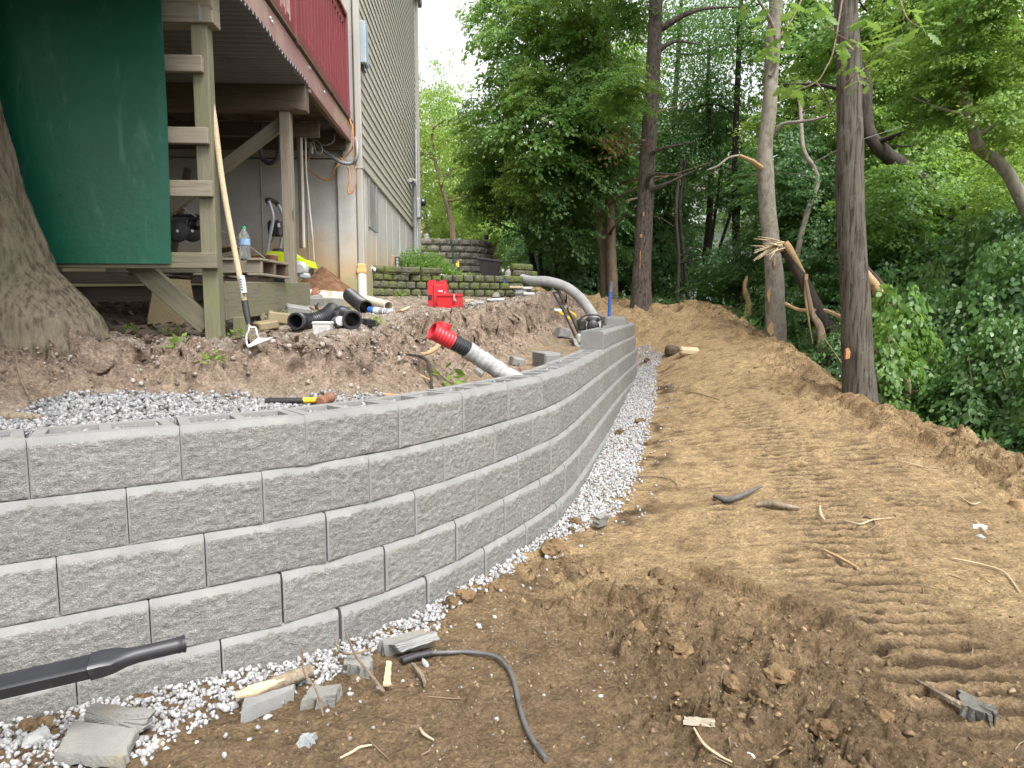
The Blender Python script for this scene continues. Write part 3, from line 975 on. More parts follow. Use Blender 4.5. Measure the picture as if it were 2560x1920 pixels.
# ------------------------------------------------------------------ house (front wall faces the camera, side wall recedes)
UX = Vector((1, .0494, 0)).normalized()
VX = Vector((-.0494, 1, 0)).normalized()
UP = Vector((0, 0, 1))
CORNER = Vector((-1.745, 8.1, 0))
def HW(u, v, z): return CORNER + UX * u + VX * v + UP * z      # house frame: u right, v into the picture

M_VINYL = simple("vinyl_siding", (.36, .345, .30), .5, .07, 2.5, .04, 40, spec=.4, dirt=(.38, .37, .32), dirt_amt=.3, dirt_scale=3)
M_TRIM = simple("vinyl_trim", (.34, .325, .295), .5, .06, 3, .03, 40, spec=.4, dirt=(.33, .31, .28), dirt_amt=.25, dirt_scale=4)
def found_mat():
    m, t, p = base_mat("foundation_concrete")
    tc = t.new("ShaderNodeTexCoord"); v = tc.outputs["Object"]
    n = t.noise(v, 3, 6, .6); n2 = t.noise(v, 60, 4, .6)
    c = t.ramp(n, [(.3, (.33, .33, .315)), (.7, (.45, .445, .42))])
    sx = t.new("ShaderNodeSeparateXYZ"); t.link(v, sx.inputs[0])
    zz = t.math('ADD', sx.outputs[2], t.math('MULTIPLY', t.math('SUBTRACT', t.noise(v, 1.8, 4), .5), .9))
    c = t.mix(t.ramp(t.math('MULTIPLY', zz, .25), [(.10, .9), (.20, 0)]), c, (.42, .30, .165))     # clay wash stain
    c = t.mix(t.ramp(t.math('MULTIPLY', zz, .25), [(.03, .75), (.09, 0)]), c, (.24, .25, .13))       # algae near the soil
    vo = t.new("ShaderNodeTexVoronoi"); vo.inputs["Scale"].default_value = 26; t.link(v, vo.inputs["Vector"])
    c = t.mix(t.ramp(vo.outputs["Distance"], [(.06, .8), (.1, 0)]), c, (.14, .14, .13))
    t.link(c, p.inputs["Base Color"]); p.inputs["Roughness"].default_value = .9
    t.link(t.bump(t.math('ADD', n2, n), .25, .01), p.inputs["Normal"])
    return m
M_FOUND = found_mat()
M_DARK = simple("dark_glass", (.02, .025, .03), .15, .2, 3, 0, spec=.6)
M_GALV = simple("galvanised_metal", (.42, .44, .45), .45, .12, 5, .04, 60, metal=.6)
M_BOXBLUE = simple("grey_blue_plastic", (.30, .37, .42), .45, .08, 3, .02)
M_PVCW = simple("white_pvc", (.70, .69, .64), .4, .08, 3, .02, dirt=(.45, .40, .30), dirt_amt=.2, dirt_scale=5)
M_TANPVC = simple("tan_pvc", (.55, .38, .16), .45, .12, 5, .03)

house = thing("house", HW(-.5, 3, 1.6), "beige vinyl sided house on a tall concrete foundation with a deck at its front", "house")
HOUSE_L = 8.0
SID0 = 3.12
mb = MB()
mb.box(HW(-4.5, .15, 1.9), (9.0, .30, 2.44), .004, frame(UX).to_3x3())
mb.box(HW(-.15, HOUSE_L / 2 + .15, 2.1), (HOUSE_L - .3, .30, 2.84 - .8), .004, frame(VX).to_3x3())
fo = mb.build("foundation", M_FOUND, house)
mb = MB()     # pilaster and form seams on the concrete
mb.box(HW(-.10, -.03, 2.25), (.2, .07, 1.76), .006, frame(UX))
mb.build("pilaster", M_FOUND, house)
for u in (-.55, -1.05, -1.6, -2.3):
    mb = MB(); mb.box(HW(u, -.004, 2.25), (.012, .012, 1.75), .003, frame(UX)); mb.build("form_seam", M_FOUND, house)
for v in (.55, 1.45, 2.6, 3.3, 4.4, 5.5, 6.6):
    mb = MB(); mb.box(HW(.004, v, 2.1), (.012, .010, 2.02), .003, frame(UX)); mb.build("form_seam", M_FOUND, house)
# upper wall core
mb = MB()
mb.box(HW(-2.6, HOUSE_L / 2, 5.9), (5.16, HOUSE_L - .06, 5.52), 0, frame(UX))
mb.build("wall_core", M_TRIM, house)
# siding courses, each plank a piece
EXPO = .125
def plank_mesh(L):
    m = MB()
    prof = [(0, 0), (-.017, 0), (-.017, .012), (-.009, EXPO * .5), (-.0085, EXPO * .52), (-.0045, EXPO + .004), (0, EXPO + .004)]
    n = len(prof)
    vs = [Vector((-L / 2, y, z)) for y, z in prof] + [Vector((L / 2, y, z)) for y, z in prof]
    fs = [tuple(range(n)), tuple(range(2 * n - 1, n - 1, -1))] + [(k, k + n, (k + 1) % n + n, (k + 1) % n) for k in range(n)]
    m.add(vs, fs)
    return m.mesh("siding_plank", M_VINYL)
pm_side = plank_mesh(HOUSE_L - .14)
pm_front = plank_mesh(3.4)
Rs = Matrix((VX, -UX, UP)).transposed().to_4x4()      # local x = v, local -y = outward u
Rf = Matrix((UX, VX, UP)).transposed().to_4x4()
nrow = 0
z = SID0
while z < 8.55:
    o = link("siding_plank", pm_side, house)
    M = Rs.copy(); M.translation = HW(.004, HOUSE_L / 2 + .02, z) - house.location
    o.matrix_basis = M
    if z > 3.3:
        o = link("siding_plank", pm_front, house)
        M = Rf.copy(); M.translation = HW(-1.84, -.004, z) - house.location
        o.matrix_basis = M
    z += EXPO
# corner boards
for (u, v, wd, dp, nm) in ((-.075, -.013, .135, .03, "corner_board"), (.012, .05, .03, .10, "corner_board"), (.012, HOUSE_L - .05, .034, .11, "corner_board")):
    mb = MB(); mb.box(HW(u, v, 5.85), (wd, dp, 5.5), .004, frame(UX)); mb.build(nm, M_TRIM, house)
# starter strip under the side siding
mb = MB(); mb.box(HW(.012, HOUSE_L / 2, SID0 - .012), (HOUSE_L - .2, .03, .02), .003, frame(VX)); mb.build("starter_strip", M_TRIM, house)
# basement window recess
win = MB(); win.box(HW(.004, 1.15, 2.75), (.62, .012, .56), .003, frame(VX)); w_o = win.build("window", simple("pale_blind", (.24, .25, .25), .4, .2, 4, .02), house)
for a, b in (((.80, 2.46), (.86, 3.08)), ((1.44, 2.46), (1.50, 3.08))):
    mb = MB(); mb.box(HW(.014, (a[0] + b[0]) / 2, 2.77), (.06, .03, .6), .003, frame(VX))
    me = mb.mesh("window_frame", M_CONC); me.transform(Matrix.Translation(-house.location)); o = link("window_frame", me, w_o)
# downspout at the near corner: metal down to a tan adapter and a white pvc stub
mb = MB(); mb.box(HW(.045, -.05, 4.75), (.075, .055, 5.6), .012, frame(UX)); ds = mb.build("downspout", M_TRIM, house, 30)
for zz in (3.02, 5.2):
    mb = MB(); mb.box(HW(.045, -.05, zz), (.085, .066, .022), .004, frame(UX)); me = mb.mesh("strap", M_TRIM); me.transform(Matrix.Translation(-house.location)); link("strap", me, ds)
mb = MB(); mb.box(HW(.045, -.05, 1.925), (.094, .08, .09), .012, frame(UX)); mb.box(HW(.045, -.05, 1.885), (.11, .094, .05), .01, frame(UX)); mb.build("downspout_adapter", M_TANPVC, house)
mb = MB(); mb.lathe([(.048, 0), (.05, .1), (.05, .32)], Matrix.Translation(HW(.045, -.05, 1.54)), 18); mb.build("drain_pipe", M_PVCW, house, 40)
# far corner: downspout, gutter end, eave
mb = MB(); mb.box(HW(.055, HOUSE_L + .05, 5.2), (.075, .06, 6.0), .01, frame(UX)); ds2 = mb.build("downspout", M_TRIM, house)
mb = MB(); mb.prism([(-.02, 0), (.12, 0), (.14, .07), (.14, .12), (-.02, .12)], -.4, HOUSE_L + .5, Matrix.Translation(HW(.02, 0, 8.12)) @ Matrix((UX, VX, UP)).transposed().to_4x4())
mb.build("gutter", simple("brown_gutter", (.12, .085, .075), .4, .1, 3, .02), house)
mb = MB(); mb.box(HW(-2.5, HOUSE_L / 2, 8.75), (5.6, HOUSE_L + .8, .12), .01, frame(UX)); mb.build("roof", simple("roof_shingle", (.09, .085, .08), .9), house)
# utility box by the corner
mb = MB(); mb.box(HW(.065, .30, 4.45), (.09, .22, .46), .012, frame(UX)); ub = mb.build("utility_box", M_BOXBLUE, house, 30)
mb = MB(); mb.box(HW(.06, .30, 4.19), (.05, .12, .07), .01, frame(UX)); me = mb.mesh("cable_port", M_DARK); me.transform(Matrix.Translation(-house.location)); link("cable_port", me, ub)
# electric meter and conduits near the far corner
mb = MB(); mb.box(HW(.10, 7.2, 3.55), (.14, .26, .42), .02, frame(UX)); mt_ = mb.build("meter_box", M_GALV, house, 30)
mb = MB(); mb.lathe([(.085, 0), (.085, .06), (.07, .09), (.02, .1)], Matrix.Translation(HW(.17, 7.2, 3.68)) @ Matrix.Rotation(math.pi / 2, 4, 'Y'), 16); me = mb.mesh("meter", M_DARK, 40); me.transform(Matrix.Translation(-house.location)); link("meter", me, mt_)
for v, z0, z1, r, mt in ((6.55, 2.2, 3.95, .045, M_GALV), (7.2, 2.15, 3.4, .028, M_PVCW), (7.32, 2.15, 5.2, .03, M_GALV)):
    mb = MB(); mb.tube([HW(.07, v, z0), HW(.07, v, z1)] if v != 6.55 else [HW(.09, v, z0), HW(.09, v, z1 - .06), HW(.085, v - .05, z1), HW(.05, v - .42, z1 + .01)], r, 10)
    mb.build("conduit", mt, house, 40)
mb = MB(); mb.box(HW(.05, 7.0, 3.98), (.06, .1, .3), .006, frame(UX)); mb.build("panel_box", simple("tan_box", (.5, .45, .28), .6), house)

# ------------------------------------------------------------------ deck
M_WOOD = wood_mat("weathered_wood", (.25, .22, .17), (.11, .092, .07), (.17, .19, .085), .25)
M_WOODG = wood_mat("mossy_wood", (.185, .17, .12), (.085, .078, .052), (.15, .165, .075), .5)
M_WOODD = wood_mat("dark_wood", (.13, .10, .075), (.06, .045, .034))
M_WOODP = wood_mat("pale_lumber", (.42, .30, .18), (.27, .18, .10))
M_RED = simple("red_paint", (.17, .028, .036), .40, .10, 5, .04, 80, spec=.5)
M_REDF = simple("faded_red_paint", (.30, .17, .165), .45, .14, 3, .06, 60, spec=.5, dirt=(.34, .27, .2), dirt_amt=.35, dirt_scale=3)
M_SHEET = simple("corrugated_underside", (.165, .17, .18), .5, .1, 2, .02, 20, spec=.4, dirt=(.1, .1, .1), dirt_amt=.3, dirt_scale=3)
def green_mat():
    m, t, p = base_mat("green_panel")
    tc = t.new("ShaderNodeTexCoord"); v = tc.outputs["Object"]
    n = t.noise(v, 1.7, 5, .6); n2 = t.noise(t.mapping(v, (3, 1, .7)), 3.2, 5, .7, .8); n3 = t.noise(v, 240, 2)
    c = t.ramp(n, [(.3, (.004, .068, .042)), (.7, (.007, .10, .058))])
    c = t.mix(t.ramp(n2, [(.56, 0), (.74, .4)]), c, (.10, .22, .18))
    sx = t.new("ShaderNodeSeparateXYZ"); t.link(v, sx.inputs[0])
    zz = t.math('ADD', sx.outputs[2], t.math('MULTIPLY', n2, -.25))
    c = t.mix(t.ramp(zz, [(0, .6), (.16, 0)]), c, (.075, .115, .04))
    t.link(c, p.inputs["Base Color"]); p.inputs["Roughness"].default_value = .38
    p.inputs["Specular IOR Level"].default_value = .5
    t.link(t.bump(t.math('ADD', n3, t.math('MULTIPLY', n, 12)), .18, .01), p.inputs["Normal"])
    return m
M_GREEN = green_mat()
M_NAIL = simple("nail_head", (.6, .6, .58), .4, .1, 5, 0, metal=.5)
deck = thing("deck", HW(-1.2, -2.2, 1.4), "weathered timber deck with red railing, corrugated underside and green skirting panel", "deck")
def P1(px, py, y=4.1): return AT(px, py, y)
PY1, PY2 = 4.145, 6.075
# posts
wood("post", (-1.742, PY1, 1.15), (-1.742, PY1, 3.06), .089, .089, M_WOODG, deck, VX)
wood("post", (-1.885, PY2, 1.2), (-1.885, PY2, 3.10), .089, .089, M_WOOD, deck, VX)
wood("post", (-3.6, PY1, 1.15), (-3.6, PY1, 3.06), .089, .089, M_WOODG, deck, VX)
wood("post", (-3.9, PY2, 1.2), (-3.9, PY2, 3.10), .089, .089, M_WOODD, deck, VX)
# beams (doubled boards seen as one deep beam)
wood("beam", Vector((-5.6, PY1 - .19, 3.17)), Vector((-1.655, PY1, 3.17)), .125, .235, M_WOOD, deck)
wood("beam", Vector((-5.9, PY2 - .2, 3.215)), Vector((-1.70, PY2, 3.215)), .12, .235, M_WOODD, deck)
# metal brackets
for x, y, z in ((-1.742, PY1 - .064, 3.10), (-1.885, PY2 - .062, 3.14)):
    mb = MB(); mb.prism([(-.037, -.04), (.037, -.04), (.034, .02), (.02, .05), (-.02, .05), (-.034, .02)], -.002, .002, Matrix.Translation((x, y, z))); mb.build("bracket", M_GALV, deck)
# horizontal rails carrying the green panel
for z0, xr in ((2.83, -1.715), (2.445, -1.70), (2.155, -1.692), (1.755, -1.682)):
    wood("rail", (-3.7, PY1 - .066 - .1, z0), (xr, PY1 - .066, z0), .038, .089, M_WOODG if z0 < 2 else M_WOOD, deck)
# green panel, slightly bowed
mb = MB()
nx, nz = 30, 30
vs, fs = [], []
for s in (0, 1):
    for j in range(nz + 1):
        for i in range(nx + 1):
            a, b = i / nx, j / nz
            x = -3.55 + (1.625 + .03 * math.sin(b * 3)) * a + .012 * b
            z = 1.735 + 2.3 * b
            y = PY1 - .105 + .0494 * (x + 1.75) - .012 * math.sin(a * 9 + 1) * math.sin(b * 7) - .03 * math.sin(math.pi * b) * a ** 3 - .006 * s
            vs.append((x, y, z))
N = (nx + 1) * (nz + 1)
for j in range(nz):
    for i in range(nx):
        q = j * (nx + 1) + i
        fs.append((q + N, q + 1 + N, q + nx + 2 + N, q + nx + 1 + N)); fs.append((q, q + nx + 1, q + nx + 2, q + 1))
for j in range(nz):
    q = j * (nx + 1) + nx; fs.append((q, q + nx + 1, q + nx + 1 + N, q + N))
for i in range(nx):
    fs.append((i, i + 1, i + 1 + N, i + N))
mb.add(vs, fs)
gp = mb.build("skirting_panel", M_GREEN, deck, 40)
for px, py in ((60, 272), (203, 278), (386, 300), (208, 420), (397, 432), (147, 610), (298, 611), (407, 612), (352, 100)):
    q = AT(px, py, PY1 - .094 - .018)
    mb = MB(); mb.lathe([(.006, 0), (.005, .004)], Matrix.Translation(q + Vector((0, .002, 0))) @ Matrix.Rotation(math.pi / 2, 4, 'X'), 8); me = mb.mesh("screw", M_NAIL); me.transform(Matrix.Translation(-deck.location)); link("screw", me, gp)
# side rim board on the ground level, running back to the second post
rb0, rb1 = Vector((-1.745, 4.27, 1.527)), Vector((-1.865, 6.5, 1.59))
wood("rim_board", rb0, rb1, .04, .235, M_WOODG, deck)
wood("rim_board", rb0 + Vector((-.045, -.02, 0)), rb1 + Vector((-.045, 0, 0)), .04, .235, M_WOODG, deck)
wood("short_post", (-1.70, 4.42, 1.1), (-1.70, 4.42, 1.43), .07, .07, M_WOODG, deck, VX)
wood("short_post", (-1.80, 5.9, 1.2), (-1.80, 5.9, 1.47), .09, .09, M_WOODG, deck, VX)
# diagonal braces
wood("brace", AT(318, 640, 4.22), AT(520, 815, 4.17), .04, .12, M_WOODG, deck)
wood("brace", AT(395, 545, 6.15), AT(715, 300, 6.15), .05, .10, M_WOOD, deck)
wood("brace", AT(430, 650, 7.4), AT(470, 420, 7.4), .05, .06, M_WOODD, deck)
# fascia along the right edge of the deck, deck edge, railing
def FE(v, z, o=0.0): return HW(-.06 + o, v, z)            # deck edge line in the house frame
V0, V1 = -7.0, -.02
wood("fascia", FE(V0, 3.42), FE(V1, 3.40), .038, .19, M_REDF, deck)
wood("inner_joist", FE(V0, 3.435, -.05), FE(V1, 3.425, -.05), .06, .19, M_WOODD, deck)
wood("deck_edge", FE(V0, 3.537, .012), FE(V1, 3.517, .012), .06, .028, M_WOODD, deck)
wood("bottom_rail", FE(V0, 3.625, .0), FE(V1 - .02, 3.605, .0), .04, .085, M_RED, deck)
wood("top_rail", FE(V0, 4.575, .0), FE(-.22, 4.56, .0), .09, .038, M_RED, deck)
wood("top_rail", FE(V0, 4.51, .0), FE(-.22, 4.49, .0), .038, .09, M_RED, deck)
bm_ = MB().box((0, 0, 0), (.034, .034, .96), .003).mesh("baluster", M_RED)
bmf = MB().box((0, 0, 0), (.036, .036, .96), .003).mesh("baluster", M_REDF)
v = V1 - .30
k = 0
while v > V0:
    if k != 16:
        o = link("baluster", bm_ if k < 18 else bmf, deck)
        M = Rf.copy(); M.translation = FE(v, 4.09, .004) - deck.location
        o.matrix_basis = M
    v -= .125
    k += 1
for v in (-.235, -2.42, -4.6, -6.8):
    wood("railing_post", FE(v, 3.5, -.004), FE(v, 4.6, -.004), .089, .089, M_RED, deck, VX)
for v in (-4.05, -4.0, -3.1, -3.06, -2.0, -1.97, -1.4):
    mb = MB(); mb.lathe([(.014, 0), (.012, .008)], Matrix.Translation(FE(v, 3.44 + .03 * math.sin(v * 9), .02)) @ Matrix.Rotation(math.pi / 2, 4, 'Y'), 8); mb.build("bolt", M_NAIL, deck)
# deck boards over the joists (dark underside)
for j in range(52):
    v = V1 - .07 - j * .143
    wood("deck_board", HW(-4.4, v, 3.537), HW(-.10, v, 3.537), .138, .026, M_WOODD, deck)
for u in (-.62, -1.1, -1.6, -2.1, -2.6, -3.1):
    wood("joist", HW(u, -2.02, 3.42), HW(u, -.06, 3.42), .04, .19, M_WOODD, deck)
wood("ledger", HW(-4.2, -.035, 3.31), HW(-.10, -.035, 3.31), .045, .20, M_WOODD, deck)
wood("blocking", HW(-2.2, -.9, 3.22), HW(-.20, -.9, 3.22), .045, .14, M_WOODD, deck)
# corrugated sheet under the joists
mb = MB()
vs, fs = [], []
nv = 540
for i in range(nv + 1):
    v = -2.0 - 5.0 * i / nv
    zc = 3.306 + .015 * math.sin(2 * math.pi * (-v) / .0735) + .012 * math.sin(i * .053) - .008 * ((i // 135) % 2)
    for s, uu in enumerate((-4.6, -.034)):
        for dz in (0, .003): vs.append(HW(uu, v, zc + dz))
for i in range(nv):
    a, b = i * 4, i * 4 + 4
    fs += [(a, a + 2, b + 2, b), (a + 1, b + 1, b + 3, a + 3), (a + 2, a + 3, b + 3, b + 2), (a, b, b + 1, a + 1)]
mb.add(vs, fs); mb.build("corrugated_sheet", M_SHEET, deck, 60)
wood("sheet_edge", HW(-4.6, -1.99, 3.275), HW(-.03, -1.99, 3.275), .03, .028, M_SHEET, deck)

# cables and cords
M_ORANGE = simple("orange_cord", (.55, .22, .06), .5, .1, 6, 0)
M_BLACKC = simple("black_cable", (.03, .03, .035), .45, .2, 6, 0, spec=.5)
M_GREYC = simple("grey_cable", (.2, .21, .23), .5, .15, 6, 0)
M_WHITEC = simple("white_cord", (.55, .52, .48), .55, .1, 6, 0)
def cord(name, pts, r, mat, label, cat, n=8):
    c = catmull([tuple(p) for p in pts], n)
    o = MB().tube(c, r, 7).build(name, mat, None, 60)
    return tag(o, label, cat)
Y = 7.98
cord("extension_cord", [AT(846, 45, 7.75), AT(853, 60, 7.8), AT(852, 85, 7.8), AT(838, 90, 7.8), AT(842, 160, 7.85), AT(856, 240, 7.9), AT(872, 290, 7.9), AT(880, 320, 7.86), AT(884, 350, 7.86), AT(880, 372, 7.9), AT(858, 398, 7.95), AT(838, 420, 7.9), AT(826, 447, Y),
      AT(812, 450, Y), AT(788, 438, Y), AT(770, 420, Y), AT(768, 405, Y), AT(775, 390, Y)], .0085, M_ORANGE, "thin orange extension cord running down from the red railing and looping left across the concrete", "cord")
cord("extension_cord", [AT(880, 310, 7.84), AT(883, 345, 7.84), AT(885, 400, 7.86), AT(889, 450, 7.86), AT(884, 475, 7.86), AT(873, 484, 7.86), AT(870, 470, 7.86), AT(875, 445, 7.86), AT(868, 415, 7.9), AT(850, 394, 7.95)], .0085, M_ORANGE, "orange cord hanging in a long narrow loop beside the downspout", "cord")
cord("cable", [AT(775, 356, 7.9), AT(800, 372, 7.9), AT(830, 392, 7.86), AT(856, 407, 7.84), AT(880, 408, 7.84), AT(891, 395, 7.82), AT(893, 370, 7.84), AT(890, 345, 7.95)], .02, M_GREYC, "thick grey cable sagging along the foundation top below the deck", "cable")
cord("cable", [AT(778, 345, 7.8), AT(792, 352, 7.8), AT(806, 362, 7.8), AT(822, 361, 7.8), AT(834, 352, 7.8), AT(836, 335, 7.8)], .007, M_GREYC, "thin grey wire bowed under the dark deck joists", "wire")
cord("cable", [AT(783, 352, 7.85), AT(790, 378, 7.85), AT(798, 385, 7.85), AT(806, 376, 7.85), AT(803, 362, 7.85)], .006, M_WHITEC, "small pale wire loop hanging below the deck joists", "wire")
cord("hose", [AT(655, 310, 7.0), AT(650, 360, 7.0), AT(655, 395, 7.0), AT(672, 408, 7.0), AT(688, 402, 7.0), AT(697, 380, 7.0), AT(697, 340, 7.0)], .022, M_BLACKC, "black hose hanging in a wide U under the deck", "hose")
cord("cord", [AT(761, 305, 7.3), AT(764, 360, 7.3), AT(765, 420, 7.3), AT(772, 500, 7.3), AT(779, 570, 7.3), AT(783, 620, 7.35), AT(785, 668, 7.4)], .009, M_WHITEC, "white cord hanging straight down beside the second deck post", "cord")
cord("cord", [AT(420, 480, 6.6), AT(460, 520, 6.6), AT(520, 560, 6.6), AT(600, 600, 6.5), AT(662, 645, 6.4)], .005, M_WHITEC, "pale string stretched diagonally in the dark under the deck", "string")
mb = MB(); mb.box(AT(772, 362, 7.8), (.07, .05, .05), .01); mb.box(AT(778, 372, 7.8) , (.05, .05, .08), .012); mb.tube([AT(779, 376, 7.8), AT(781, 385, 7.8)], .016, 8)
tag(mb.build("junction_box", M_GALV, None, 40), "small grey electrical box hanging under the deck beside the white cord", "electrical box")
for px, wd in ((746, .035), (752, .025)):
    wood("pole", AT(px, 330 if wd < .03 else 305, 7.2), AT(px + 8, 620, 7.2), wd, wd, M_WOODD if wd > .03 else M_WHITEC, deck, VX)

# ------------------------------------------------------------------ trees and other vegetation
L_DARK = leaf_mat("leaf_dark", (.05, .125, .045), (.115, .22, .07), (.20, .37, .07), .48)
L_MID = leaf_mat("leaf_mid", (.085, .195, .045), (.18, .31, .07), (.34, .52, .08), .53)
L_BRIGHT = leaf_mat("leaf_bright", (.14, .26, .055), (.25, .38, .085), (.45, .60, .10), .56)
L_OAK = leaf_mat("leaf_oak", (.10, .19, .04), (.15, .26, .06), (.28, .42, .07), .5, .35)
L_SHRUB = leaf_mat("leaf_shrub", (.05, .125, .038), (.125, .23, .07), (.22, .38, .07), .44, .35)
L_DRY = leaf_mat("leaf_dry", (.12, .055, .025), (.22, .11, .05), (.3, .15, .06), .35)
B_BROWN = bark_mat("bark_brown", (.12, .10, .086), (.035, .027, .024), 34, .35, bump=1.0, dist=.4, edge=(.38, .5, .68))
B_GREY = bark_mat("bark_grey", (.25, .225, .185), (.13, .112, .09), 12, .45, bump=.5, pale=(.34, .325, .285))
B_OAK = bark_mat("bark_oak", (.125, .108, .088), (.03, .025, .02), 38, .09, bump=1.0, pale=(.17, .17, .15), dist=.3, edge=(.40, .50, .68))
B_MAPLE = bark_mat("bark_maple", (.22, .185, .135), (.085, .067, .047), 42, .10, moss=(.13, .14, .07), bump=1.0, dist=.3, edge=(.38, .50, .66))
B_DARK = bark_mat("bark_dark", (.055, .045, .038), (.02, .016, .014), 14, .25)
B_TAN = bark_mat("bark_tan", (.20, .15, .105), (.09, .065, .045), 14, .25, bump=.6)
M_HEART = wood_mat("torn_heartwood", (.38, .26, .145), (.24, .14, .065), rough=.75)
M_HEARTP = wood_mat("pale_splinter_wood", (.48, .385, .26), (.32, .225, .13), rough=.75)
M_WOUND = simple("bark_wound", (.38, .18, .08), .8, .2, 14, .2)

def leaves_np(name, P, AX, NR, ln, wd, mat, detail=False, seed=0):
    """P root points, AX leaf axes, NR approximate normals -> one mesh of small folded leaves"""
    n = len(P)
    AX = AX / np.linalg.norm(AX, axis=1)[:, None]
    SD = np.cross(NR, AX); SD /= (np.linalg.norm(SD, axis=1)[:, None] + 1e-9)
    NR = np.cross(AX, SD)
    ln = ln[:, None]; wd = wd[:, None]
    if not detail:
        V = np.stack([P, P + AX * ln * .48 + SD * wd * .5 - NR * wd * .16, P + AX * ln - NR * ln * .12, P + AX * ln * .48 - SD * wd * .5 - NR * wd * .16], 1)
        F = np.array([(0, 2, 1), (0, 3, 2)])
    else:
        V = np.stack([P, P + AX * ln * .28 + SD * wd * .46 - NR * wd * .13, P + AX * ln * .66 + SD * wd * .36 - NR * wd * .15, P + AX * ln - NR * ln * .18,
                      P + AX * ln * .66 - SD * wd * .36 - NR * wd * .15, P + AX * ln * .28 - SD * wd * .46 - NR * wd * .13], 1)
        F = np.array([(0, 3, 2), (0, 2, 1), (0, 4, 3), (0, 5, 4)])
    k = V.shape[1]
    FF = (F[None] + (np.arange(n) * k)[:, None, None]).reshape(-1, 3)
    return np_mesh(name, V.reshape(-1, 3), FF, mat)

def crown_mesh(name, seed, mat, rx=1.6, rz=1.3, sprays=150, per=90, sr=.5, leaf=.11, droop=.3, hollow=.45, detail=False, flat=.16, lo=-1.0):
    r = np.random.RandomState(seed)
    d = r.normal(size=(sprays, 3)); d /= np.linalg.norm(d, axis=1)[:, None]
    d[:, 2] = np.where(d[:, 2] < lo, -d[:, 2], d[:, 2])
    rad = hollow + (1 - hollow) * r.uniform(size=sprays) ** .6
    lump = 1 + .35 * fbm(d[:, 0] * 1.6 + seed, d[:, 1] * 1.6, d[:, 2] * 1.6, 3)
    C = d * (rad * lump)[:, None] * np.array([rx, rx, rz])
    out = np.stack([d[:, 0], d[:, 1], np.zeros(sprays)], 1) + r.normal(size=(sprays, 3)) * .25
    out[:, 2] = 0; out /= np.linalg.norm(out, axis=1)[:, None]
    tilt = np.clip(droop + .25 * r.normal(size=sprays), -.2, 1.0)
    e1 = out * np.cos(tilt)[:, None] + np.array([0, 0, -1.0]) * np.sin(tilt)[:, None]
    e2 = np.cross(np.array([0, 0, 1.0])[None], out); e3 = np.cross(e1, e2)
    e3 *= np.sign(e3[:, 2:3] + 1e-9)
    cnt = (per * r.uniform(.5, 1.4, sprays)).astype(int)
    ix = np.repeat(np.arange(sprays), cnt); n = len(ix)
    S_ = sr * r.uniform(.6, 1.25, sprays)[ix]
    u = r.uniform(-1, 1, n); vv = r.normal(size=n) * .45 * (1.15 - np.abs(u) * .6); wv = r.normal(size=n) * flat
    P = C[ix] + e1[ix] * (u * S_)[:, None] + e2[ix] * (vv * S_)[:, None] + e3[ix] * (wv * S_)[:, None]
    P[:, 2] -= .22 * (u + .3) ** 2 * S_
    AX = e1[ix] * (.7 + .3 * u)[:, None] + e2[ix] * (vv * 1.2)[:, None] + np.array([0, 0, -.35]) + r.normal(size=(n, 3)) * .35
    NR = e3[ix] + r.normal(size=(n, 3)) * .38
    ln = leaf * r.uniform(.6, 1.25, n)
    return leaves_np(name, P, AX, NR, ln, ln * r.uniform(.55, .8, n), mat, detail)

def trunk_mesh(m, pts, r0, r1, n=12, seg=8, amp=.06, seed=0, flare=0.0):
    c = catmull(pts, seg)
    k = len(c)
    rr = np.linspace(r0, r1, k)
    if flare: rr = rr + flare * np.exp(-np.linspace(0, 1, k) * 9)
    base = len(m.v)
    m.tube([tuple(q) for q in c], list(rr), n)
    for i in range(base, base + k * n):
        p = Vector(m.v[i]); q = Vector(c[(i - base) // n]); d = p - q
        f = 1 + amp * float(perlin(p.x * 9 + seed, p.y * 9, p.z * 2.2)) * 2
        m.v[i] = tuple(q + d * f)
    return m

def limbs(m, pts, r, seed, count, reach, up=.4, start=.35):
    rg = random.Random(seed)
    c = catmull(pts, 8)
    for i in range(count):
        q = Vector(c[int((start + (1 - start) * rg.random()) * (len(c) - 1))])
        a = rg.uniform(0, 2 * math.pi); L = reach * rg.uniform(.5, 1.1)
        p1 = q + Vector((math.cos(a) * L * .4, math.sin(a) * L * .4, L * up * rg.uniform(.1, .6)))
        p2 = q + Vector((math.cos(a + .3) * L, math.sin(a + .3) * L, L * up * rg.uniform(.2, 1.0)))
        cc = catmull([q, p1, p2], 4)
        m.tube([tuple(t) for t in cc], list(np.linspace(r * rg.uniform(.25, .5), r * .06, len(cc))), 6)

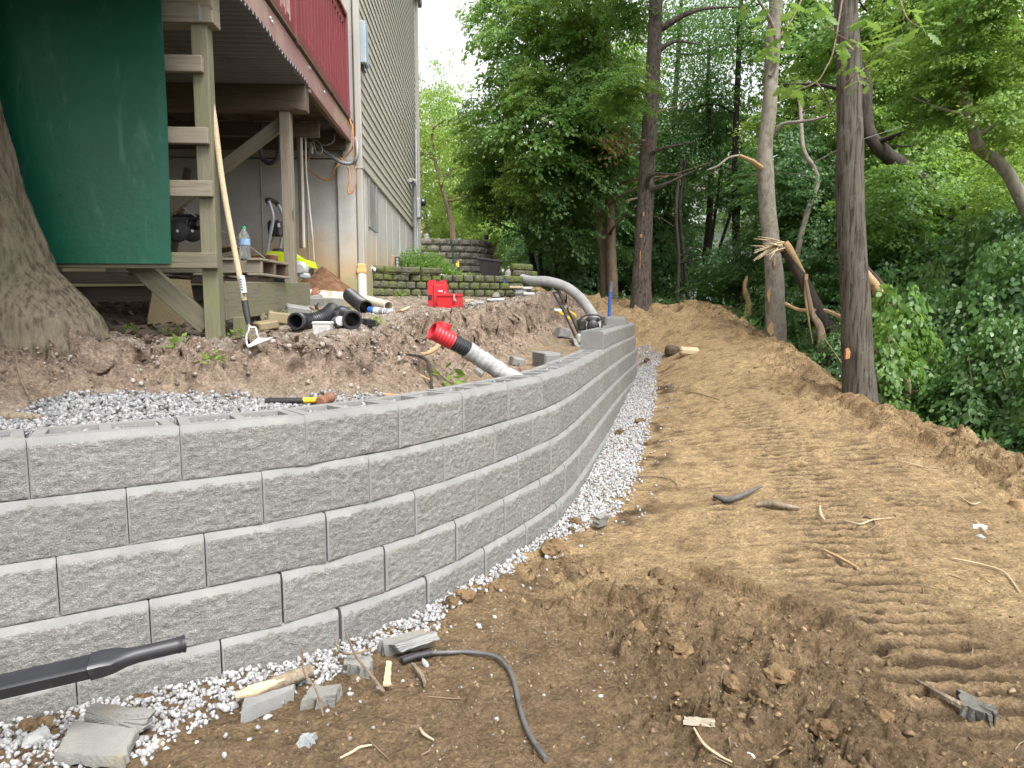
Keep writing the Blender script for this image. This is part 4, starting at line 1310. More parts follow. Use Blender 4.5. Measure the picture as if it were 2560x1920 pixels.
CR = dict(
    maple=crown_mesh("crown", 1, L_MID, 1.7, 1.45, 74, 95, .55, .125, .3, .2, flat=.07),
    maple2=crown_mesh("crown", 2, L_MID, 1.6, 1.6, 72, 95, .5, .12, .42, .2, flat=.07),
    dark=crown_mesh("crown", 3, L_DARK, 1.6, 1.3, 82, 95, .52, .115, .3, .2, flat=.08),
    dark2=crown_mesh("crown", 4, L_DARK, 1.5, 1.6, 82, 95, .46, .11, .5, .2, flat=.08),
    bright=crown_mesh("crown", 5, L_BRIGHT, 1.5, 1.5, 85, 85, .48, .11, .35, .2, flat=.07),
    airy=crown_mesh("crown", 6, L_BRIGHT, 1.4, 1.9, 75, 55, .42, .075, .5, .1, flat=.2),
    shrub=crown_mesh("crown", 7, L_SHRUB, .8, .75, 120, 80, .27, .075, .75, .25, True, .12),
    shrub2=crown_mesh("crown", 8, L_SHRUB, .75, .9, 120, 80, .27, .07, .9, .2, True, .12),
    vine=crown_mesh("crown", 9, L_MID, .35, .75, 60, 45, .16, .075, .9, .2, True, .2),
    fine=crown_mesh("crown", 10, L_DARK, 1.7, 1.4, 130, 60, .6, .065, .25, .1, flat=.2),
)
_rg = random.Random(17)
def add_crown(kind, parent, p, sc, rz=None, sz=1.0):
    o = link("crown", CR[kind], parent)
    o.matrix_basis = Matrix.Translation(Vector(p) - parent.location) @ Matrix.Rotation(_rg.uniform(0, 6.28) if rz is None else rz, 4, 'Z') @ Matrix.Diagonal((sc, sc, sc * sz, 1))
    return o

def tree(name, pts, r0, r1, bark, label, cat="tree", group=None, crowns=(), nlimb=6, reach=1.6, amp=.06, n=12, flare=.0, seg=8):
    pts = [Vector(p) for p in pts]
    root = thing(name, pts[0], label, cat, group)
    m = MB()
    trunk_mesh(m, pts, r0, r1, n, seg, amp, pts[0].x * 3, flare)
    if nlimb: limbs(m, pts, r0, int(abs(pts[0].x * 100)) + 3, nlimb, reach)
    m.build("trunk", bark, root, 60)
    for kind, p, sc in crowns: add_crown(kind, root, p, sc)
    return root

# --- the big trunk at the left edge
m = MB()
zs = np.concatenate([np.linspace(1.0, 1.9, 90), np.linspace(1.91, 4.2, 150)])
zt = [.9, 1.2, 1.3, 1.42, 1.55, 1.68, 2.1, 2.76, 4.2]
rt = [1.2, 1.09, 1.03, .98, .88, .77, .62, .485, .40]
NA = 300
th = np.linspace(0, 2 * np.pi, NA, endpoint=False)
Z, T = np.meshgrid(zs, th, indexing='ij')
R = np.interp(Z, zt, rt)
lobe = .62 + .38 * np.cos(T) ** 2 * (np.cos(T) > 0) + .16 * np.cos(5 * T + .6)
core = .40
Rr = core + (R - core) * np.clip(lobe, .2, 1.05)
X_, Y_ = np.cos(T), np.sin(T)
tw = T * Rr
bark = ridged(X_ * 5.2 + Z * .25, Y_ * 5.2, Z * .75, 3)
Rr = Rr + .020 * bark + .03 * fbm(X_ * 2, Y_ * 2, Z * 1.2, 3) + .030 * np.abs(perlin(X_ * 12 + .6 * Z, Y_ * 12, Z * 1.3)) ** .6 * 1.5 + .016 * np.abs(perlin(X_ * 24, Y_ * 24, Z * 3.0)) ** .6 * 1.5 + .008 * fbm(X_ * 40, Y_ * 40, Z * 14, 2) - .03
V = np.stack([-3.25 + Rr * X_, 3.80 + Rr * Y_ * .82, Z], -1)
i = np.arange(len(zs) * NA).reshape(len(zs), NA)
j = np.roll(i, -1, 1)
F = np.stack([i[:-1], j[:-1], j[1:], i[1:]], -1).reshape(-1, 4)
root = thing("maple_tree", (-3.25, 3.8, 1.2), "huge ridged brown tree trunk with flared roots beside the green panel", "tree")
me = np_mesh("trunk", V.reshape(-1, 3) - np.array(root.location)[None], F, B_MAPLE, True)
link("trunk", me, root)
m = MB()
for a in range(5):
    q = Vector((-3.25, 3.8, 4.1)); an = a * 1.3 + .4
    trunk_mesh(m, [q, q + Vector((math.cos(an) * .8, math.sin(an) * .8, 1.2)), q + Vector((math.cos(an) * 2.0, math.sin(an) * 2.0, 2.6))], .22, .08, 10, 5)
m.build("limb", B_MAPLE, root, 60)
for a, b in ((-1.4, 6.8), (.2, 7.6)): add_crown("maple", root, (-4.8 + a, 2.6, b), 1.3)

# --- three trunks along the path
g1 = G0(1602, 782)
T1 = [Vector((AT(1602, 790, 13.0).x, 13.0, GZ(AT(1602, 790, 13.0).x, 13.0) - .2)), AT(1606, 650, 13.0), AT(1618, 420, 13.0), AT(1632, 180, 13.0), AT(1640, 0, 13.0), AT(1650, -400, 13.0)]
t1 = tree("pine_tree", T1, .16, .105, B_BROWN, "tall dark brown scaly trunk with small orange scars right of the blue bar", crowns=[("dark", AT(1640, -420, 13), 1.2), ("maple", AT(1560, 240, 12.4), .36), ("maple2", AT(1590, 20, 13.6), .45), ("bright", AT(1575, 210, 12.2), .22)], nlimb=5, n=22, flare=.07, seg=12)
for px, py, w_, h_ in ((1609, 535, .02, .045), (1603, 590, .025, .04), (1601, 640, .014, .11), (1600, 665, .012, .06)):
    p = AT(px, py, 12.83)
    mb = MB(); mb.lathe([(w_, -.006), (w_ * .7, .004)], Matrix.Translation(p) @ Matrix.Diagonal((1, 1, h_ / w_, 1)) @ Matrix.Rotation(math.pi / 2, 4, 'X'), 9); mb.build("bark_wound", M_WOUND, t1, 30)
T2 = [AT(1940, 880, 10.5), AT(1938, 780, 10.5), AT(1936, 690, 10.5), AT(1926, 590, 10.5), AT(1916, 470, 10.5), AT(1913, 380, 10.5), AT(1922, 280, 10.5), AT(1932, 120, 10.5), AT(1940, -40, 10.5), AT(1950, -500, 10.5)]
t2 = tree("maple_tree", T2, .140, .085, B_GREY, "pale grey-brown trunk with torn bark patches behind the splintered limb", crowns=[("maple", AT(1940, -520, 10.5), .9)], nlimb=0, n=22, flare=.03, seg=8, amp=.1)
for px, py, w_, h_ in ((1927, 822, .045, .10), (1922, 738, .025, .09), (1936, 655, .02, .06)):
    p = AT(px, py, 10.365)
    mb = MB()
    ol = [(w_ * (math.cos(a) * (1 + .3 * math.sin(3 * a + px))), h_ * math.sin(a) * (1 + .25 * math.cos(4 * a))) for a in np.linspace(0, 2 * math.pi, 12, endpoint=False)]
    mb.prism(ol, -.012, .02, Matrix.Translation(p)); mb.build("bark_wound", M_HEART, t2)
mb = MB()
trunk_mesh(mb, [AT(1940, 330, 10.5), AT(1958, 310, 10.4), AT(1990, 305, 10.3), AT(2030, 300, 10.2), AT(2070, 290, 10.1)], .035, .012, 8, 5)
mb.build("limb", B_GREY, t2, 60)
mb = MB()
trunk_mesh(mb, [AT(1925, 190, 10.4), AT(1935, 170, 10.38), AT(1942, 130, 10.3), AT(1930, 60, 10.2), AT(1890, -10, 10.0)], .035, .02, 8, 5)
mb.build("limb", B_GREY, t2, 60)
mb = MB(); mb.tube([AT(1908, 423, 10.45), AT(1880, 402, 10.35), AT(1848, 388, 10.3)], [.042, .034, .022], 7); mb.build("broken_limb", M_HEART, t2)
mb = MB(); mb.tube([tuple(q) for q in catmull([AT(1848, 388, 10.3), AT(1820, 395, 10.25), AT(1795, 415, 10.2), AT(1768, 426, 10.2)], 4)], .016, 6); mb.build("broken_limb", B_GREY, t2, 60)
T3 = [AT(2152, 1040, 7.0), AT(2148, 960, 7.0), AT(2140, 780, 7.0), AT(2126, 520, 7.0), AT(2124, 330, 7.0), AT(2122, 150, 7.0), AT(2114, -20, 7.0), AT(2105, -700, 7.0)]
t3 = tree("oak_tree", T3, .150, .095, B_OAK, "thick straight dark furrowed trunk on the right edge of the path", crowns=[("maple", AT(2100, -1000, 7.0), .8)], nlimb=0, n=28, flare=.05, seg=14)
mb = MB(); mb.prism([(-.02, -.05), (.02, -.04), (.024, .02), (.004, .06), (-.02, .04)], -.01, .02, Matrix.Translation(AT(2119, 885, 6.862))); mb.build("bark_wound", M_WOUND, t3)

# --- slimmer stems at the back
BG = "slim stems in the dark thicket behind the wall end"
def stem(pts, r0, r1, bark, label, group=None, crowns=(), nl=4, reach=1.2, name="slim_tree"):
    return tree(name, pts, r0, r1, bark, label, "tree", group, crowns, nl, reach, n=9, seg=5)
stem([AT(1512, 752, 16), AT(1510, 660, 16), AT(1497, 560, 16), AT(1490, 480, 16), AT(1492, 200, 16), AT(1488, 0, 16), AT(1480, -300, 16)], .12, .07, B_TAN, "left stem of the brown pair of trunks behind the blue bar",
     crowns=[("maple", AT(1335, 130, 16), .85), ("maple2", AT(1445, 60, 15.5), .9), ("maple", AT(1375, 330, 15), .85), ("maple2", AT(1470, 400, 16), .75), ("maple", AT(1540, 200, 17.5), .7), ("bright", AT(1420, 20, 15), .6),
             ("maple2", AT(1290, 250, 15.5), .55), ("dark2", AT(1400, 480, 15.5), .8), ("maple", AT(1265, 40, 17), .6), ("bright", AT(1330, 235, 14.6), .42)], nl=9, reach=2.6)
stem([AT(1532, 757, 15.8), AT(1528, 640, 15.8), AT(1524, 480, 15.8), AT(1515, 300, 16), AT(1520, 60, 16)], .13, .07, B_TAN, "right stem of the brown pair of trunks behind the blue bar",
     crowns=[("dark", AT(1530, 360, 15.4), .6), ("maple", AT(1470, 250, 15), .6), ("dark2", AT(1455, 560, 17.5), .8)], nl=6, reach=2.0)
stem([AT(1345, 720, 19), AT(1320, 600, 19), AT(1300, 500, 19), AT(1290, 380, 19)], .09, .05, B_DARK, "dark slanting stem rising behind the white pipe where the bright leaves end",
     crowns=[("maple", AT(1255, 400, 17), .7), ("maple2", AT(1215, 330, 18), .55), ("dark", AT(1330, 470, 18), 1.0), ("bright", AT(1300, 455, 15), .38), ("maple", AT(1220, 480, 17), .5)], nl=6, reach=1.8)
for k, (a, b, c) in enumerate(((1362, 1350, 1380), (1385, 1400, 1440), (1402, 1380, 1330), (1430, 1425, 1410), (1462, 1470, 1480))):
    stem([AT(a, 740, 18.5 + k * .3), AT(b, 620, 18.6 + k * .3), AT(c, 470, 18.7 + k * .3), AT(c + 10, 330, 19)], .06, .04, B_DARK, ("first", "second", "third", "fourth", "fifth")[k] + " from the left of five thin dark stems in the thicket above the compactor", BG, nl=3, reach=1.6)
for k, (a, b, c) in enumerate(((1690, 1697, 1690), (1722, 1712, 1700), (1755, 1770, 1790), (1800, 1790, 1830))):
    stem([AT(a, 770, 16 + k * .5), AT(b, 660, 16.2 + k * .5), AT(c, 520, 16.4 + k * .5), AT(c + 15, 400, 17)], .05, .03, B_DARK, ("leftmost", "second from left", "third from left", "rightmost")[k] + " of four thin stems right of the tall scaly trunk", "slim stems in the shade beyond the path", nl=4, reach=1.4)
# pale torn snag behind the path
tag(MB().tube([tuple(q) for q in catmull([AT(1868, 790, 13), AT(1872, 760, 13), AT(1862, 720, 13), AT(1868, 690, 13)], 4)], [.07, .075, .06, .07, .06, .05, .06, .05, .04, .04, .04, .03, .02][:13], 9).build("tree_snag", M_HEART, None, 60), "short broken snag with torn orange wood left of the pale trunk", "tree snag")

# --- bright trees seen past the house corner
stem([AT(1138, 640, 23), AT(1125, 540, 23), AT(1105, 470, 23), AT(1088, 400, 23), AT(1075, 290, 23)], .10, .04, B_TAN, "leaning slender tree with sparse bright leaves beyond the house corner",
     crowns=[("airy", AT(1095, 350, 23), 1.15), ("airy", AT(1085, 480, 23.5), .8), ("bright", AT(1110, 310, 26), .8), ("airy", AT(1150, 430, 25), 1.0)], nl=10, reach=1.7)
stem([AT(1238, 650, 25), AT(1235, 600, 25), AT(1260, 540, 25), AT(1290, 480, 25)], .14, .06, B_TAN, "low forking tree with bright lime leaves right of the grey block wall",
     crowns=[("bright", AT(1240, 540, 24.5), .9), ("bright", AT(1290, 590, 27), 1.1), ("airy", AT(1195, 520, 26), .9)], nl=12, reach=1.9)
stem([AT(1060, 640, 27), AT(1065, 560, 27), AT(1050, 400, 27)], .12, .06, B_TAN, "hazy bright tree beside the far corner of the house",
     crowns=[("bright", AT(1070, 420, 28), 1.4), ("airy", AT(1075, 250, 27), 1.1), ("bright", AT(1120, 560, 30), 1.2)], nl=6)
stem([AT(1160, 640, 36), AT(1165, 560, 36), AT(1175, 470, 36)], .15, .08, B_TAN, "distant bright tree between the house and the dark maples", crowns=[("bright", AT(1150, 500, 36), 1.9), ("bright", AT(1260, 620, 38), 1.8)], nl=5)

# --- woodland behind and to the right
GW = "trees massed in the wood behind the path"
LW = "leafy tree merging into the wood behind the path"
def where(px):
    for lim, w_ in ((1300, "above the long white pipe"), (1470, "left of the brown pair of trunks"), (1600, "left of the tall scaly trunk"), (1760, "just right of the tall scaly trunk"), (1910, "left of the pale trunk"), (2000, "just right of the pale trunk"),
                    (2110, "left of the thick oak"), (2220, "just right of the thick oak"), (2320, "left of the lichen-grey trunk"), (2430, "right of the lichen-grey trunk"), (2530, "near the crooked trunk")):
        if px < lim: return w_
    return "at the right border"
def height(py): return "high up" if py < 130 else "at upper mid height" if py < 350 else "at mid height" if py < 560 else "low down"
HUE = dict(dark="dark green", dark2="deep green", maple="green", maple2="mid green", bright="yellow-green", fine="fine-leaved", airy="sparse", shrub="small-leaved")
def woodtree(px, py, y, kind, sc, extra=(), label=LW, group=GW):
    c = AT(px, py, y)
    label = ("distant " if label != LW else "nearer ") + HUE[kind] + " tree seen " + height(py) + " " + where(px)
    gz = GZ(c.x, y) if y < 45 else 1.0
    b = Vector((c.x + _rg.uniform(-.3, .3), y, min(gz, c.z - .5) - .2))
    tree("woodland_tree", [b, (b + c) / 2 + Vector((_rg.uniform(-.2, .2), 0, 0)), c, c + Vector((0, 0, sc))], .05 + .05 * sc, .03, B_DARK, label, "tree", group,
         [(kind, c, sc)] + [(k, AT(*q), s) for k, q, s in extra], 5, 1.3 * sc, n=8, seg=4)
for a in ((1700, 80, 20, "fine", 1.3, (("fine", (1640, 330, 19), 1.0),)), (1770, 230, 18, "fine", 1.1, (("fine", (1700, 400, 18), .9),)), (1850, 60, 17, "fine", 1.2, (("dark", (1800, 330, 19), .8),)),
          (1850, 470, 17, "dark", .55, ()), (1700, 570, 21, "dark2", .8, ()), (1620, 480, 20, "dark", 1.0, (("dark", (1590, 640, 20), 1.0),)), (1660, 680, 19, "dark", .8, (("dark2", (1560, 660, 21), .9),)),
          (1990, 300, 15, "bright", .7, (("dark", (2000, 430, 14), .7),)), (2010, 120, 16, "maple2", .9, ()), (2060, 560, 13, "dark", .7, (("dark2", (2010, 640, 13.5), .7),)),
          (2200, 120, 14, "maple", .8, (("bright", (2200, 260, 13), .6),)), (2260, 300, 15, "maple", .8, (("bright", (2250, 420, 13), .7),)), (2330, 90, 13, "bright", .7, ()), (2230, 560, 13, "maple", .8, (("dark", (2190, 650, 13), .7),)),
          (2340, 480, 12, "bright", .7, (("maple", (2360, 620, 12), .7),)), (2450, 420, 13, "bright", .9, (("bright", (2530, 300, 14), .9),)), (2540, 620, 11, "maple", .8, (("bright", (2480, 520, 11), .5),)),
          (1880, 690, 15, "dark", .7, (("dark", (1800, 720, 17), .6),)), (1990, 760, 12.5, "dark2", .6, (("dark2", (2060, 830, 11), .55),)), (2080, 700, 12, "dark2", .7, ()), (2260, 730, 11, "dark", .7, ()), (2400, 720, 10.5, "shrub", 1.2, ()),
          (1560, 560, 24, "dark2", 1.3, ()), (1490, 620, 22, "dark", 1.0, ()), (1400, 650, 21, "dark", .9, (("dark2", (1440, 700, 20), .7),)), (1350, 620, 22, "dark2", .8, ())):
    woodtree(*a)
# farther wood closing the view
for a in ((1440, 470, 34, "dark", 2.0), (1560, 380, 36, "maple", 2.0), (1620, 640, 34, "dark2", 1.9), (1740, 380, 37, "maple", 1.8), (1900, 690, 38, "dark", 1.8), (1950, 480, 33, "maple", 2.0), (2060, 300, 36, "bright", 2.0),
          (2100, 560, 32, "dark2", 2.0), (2210, 430, 34, "bright", 2.2), (2330, 620, 32, "maple", 2.2), (2440, 380, 34, "bright", 2.2), (2560, 600, 32, "bright", 2.4), (2700, 400, 32, "maple", 2.4),
          (2700, 800, 26, "dark", 2.4), (1720, 710, 40, "dark", 2.2), (1500, 690, 40, "dark", 2.2), (2450, 780, 26, "maple", 2.0), (2250, 800, 26, "dark", 1.8), (2400, 150, 40, "bright", 2.2), (2550, 130, 36, "bright", 2.2), (1800, 780, 45, "dark2", 2.4), (2000, 790, 45, "dark2", 2.4)):
    woodtree(*a, label="far", group="distant trees of the wood")
# right hand canopy with big hanging leaves
tree("maple_tree", [AT(2640, 900, 8.6), AT(2600, 620, 8.6), AT(2555, 500, 8.6), AT(2505, 415, 8.6), AT(2450, 372, 8.6), AT(2428, 300, 8.6), AT(2405, 160, 8.8), AT(2400, -60, 9)], .085, .05, B_GREY,
     "crooked grey trunk bending through the leaves near the right edge", crowns=[("bright", AT(2480, 120, 8.6), .5), ("maple", AT(2390, 220, 9), .42), ("bright", AT(2540, 270, 8.2), .42), ("maple2", AT(2450, 0, 8.4), .45), ("bright", AT(2530, 480, 9.5), .40), ("bright", AT(2330, 60, 9.5), .5)], nlimb=5, reach=1.2, n=12)
tree("birch_tree", [AT(2290, 620, 13), AT(2286, 500, 13), AT(2285, 370, 13), AT(2305, 290, 13), AT(2328, 170, 13), AT(2350, 20, 13)], .075, .055, bark_mat("bark_pale", (.36, .34, .30), (.15, .14, .12), 9, .5, bump=.4),
     "pale lichen-grey thin trunk between the thick oak and the crooked trunk", crowns=[("maple2", AT(2340, -60, 13), 1.0)], nlimb=4, n=12)
tree("leaning_tree", [AT(2420, 640, 11.5), AT(2340, 505, 11.5), AT(2290, 440, 11.5), AT(2215, 385, 11.5), AT(2170, 320, 11.7), AT(2165, 180, 12)], .15, .09, B_DARK, "dark leaning trunk slanting down to the right behind the thick oak", crowns=[("maple", AT(2250, 520, 11), .55)], nlimb=4, n=12)
tree("slim_tree", [AT(1985, 690, 12), AT(2000, 600, 12), AT(2022, 520, 12), AT(2043, 460, 12), AT(2035, 420, 12), AT(2008, 370, 12), AT(2000, 250, 12.3)], .05, .035, B_GREY, "thin crooked grey stem between the pale trunk and the thick oak", crowns=[("dark", AT(1990, 480, 12.8), .6)], nlimb=3, n=9)
tag(MB().tube([tuple(q) for q in catmull([AT(2062, 960, 9.3), AT(2058, 880, 9.3), AT(2050, 820, 9.4), AT(2030, 780, 9.6), AT(2015, 700, 9.8)], 5)], list(np.linspace(.085, .02, 21)), 9).build("tree_stub", B_TAN, None, 60), "grey tapering stub standing in the ditch between pale trunk and thick oak", "tree stub")

# --- torn limbs and fallen wood
bl = thing("broken_limb", AT(1950, 640, 10.1), "snapped limb with a burst of pale splinters hanging off the pale trunk", "broken limb")
mb = MB(); mb.tube([tuple(q) for q in catmull([AT(1955, 612, 10.05), AT(1990, 668, 10.0), AT(2030, 745, 9.9), AT(2075, 820, 9.8), AT(2150, 870, 9.7)], 6)], list(np.linspace(.075, .095, 25)), 11); mb.build("limb", B_DARK, bl, 60)
mb = MB(); mb.tube([tuple(q) for q in catmull([AT(1962, 606, 9.99), AT(1990, 650, 9.95), AT(2015, 690, 9.93)], 5)], [.05, .055, .055, .05, .045, .04, .036, .03, .026, .02, .012], 8); mb.build("torn_wood", M_HEART, bl, 60)
mb = MB()
st_ = catmull([AT(2016, 685, 9.85), AT(2014, 740, 9.83), AT(2022, 800, 9.83), AT(2032, 860, 9.85)], 6)
mb.tube([tuple(q) for q in st_], list(np.linspace(.028, .006, len(st_))), 5); mb.build("bark_strip", M_HEART, bl)
mb = MB(); st_ = catmull([AT(1962, 758, 9.9), AT(2000, 775, 9.85), AT(2060, 776, 9.8), AT(2120, 800, 9.7)], 6); mb.tube([tuple(q) for q in st_], list(np.linspace(.02, .032, len(st_))), 5); mb.build("torn_branch", M_HEART, bl)
rg = random.Random(4)
for k in range(22):
    a = AT(1962 + rg.uniform(-10, 8), 615 + rg.uniform(-12, 12), 10.0)
    e = AT(1880 + rg.uniform(-5, 45), 596 + (k / 22) * 58 + rg.uniform(-6, 6), 9.75 + rg.uniform(-.12, .2))
    mdp = (a + e) / 2 + Vector((0, 0, .012))
    mb = MB(); mb.tube([a, mdp, e], [.011, .010, .0025], 4); mb.build("splinter", M_HEARTP, bl)
lg = thing("broken_limb", AT(2190, 720, 7.9), "peeled cut log slanting down behind the thick oak", "broken limb")
mb = MB(); mb.tube([AT(2152, 672, 7.9), AT(2185, 712, 7.9), AT(2218, 768, 7.9)], [.052, .056, .05], 12); mb.build("limb", M_HEART, lg, 50)
mb = MB(); mb.tube([tuple(q) for q in catmull([AT(2160, 668, 7.93), AT(2200, 715, 7.93), AT(2228, 772, 7.93), AT(2300, 800, 8.2), AT(2380, 830, 8.6)], 5)], list(np.linspace(.04, .09, 21)), 10); mb.build("bark", B_DARK, lg, 60)
tag(MB().tube([tuple(q) for q in catmull([AT(2228, 840, 7.2), AT(2246, 872, 7.2), AT(2258, 915, 7.2), AT(2270, 960, 7.2), AT(2276, 985, 7.2)], 5)], [.008, .012, .013, .014, .014, .014, .013, .012, .012, .013, .016, .02, .026, .03, .034, .034, .03, .024, .018, .012, .005], 6).build("bark_strip", M_HEARTP, None, 50),
    "curled pale strip of torn bark hanging in the leaves right of the thick oak", "bark strip")

# --- shrubs along the right edge
LS = "tangled small-leaved shrub at the right of the path"
SH = [(2240, 890, 7.6, "vine", 1.1, 1.0), (2215, 960, 7.3, "vine", .9, 1.0), (2300, 860, 9, "shrub", 1.0, 1.1), (2380, 900, 8.2, "shrub2", .85, 1.1), (2480, 860, 8.0, "shrub", .95, 1.2), (2560, 820, 7.6, "shrub2", .9, 1.2), (2330, 1000, 7.6, "shrub2", .6, .9),
      (2440, 1000, 7.0, "shrub", .7, 1.0), (2540, 980, 6.8, "shrub2", .75, 1.1), (2500, 1090, 6.6, "shrub", .5, .9), (2400, 1060, 7.2, "shrub2", .45, .9), (2590, 1120, 6.2, "shrub", .6, 1.0), (2650, 950, 6.6, "shrub", .9, 1.2), (2420, 760, 9.5, "shrub", 1.1, 1.0),
      (2540, 720, 9, "shrub2", 1.0, 1.1), (2330, 740, 10.5, "shrub2", 1.0, 1.0), (2200, 800, 9.8, "shrub", .8, 1.0), (2110, 890, 9.2, "shrub", .6, .9), (2060, 900, 10.4, "shrub2", .6, .9), (2000, 850, 11.3, "shrub", .5, .9), (2700, 1100, 6.0, "shrub2", .9, 1.2)]
for px, py, y, kind, sc, sz in SH:
    c = AT(px, py, y)
    gz = min(GZ(c.x, y), c.z - .2)
    root = thing("vine_plant" if kind == "vine" else "shrub", (c.x, y, gz), (("upper" if py < 930 else "lower") + " leafy vine clinging beside the thick oak trunk" if kind == "vine" else ["tangled", "drooping", "loose", "dense", "bushy"][len([1 for q in SH if q[0] < px]) % 5] + " small-leaved shrub " + ("behind the broken limb" if px < 2150 else "right of the thick oak" if px < 2390 else "near the right border") + (", topmost" if py < 790 else ", upper" if py < 880 else ", middle" if py < 990 else ", lowest by the berm") + (" and farther back" if y > 8.3 else " and nearer" if y < 7 else "")), "plant" if kind == "vine" else "shrub", "vines by the oak" if kind == "vine" else "shrubs along the right edge of the path")
    add_crown(kind, root, c, sc, None, sz)
    mb = MB(); rg = random.Random(int(px))
    for k in range(7):
        e = c + Vector((rg.uniform(-.6, .6) * sc, rg.uniform(-.6, .6) * sc, rg.uniform(-.1, .7) * sc))
        b = Vector((c.x + rg.uniform(-.15, .15), y + rg.uniform(-.15, .15), gz - .05))
        mb.tube([tuple(q) for q in catmull([b, (b + e) / 2 + Vector((rg.uniform(-.1, .1), 0, .1)), e], 4)], list(np.linspace(.014, .004, 9)), 5)
    mb.build("stems", B_TAN, root)

# --- oak twig with large lobed leaves, close to the camera
def oak_leaf(seed, L=.14):
    rg = random.Random(seed)
    out = [(0, 0)]
    prof = [(.12, .05), (.22, .17), (.30, .10), (.42, .27), (.52, .13), (.64, .30), (.74, .12), (.86, .16)]
    pr = [(x * L, y * L * rg.uniform(.85, 1.15)) for x, y in prof]
    m = MB()
    mid = [(x, 0) for x, y in pr]
    vs = [Vector((0, 0, 0))] + [Vector((x, 0, -.10 * x * x / L)) for x, y in pr] + [Vector((L, 0, -.10 * L))]
    nmid = len(vs)
    for s in (1, -1):
        for x, y in pr: vs.append(Vector((x + .02 * L * s * rg.uniform(-1, 1), s * y, -.10 * x * x / L - .35 * y * y / L + rg.uniform(-.003, .003))))
    n = len(pr)
    fs = []
    for s in range(2):
        o = nmid + s * n
        fs.append((0, 1, o) if s else (0, o, 1))
        for k in range(n - 1):
            q = (1 + k, 2 + k, o + k + 1, o + k)
            fs.append(q if s else q[::-1])
        fs.append((n, n + 1, o + n - 1) if s else (n, o + n - 1, n + 1))
    m.add(vs, fs)
    me = bpy.data.meshes.new("leaf"); me.from_pydata(m.v, [], m.f); me.materials.append(L_OAK); me.shade_smooth(); me.update()
    return me
OAKL = [oak_leaf(k) for k in range(4)]
ob = thing("oak_branch", AT(2110, 190, 5.6), "near oak twig with big lobed yellow-green leaves hanging across the upper trunks", "branch")
tw_paths = [[AT(2110, -30, 5.9), AT(2085, 120, 5.7), AT(2065, 170, 5.6), AT(2040, 205, 5.5), AT(1985, 228, 5.4)], [AT(2020, -40, 5.9), AT(1985, 40, 5.7), AT(1950, 90, 5.6), AT(1925, 130, 5.5)], [AT(2085, 260, 5.9), AT(2110, 215, 5.7), AT(2160, 165, 5.6), AT(2200, 130, 5.5), AT(2250, 100, 5.5)],
            [AT(2240, -40, 5.8), AT(2265, 40, 5.6), AT(2300, 70, 5.5)], [AT(2160, 170, 5.6), AT(2145, 190, 5.5), AT(2150, 215, 5.4)], [AT(2140, 110, 5.65), AT(2100, 90, 5.5), AT(2060, 60, 5.5)], [AT(2040, 205, 5.5), AT(2065, 240, 5.5), AT(2085, 300, 5.8)]]
mb = MB()
for p in tw_paths:
    c = catmull(p, 5); mb.tube([tuple(q) for q in c], list(np.linspace(.008, .003, len(c))), 5)
mb.build("twig", B_TAN, ob)
rg = random.Random(9)
LC = [(1925, 130, 26, 11), (1985, 40, 40, 8), (1940, 60, 40, 8), (2004, 229, 28, 10), (1960, 215, 20, 5), (2070, 15, 40, 7), (2120, 110, 26, 6), (2100, 90, 25, 4), (2150, 208, 18, 4), (2128, 160, 14, 3), (2233, 125, 30, 10), (2200, 105, 22, 4), (2270, 90, 25, 6), (2300, 60, 30, 7), (2255, 20, 30, 6), (2060, 240, 14, 2), (1905, 20, 30, 6), (2175, 40, 20, 3)]
for cx, cy, r, n in LC:
    for k in range(n):
        p = AT(cx + rg.gauss(0, r * .7), cy + rg.gauss(0, r * .5), 5.5 + rg.uniform(-.25, .3))
        o = link("leaf", OAKL[rg.randrange(4)], ob)
        s = rg.uniform(.7, 1.15)
        az = rg.uniform(-.9, .9) + (math.pi if rg.random() < .5 else 0)
        o.matrix_basis = Matrix.Translation(p - ob.location) @ Matrix.Rotation(az, 4, 'Z') @ Matrix.Rotation(rg.uniform(.0, .8), 4, 'Y') @ Matrix.Rotation(rg.uniform(.1, .9) * (1 if rg.random() < .8 else -1), 4, 'X') @ Matrix.Diagonal((s, s, s, 1))

# dead brown leaves caught in the branches
rs2 = np.random.RandomState(3)
n = 130
c = np.array([AT(1545, 360, 12.6)[:]]); P = c + rs2.normal(size=(n, 3)) * np.array([.2, .12, .14])
me = leaves_np("dead_leaves", P, rs2.normal(size=(n, 3)) + np.array([0, 0, -1.2]), rs2.normal(size=(n, 3)), np.full(n, .09), np.full(n, .04), L_DRY)
tag(link("dead_leaves", me), kind="stuff")

